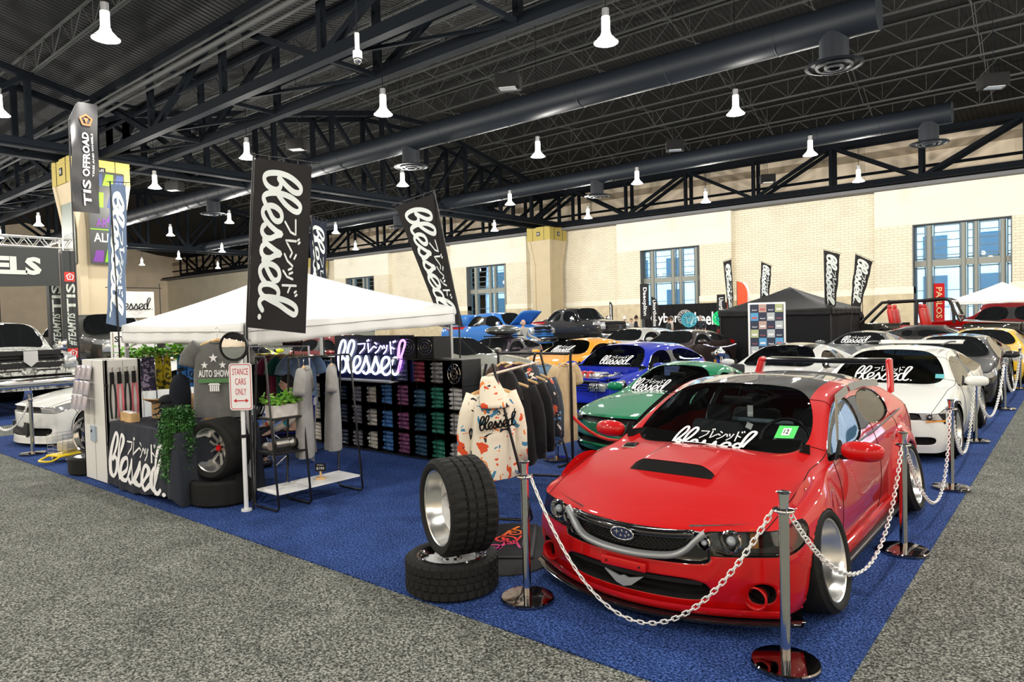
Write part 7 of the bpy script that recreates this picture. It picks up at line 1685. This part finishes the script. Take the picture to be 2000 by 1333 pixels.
# ---------------------------------------------------------------- distance
def far_things():
    blk = mat('black_banner_cloth', (.022, .021, .022), .75, bump=(7, .25))
    def fb(lab, u0, v0, u1, v1, ub, vb, dep, wpx, grp=None, amp=.012):
        q = [depthp(u0, v0, dep), depthp(u0 + wpx[0], v0 + wpx[2], dep + .3), depthp(ub, vb, dep), depthp(ub + wpx[1], vb + 3, dep + .3)]
        banner(lab, q[0], q[1], q[2], q[3], [(q[2].x, q[2].y, .0), (q[2].x, q[2].y, 1.2), (q[0].x, q[0].y, q[0].z)], blk, amp, lw=.06)
    fb('black script banner at the far corner of the black tent, beside the orange flags', 1413, 512, 0, 0, 1426, 640, 24, (16, 8, -5))
    fb('black script banner rising behind the black tent peak', 1487, 512, 0, 0, 1484, 582, 29, (20, 18, 8))
    fb('black script banner hanging in front of the black tent, the wider one', 1609, 489, 0, 0, 1612, 603, 22, (32, 20, 8))
    fb('tilted black script banner at the jeep side of the black tent', 1671, 497, 0, 0, 1661, 597, 21, (34, 20, 15))
    tent('black pop-up tent with black side curtains beyond the parked cars', (-5.95, 22.6), 3.6, 1.93, 2.68, mat('black_canopy', (.018, .018, .019), .6, bump=(3, .3)), M_BLKMETAL, .22, walls=mat('black_curtain', (.012, .012, .013), .85))
    tent('white pop-up tent in front of the wide window', (-.9, 33.2), 3.3, 2.14, 2.84, mat('white_canopy', (.80, .81, .80), .75, bump=(3, .15)), M_SILVER, .2)
    # sticker board
    r = thing('photo_board', 'tall white-framed board covered with a grid of small car photos', 'board', (-6.35, 18.1, 0), .35); m = MB(); m.rbox((0, 0, 1.25), (.92, .04, 1.66), .02); m.build('frame', M_WHITEPL, r, True, 40); m = MB(); m.box((0, -.022, 1.25), (.82, .006, 1.56)); bd = m.build('backing', mat('navy_board', (.02, .03, .06), .6), r)
    rnd = random.Random(4)
    for i in range(4):
        for j in range(7):
            o = thing('car_photo', 'small %s print, %s row and %s column of the photo board' % ('photo' if (i + j) % 2 else 'script card', ('top', 'second', 'third', 'fourth', 'fifth', 'sixth', 'bottom')[j], ('first', 'second', 'third', 'last')[i]), 'photo', (-6.35, 18.1, 0), .35, 'prints on the photo board')
            x, z = -.30 + i * .2, 1.93 - j * .22; m = MB(); m.box((x, -.027, z), (.19, .004, .21)); col = rnd.choice(((.45, .5, .5), (.10, .35, .6), (.45, .5, .25), (.5, .35, .3))) if (i + j) % 2 else (.02, .03, .06)
            m.build('print_sheet', mat('print_%d_%d_%d' % tuple(int(c * 100) for c in col), col, .5), o); m = MB()
            if (i + j) % 2: m.rbox((x, -.031, z - .03), (.13, .004, .05), .002)
            else: text(m, 'blessed', lambda u, v, w=0: V((u, -.030, v)), x - .06, z - .06, .12, .035, .02)
            m.build('picture' if (i + j) % 2 else 'script', mat('photo_tone', (.55, .12, .12), .5) if (i + j) % 3 == 1 else M_PRINT, o)
    for s in (-1, 1): m = MB(); m.cyl((s * .38, .02, 0), (s * .38, .02, .5), .012, 8); m.build('leg', M_CHROME, r)
    # red vertical banner, orange feather flags, dark text flags
    def flag(lab, x, y, z0, z1, w_, mm, txt=None, curve=False, rz=0, tcol=None, nm='feather_flag', mirror=False):
        r = thing(nm, lab, 'flag', (x, y, 0), rz); m = MB(); m.cyl((0, 0, 0), (0, 0, z1), .02, 8, .012); m.build('pole', M_BLKMETAL, r, True, 50); m = MB()
        def S(u, v):
            z = lerp(z0, z1, v); ww = w_ * (1 if not curve else (1 if v < .7 else math.sqrt(max(0, 1 - ((v - .7) / .3) ** 2)) * .95 + .05)); return V((ww * u, .03 * math.sin(v * 8) * u, z))
        m.grid(S, 6, 24); m.build('cloth', mm, r, True)
        if txt: m = MB(); text(m, txt, lambda u, v, w=0: S(.22 + v * .55, 1 - u) + V((0, -.03, 0)), .10, .0, .8, 1.0, .02); m.build('lettering', tcol or M_PRINT, r)
        return r
    redc = mat('red_flag_cloth', (.50, .01, .015), .7)
    flag('red vertical banner with pale lettering in front of the wide window', -4.3, 30, 1.3, 2.75, .36, redc, 'PABLOS', rz=.3, tcol=mat('gold_print', (.7, .5, .25), .7), nm='vertical_banner')
    orc = mat('orange_flag_cloth', (.75, .10, .04), .7); flag('orange and white feather flag beside the black tent, the taller one', -13.4, 34, 1.2, 3.45, .5, orc, curve=True, rz=.4); flag('short orange feather flag beside the taller one', -14.1, 35, 1.2, 3.0, .4, orc, curve=True, rz=2.6)
    wf = flag('white half of the feather flag beside the black tent', -13.2, 34.2, 1.2, 3.4, .35, mat('white_flag_cloth', (.8, .8, .8), .7), curve=True, rz=.4)
    flag('dark blackletter flag hanging at the window edge, the tallest of the booth flags', -23.2, 41.8, 1.6, 4.0, .6, blk, 'Daeoplinn', rz=.2); flag('dark blackletter flag in front of the black booth wall', -21.4, 40, .9, 3.05, .42, blk, 'Unorthodox', curve=True, rz=.3); flag('dark blackletter flag at the tent side of the black booth wall', -17.0, 40, 1.2, 3.0, .48, blk, 'Unorthodox', rz=.3); flag('thin dark flag in front of the tan wall beyond the black pickup', -27.0, 44, 1.0, 2.95, .26, blk, 'unearthed', curve=True, rz=.2)
    flag('dark patterned flag in front of the window beyond the blue pickup', -44.5, 44, 1.0, 5.2, .5, blk, 'unearthed', curve=True, rz=.3)
    r = thing('booth_backdrop', 'long black booth backdrop with white blackletter sign in front of the window', 'backdrop', (-24.6, 45, 0)); m = MB(); m.grid(lambda u, v: V((6.2 * u, .05 * math.sin(u * 90), 2.6 * v)), 90, 2); m.build('curtain', mat('black_curtain', (.012, .012, .013), .85), r, True); m = MB(); f = lambda u, v, w=0: V((u, -.12, v)); text(m, 'Cyber', f, .5, 1.1, 2.2, .9, .02); text(m, 'wheels', f, 3.2, 1.1, 2.4, .9, .02); m.build('lettering', M_PRINT, r)
    for i, (u, v, c, lab) in enumerate(((1346, 625, (.1, .5, .6), 'teal glowing wheel on display at the black booth'), (1407, 622, (.03, .9, .25), 'green glowing wheel on display at the black booth'), (1338, 620, (.3, .3, .3), 'chrome fan wheel on display beside the teal one'), (1413, 624, (.02, .08, .6), 'blue wheel on display behind the green one'))):
        p = depthp(u, v, 38 + i * .1); r = thing('wheel', lab, 'wheel', (p.x, p.y, p.z), -1.1); mm = emis('glow_wheel_%d' % i, c, .9) if i < 2 else mat('show_wheel_%d' % i, c, .3, .6); m = MB(); spokes(m, .40, .0, 'blade', 14); m.build('spokes', mm, r, True, 35); m = MB(); m.lathe([(.36, -.05), (.42, -.05), (.42, .05), (.36, .05)], (0, 0, 0), 30, 'X', True); m.build('rim', mm, r, True, 40); m = MB(); m.cyl((-.06, 0, -.42), (-.06, 0, -p.z), .03, 8); m.build('stand', M_BLKMETAL, r)
    # motorbike in front of the black tent
    r = thing('motorcycle', 'black motorcycle with chrome parts between the brown sedan and the black tent', 'motorcycle', (-6.9, 16.3, 0), .5)
    for y in (-.7, .7): m = MB(); m.T = Matrix.Translation((0, y, .31)); tire_mesh(m, .22, .31, .14, 32, 'plain'); t = m.build('wheel', M_TREAD, r, True, 40); m = MB(); m.T = Matrix.Translation((0, y, .31)); spokes(m, .24, 0, 'blade', 8); m.build('spokes', M_CHROME, t, True, 35)
    m = MB(); m.sphere((0, -.15, .82), .24, 16, 10, (.6, 1.3, .6)); m.build('fuel_tank', M_GLOSSBLK, r, True); m = MB(); m.rbox((0, .35, .80), (.28, .6, .10), .04); m.build('seat', M_BLACK, r, True, 50); m = MB(); m.cyl((0, -.1, .40), (0, -.1, .70), .14, 14); m.cyl((-.15, -.3, .35), (-.15, .7, .30), .04, 10); m.build('engine', M_CHROME, r, True, 40)
    m = MB(); m.tube(crom([(-.38, -.28, 1.08), (-.15, -.42, 1.02), (.15, -.42, 1.02), (.38, -.28, 1.08)], 5), .015, 8); m.tube([(0, -.45, 1.0), (0, -.72, .31)], .03, 8); m.build('handlebar', M_CHROME, r, True, 60); m = MB(); m.sphere((0, -.58, .88), .09, 12, 8); m.build('headlamp', M_CHROME, r, True)
    # sign gantry of the truck booth
    r = thing('sign_gantry', 'aluminium truss gantry carrying the dark sign with white letters', 'gantry', (-20, 4.0, 0)); m = MB(); ya, yb = -1.2, 2.48
    for dx in (-.12, .12):
        for z in (3.90, 4.14): m.cyl((dx, ya, z), (dx, yb, z), .022, 8)
        n = 22
        for k in range(n): m.cyl((dx, lerp(ya, yb, k / n), 3.90 if k % 2 else 4.14), (dx, lerp(ya, yb, (k + 1) / n), 4.14 if k % 2 else 3.90), .011, 6)
    for y in (yb, ):
        for dx in (-.12, .12):
            for dy in (-.12, .12): m.cyl((dx, y + dy - .1, 0), (dx, y + dy - .1, 4.14), .022, 8)
    m.build('truss', mat('truss_aluminium', (.62, .62, .58), .35, .8), r, True, 50)
    bm_ = mat('dark_vinyl', (.018, .022, .022), .5)
    m = MB(); m.grid(lambda u, v: V((.16, lerp(ya, 2.15, u), lerp(2.92, 3.86, v) + .02 * math.sin(u * 8))), 20, 5); sb = m.build('sign_vinyl', bm_, r, True)
    m = MB(); fr = lambda u, v, w=0: V((.18, u, v))
    text(m, 'WHEELS', fr, -.86, 3.20, 2.62, .44, .05); m.build('sign_lettering', mat('pale_print', (.62, .66, .60), .6), sb)
    red = mat('red_emblem', (.70, .03, .02), .5)
    def post(lab, y, x, rz, w_=.30, ztop=3.84):
        r = thing('banner_post', lab, 'banner', (x, y, 0), rz); m = MB(); m.box((0, 0, ztop / 2), (.26, w_, ztop)); m.build('sleeve', bm_, r); m = MB(); fx = lambda u, v, w=0: V((.134, v, ztop - u)); hw = w_ / 2
        def pent(m, zc, s): m.add([V((.136, s * math.cos(a), zc + s * math.sin(a))) for a in [PI / 2 + k * 2 * PI / 5 for k in range(5)]] + [V((.136, s * .72 * math.cos(a), zc + s * .72 * math.sin(a))) for a in [PI / 2 + k * 2 * PI / 5 for k in range(5)]], [(k, (k + 1) % 5, 5 + (k + 1) % 5, 5 + k) for k in range(5)]); m.add([V((.136, -.02, zc + .03)), V((.136, .02, zc + .03)), V((.136, 0, zc - .05))], [(0, 1, 2)])
        q = MB()
        for zc in (ztop - .66, ztop - 2.6): q.box((.132, 0, zc), (.006, w_ * .82, .24))
        e = q.build('emblem_patch', red, r); q = MB(); pent(q, ztop - .66, .095); pent(q, ztop - 2.6, .095); q.build('emblem', M_PRINT, e)
        t = MB()
        for z0 in (ztop - 1.55, ztop - 3.5):   # letters read upward
            text(t, 'TIS', lambda u, v, w=0: V((.137, -v + .10, z0 + u)), 0, 0, .72, .20, .02)
        text(t, '#TEAMTIS', lambda u, v, w=0: V((.137, -v + .09, ztop - 2.42 + u)), 0, 0, .82, .19, .02, .2); t.build('lettering', mat('pale_print', (.62, .66, .60), .6), r); return r
    post('black post sleeve printed TIS and hashtag TEAMTIS beside the column', 6.38, -19.95, -.05); post('second black TIS post sleeve just behind the front one', 6.22, -20.5, -.05); post('black TIS post sleeve behind the camouflage truck', 5.85, -24.6, -.05, .36, 4.3)
    # TIS feather banner
    r = thing('feather_flag', 'tall black feather flag with orange emblem reading TIS OFFROAD', 'flag', (-19.6, 6.40, 0)); z0, z1 = 4.80, 7.58; y0, wd = .02, .62
    def S(u, v): top = 1 if u > .35 else 1 - .16 * (1 - u / .35) ** 2; return V((.10 + .03 * math.sin(v * 12 + u * 3), wd * u + .04 * v, lerp(z0, z1, v * top)))
    m = MB(); m.grid(S, 14, 30); cl = m.build('cloth', mat('black_satin', (.016, .016, .018), .35), r, True); m = MB(); m.tube([(.08, 0, 0), (.08, 0, 4.9), (.08, .0, 7.1), (.08, .18, 7.5), (.08, .5, 7.68)], .02, 8); m.build('pole', M_BLKMETAL, r, True, 60)
    t = MB(); F = lambda u, v, w=0: S(max(0, min(1, .68 - v)), max(0, min(1, u))) + V((.05, 0, 0)); text(t, 'TIS', F, .06, .0, .24, .30, .02); text(t, 'OFFROAD', F, .33, .04, .40, .26, .03); text(t, 'TIRES AND WHEELS', F, .33, -.12, .40, .07, .01); t.build('lettering', M_PRINT, cl)
    e = MB(); c = S(.55, .84) + V((.07, 0, 0))
    e.add([c + V((0, .16 * math.cos(a), .16 * math.sin(a))) for a in [PI / 2 + k * 2 * PI / 5 for k in range(5)]] + [c + V((0, .115 * math.cos(a), .115 * math.sin(a))) for a in [PI / 2 + k * 2 * PI / 5 for k in range(5)]], [(k, (k + 1) % 5, 5 + (k + 1) % 5, 5 + k) for k in range(5)]); e.add([c + V((0, -.05, .05)), c + V((0, .05, .05)), c + V((0, .0, -.08))], [(0, 1, 2)]); e.build('emblem', mat('orange_emblem', (.85, .12, .02), .5), cl)
    # poster banners on the near column
    for nm, lab, o, sx, mm in (('hanging_poster', 'dark poster with purple and green strokes reading ALLEY on the column', (-35.96, 12.45, 4.95), 1, mat('dark_poster', (.02, .022, .02), .5)), ('hanging_poster', 'grey-green poster reading ALLEY on the narrow side of the column', (-38.2, 12.02, 5.0), 0, mat('grey_green_poster', (.16, .20, .16), .4))):
        r = thing(nm, lab, 'poster', o); m = MB()
        if sx: m.box((0, .82, 2.2), (.03, 1.62, 4.4))
        else: m.box((.9, 0, 2.2), (1.7, .03, 4.4))
        b_ = m.build('sheet', mm, r); m = MB(); fr = (lambda u, v, w=0: V((.025, u, v))) if sx else (lambda u, v, w=0: V((u, -.025, v)))
        text(m, 'ALLEY', fr, .18 if sx else .2, 1.05, 1.3, .42, .01); m.build('lettering', M_PRINT, b_)
        if sx:
            pu, gn, bl_ = mat('poster_purple', (.16, .05, .26), .6), mat('poster_green', (.18, .42, .03), .6), mat('poster_blue', (.05, .07, .16), .6)
            for k, (yy, zz, w_, h_, c_) in enumerate(((.1, .1, .45, .55, pu), (.62, .1, .4, .65, gn), (1.1, .1, .45, .55, pu), (.1, 3.7, .5, .6, bl_), (.65, 3.75, .45, .55, gn), (1.15, 3.7, .4, .6, bl_), (.75, 2.0, .55, .5, pu), (.3, 2.7, .35, .7, gn), (.8, 2.7, .6, .8, bl_), (.05, 1.62, 1.5, .05, gn))):
                q = MB(); q.prism([(0, 0), (w_, 0), (w_ * 1.1, h_), (w_ * .35, h_)] if h_ > .1 else [(0, 0), (w_, 0), (w_, h_), (0, h_)], lambda u, v, w: V((.018 + w, yy + u, zz + v)), .004); q.build('brush_stroke', c_, b_)
            q = MB(); text(q, 'ARTIST', fr, .3, 1.75, 1.2, .42, .01); q.build('poster_title', pu, b_)
    r = thing('cloth_sign', 'white cloth sign with black script reading blessed hanging left of the tent', 'sign', (-20, 7.35, 2.12), PI / 2); m = MB(); m.grid(lambda u, v: V((1.15 * u, .03 * math.sin(u * 14), .72 * v)), 24, 6); m.build('cloth', mat('white_sheet', (.78, .78, .77), .8), r, True); m = MB(); logo(m, lambda u, v, w=0: V((.12 + u * .92, -.05, .22 + v * .75)), .03, False); m.build('script', M_MATTE, r); m = MB(); m.cyl((-.1, 0, .82), (1.35, 0, .82), .012, 6); m.cyl((1.3, 0, -2.1), (1.3, 0, .95), .015, 6); m.build('hanging_rod', M_BLKMETAL, r)
    # people
    dk = mat('dark_trousers', (.02, .02, .03), .8)
    P = [(983, 633, 20.3, (.012, .03, .40), 'person in a bright blue hooded top standing by the light blue pickup', 2.3, dict(bald=True)), (1021, 624, 20.8, (.36, .36, .34), 'person in a light grey long-sleeved top looking at the raised hood', 1.6, dict(bald=True, arm=.3)),
         (1203, 627, 35, (.09, .08, .04), 'person in an olive coat seen from behind near the black pickup', .3, {}), (1220, 619, 37, (.25, .05, .04), 'person in a white knitted hat and dark red top among the far crowd', 0, dict(hat=mat('white_knit', (.7, .7, .68), .9))), (1242, 617, 36, (.02, .02, .03), 'person in a dark coat with dark hair bun in the far crowd', 2, dict(hat=mat('dark_knit', (.03, .015, .02), .9))),
         (1233, 622, 38, (.35, .33, .30), 'person in a light patterned jacket behind the dark-coated person', .5, {}), (1306, 620, 33, (.05, .06, .06), 'person in a grey jacket facing the black booth wall', -1.4, {}), (1311, 618, 34.5, (.5, .45, .4), 'person mostly hidden behind the grey-jacketed one', -1, {}), (1368, 616, 36, (.03, .035, .045), 'person in a padded navy jacket beside the glowing wheels', .4, dict(hair=(.3, .3, .3))), (1409, 641, 31, (.20, .02, .02), 'person in a dark red top sitting low by the black tent', 0, dict(h=1.35))]
    for u, v, yy, c, lab, rz, kw in P:
        p = rayp(u, v, y=yy); h = kw.pop('h', None) or max(1.5, min(1.88, p.z)); person(lab, p.x, p.y, rz, mat('jacket_%d_%d_%d' % tuple(int(q * 100) for q in c), c, .8), dk, h=h, **kw)
red_car(); other_cars(); jeep(); barriers(); stacks(); booth(); far_things()
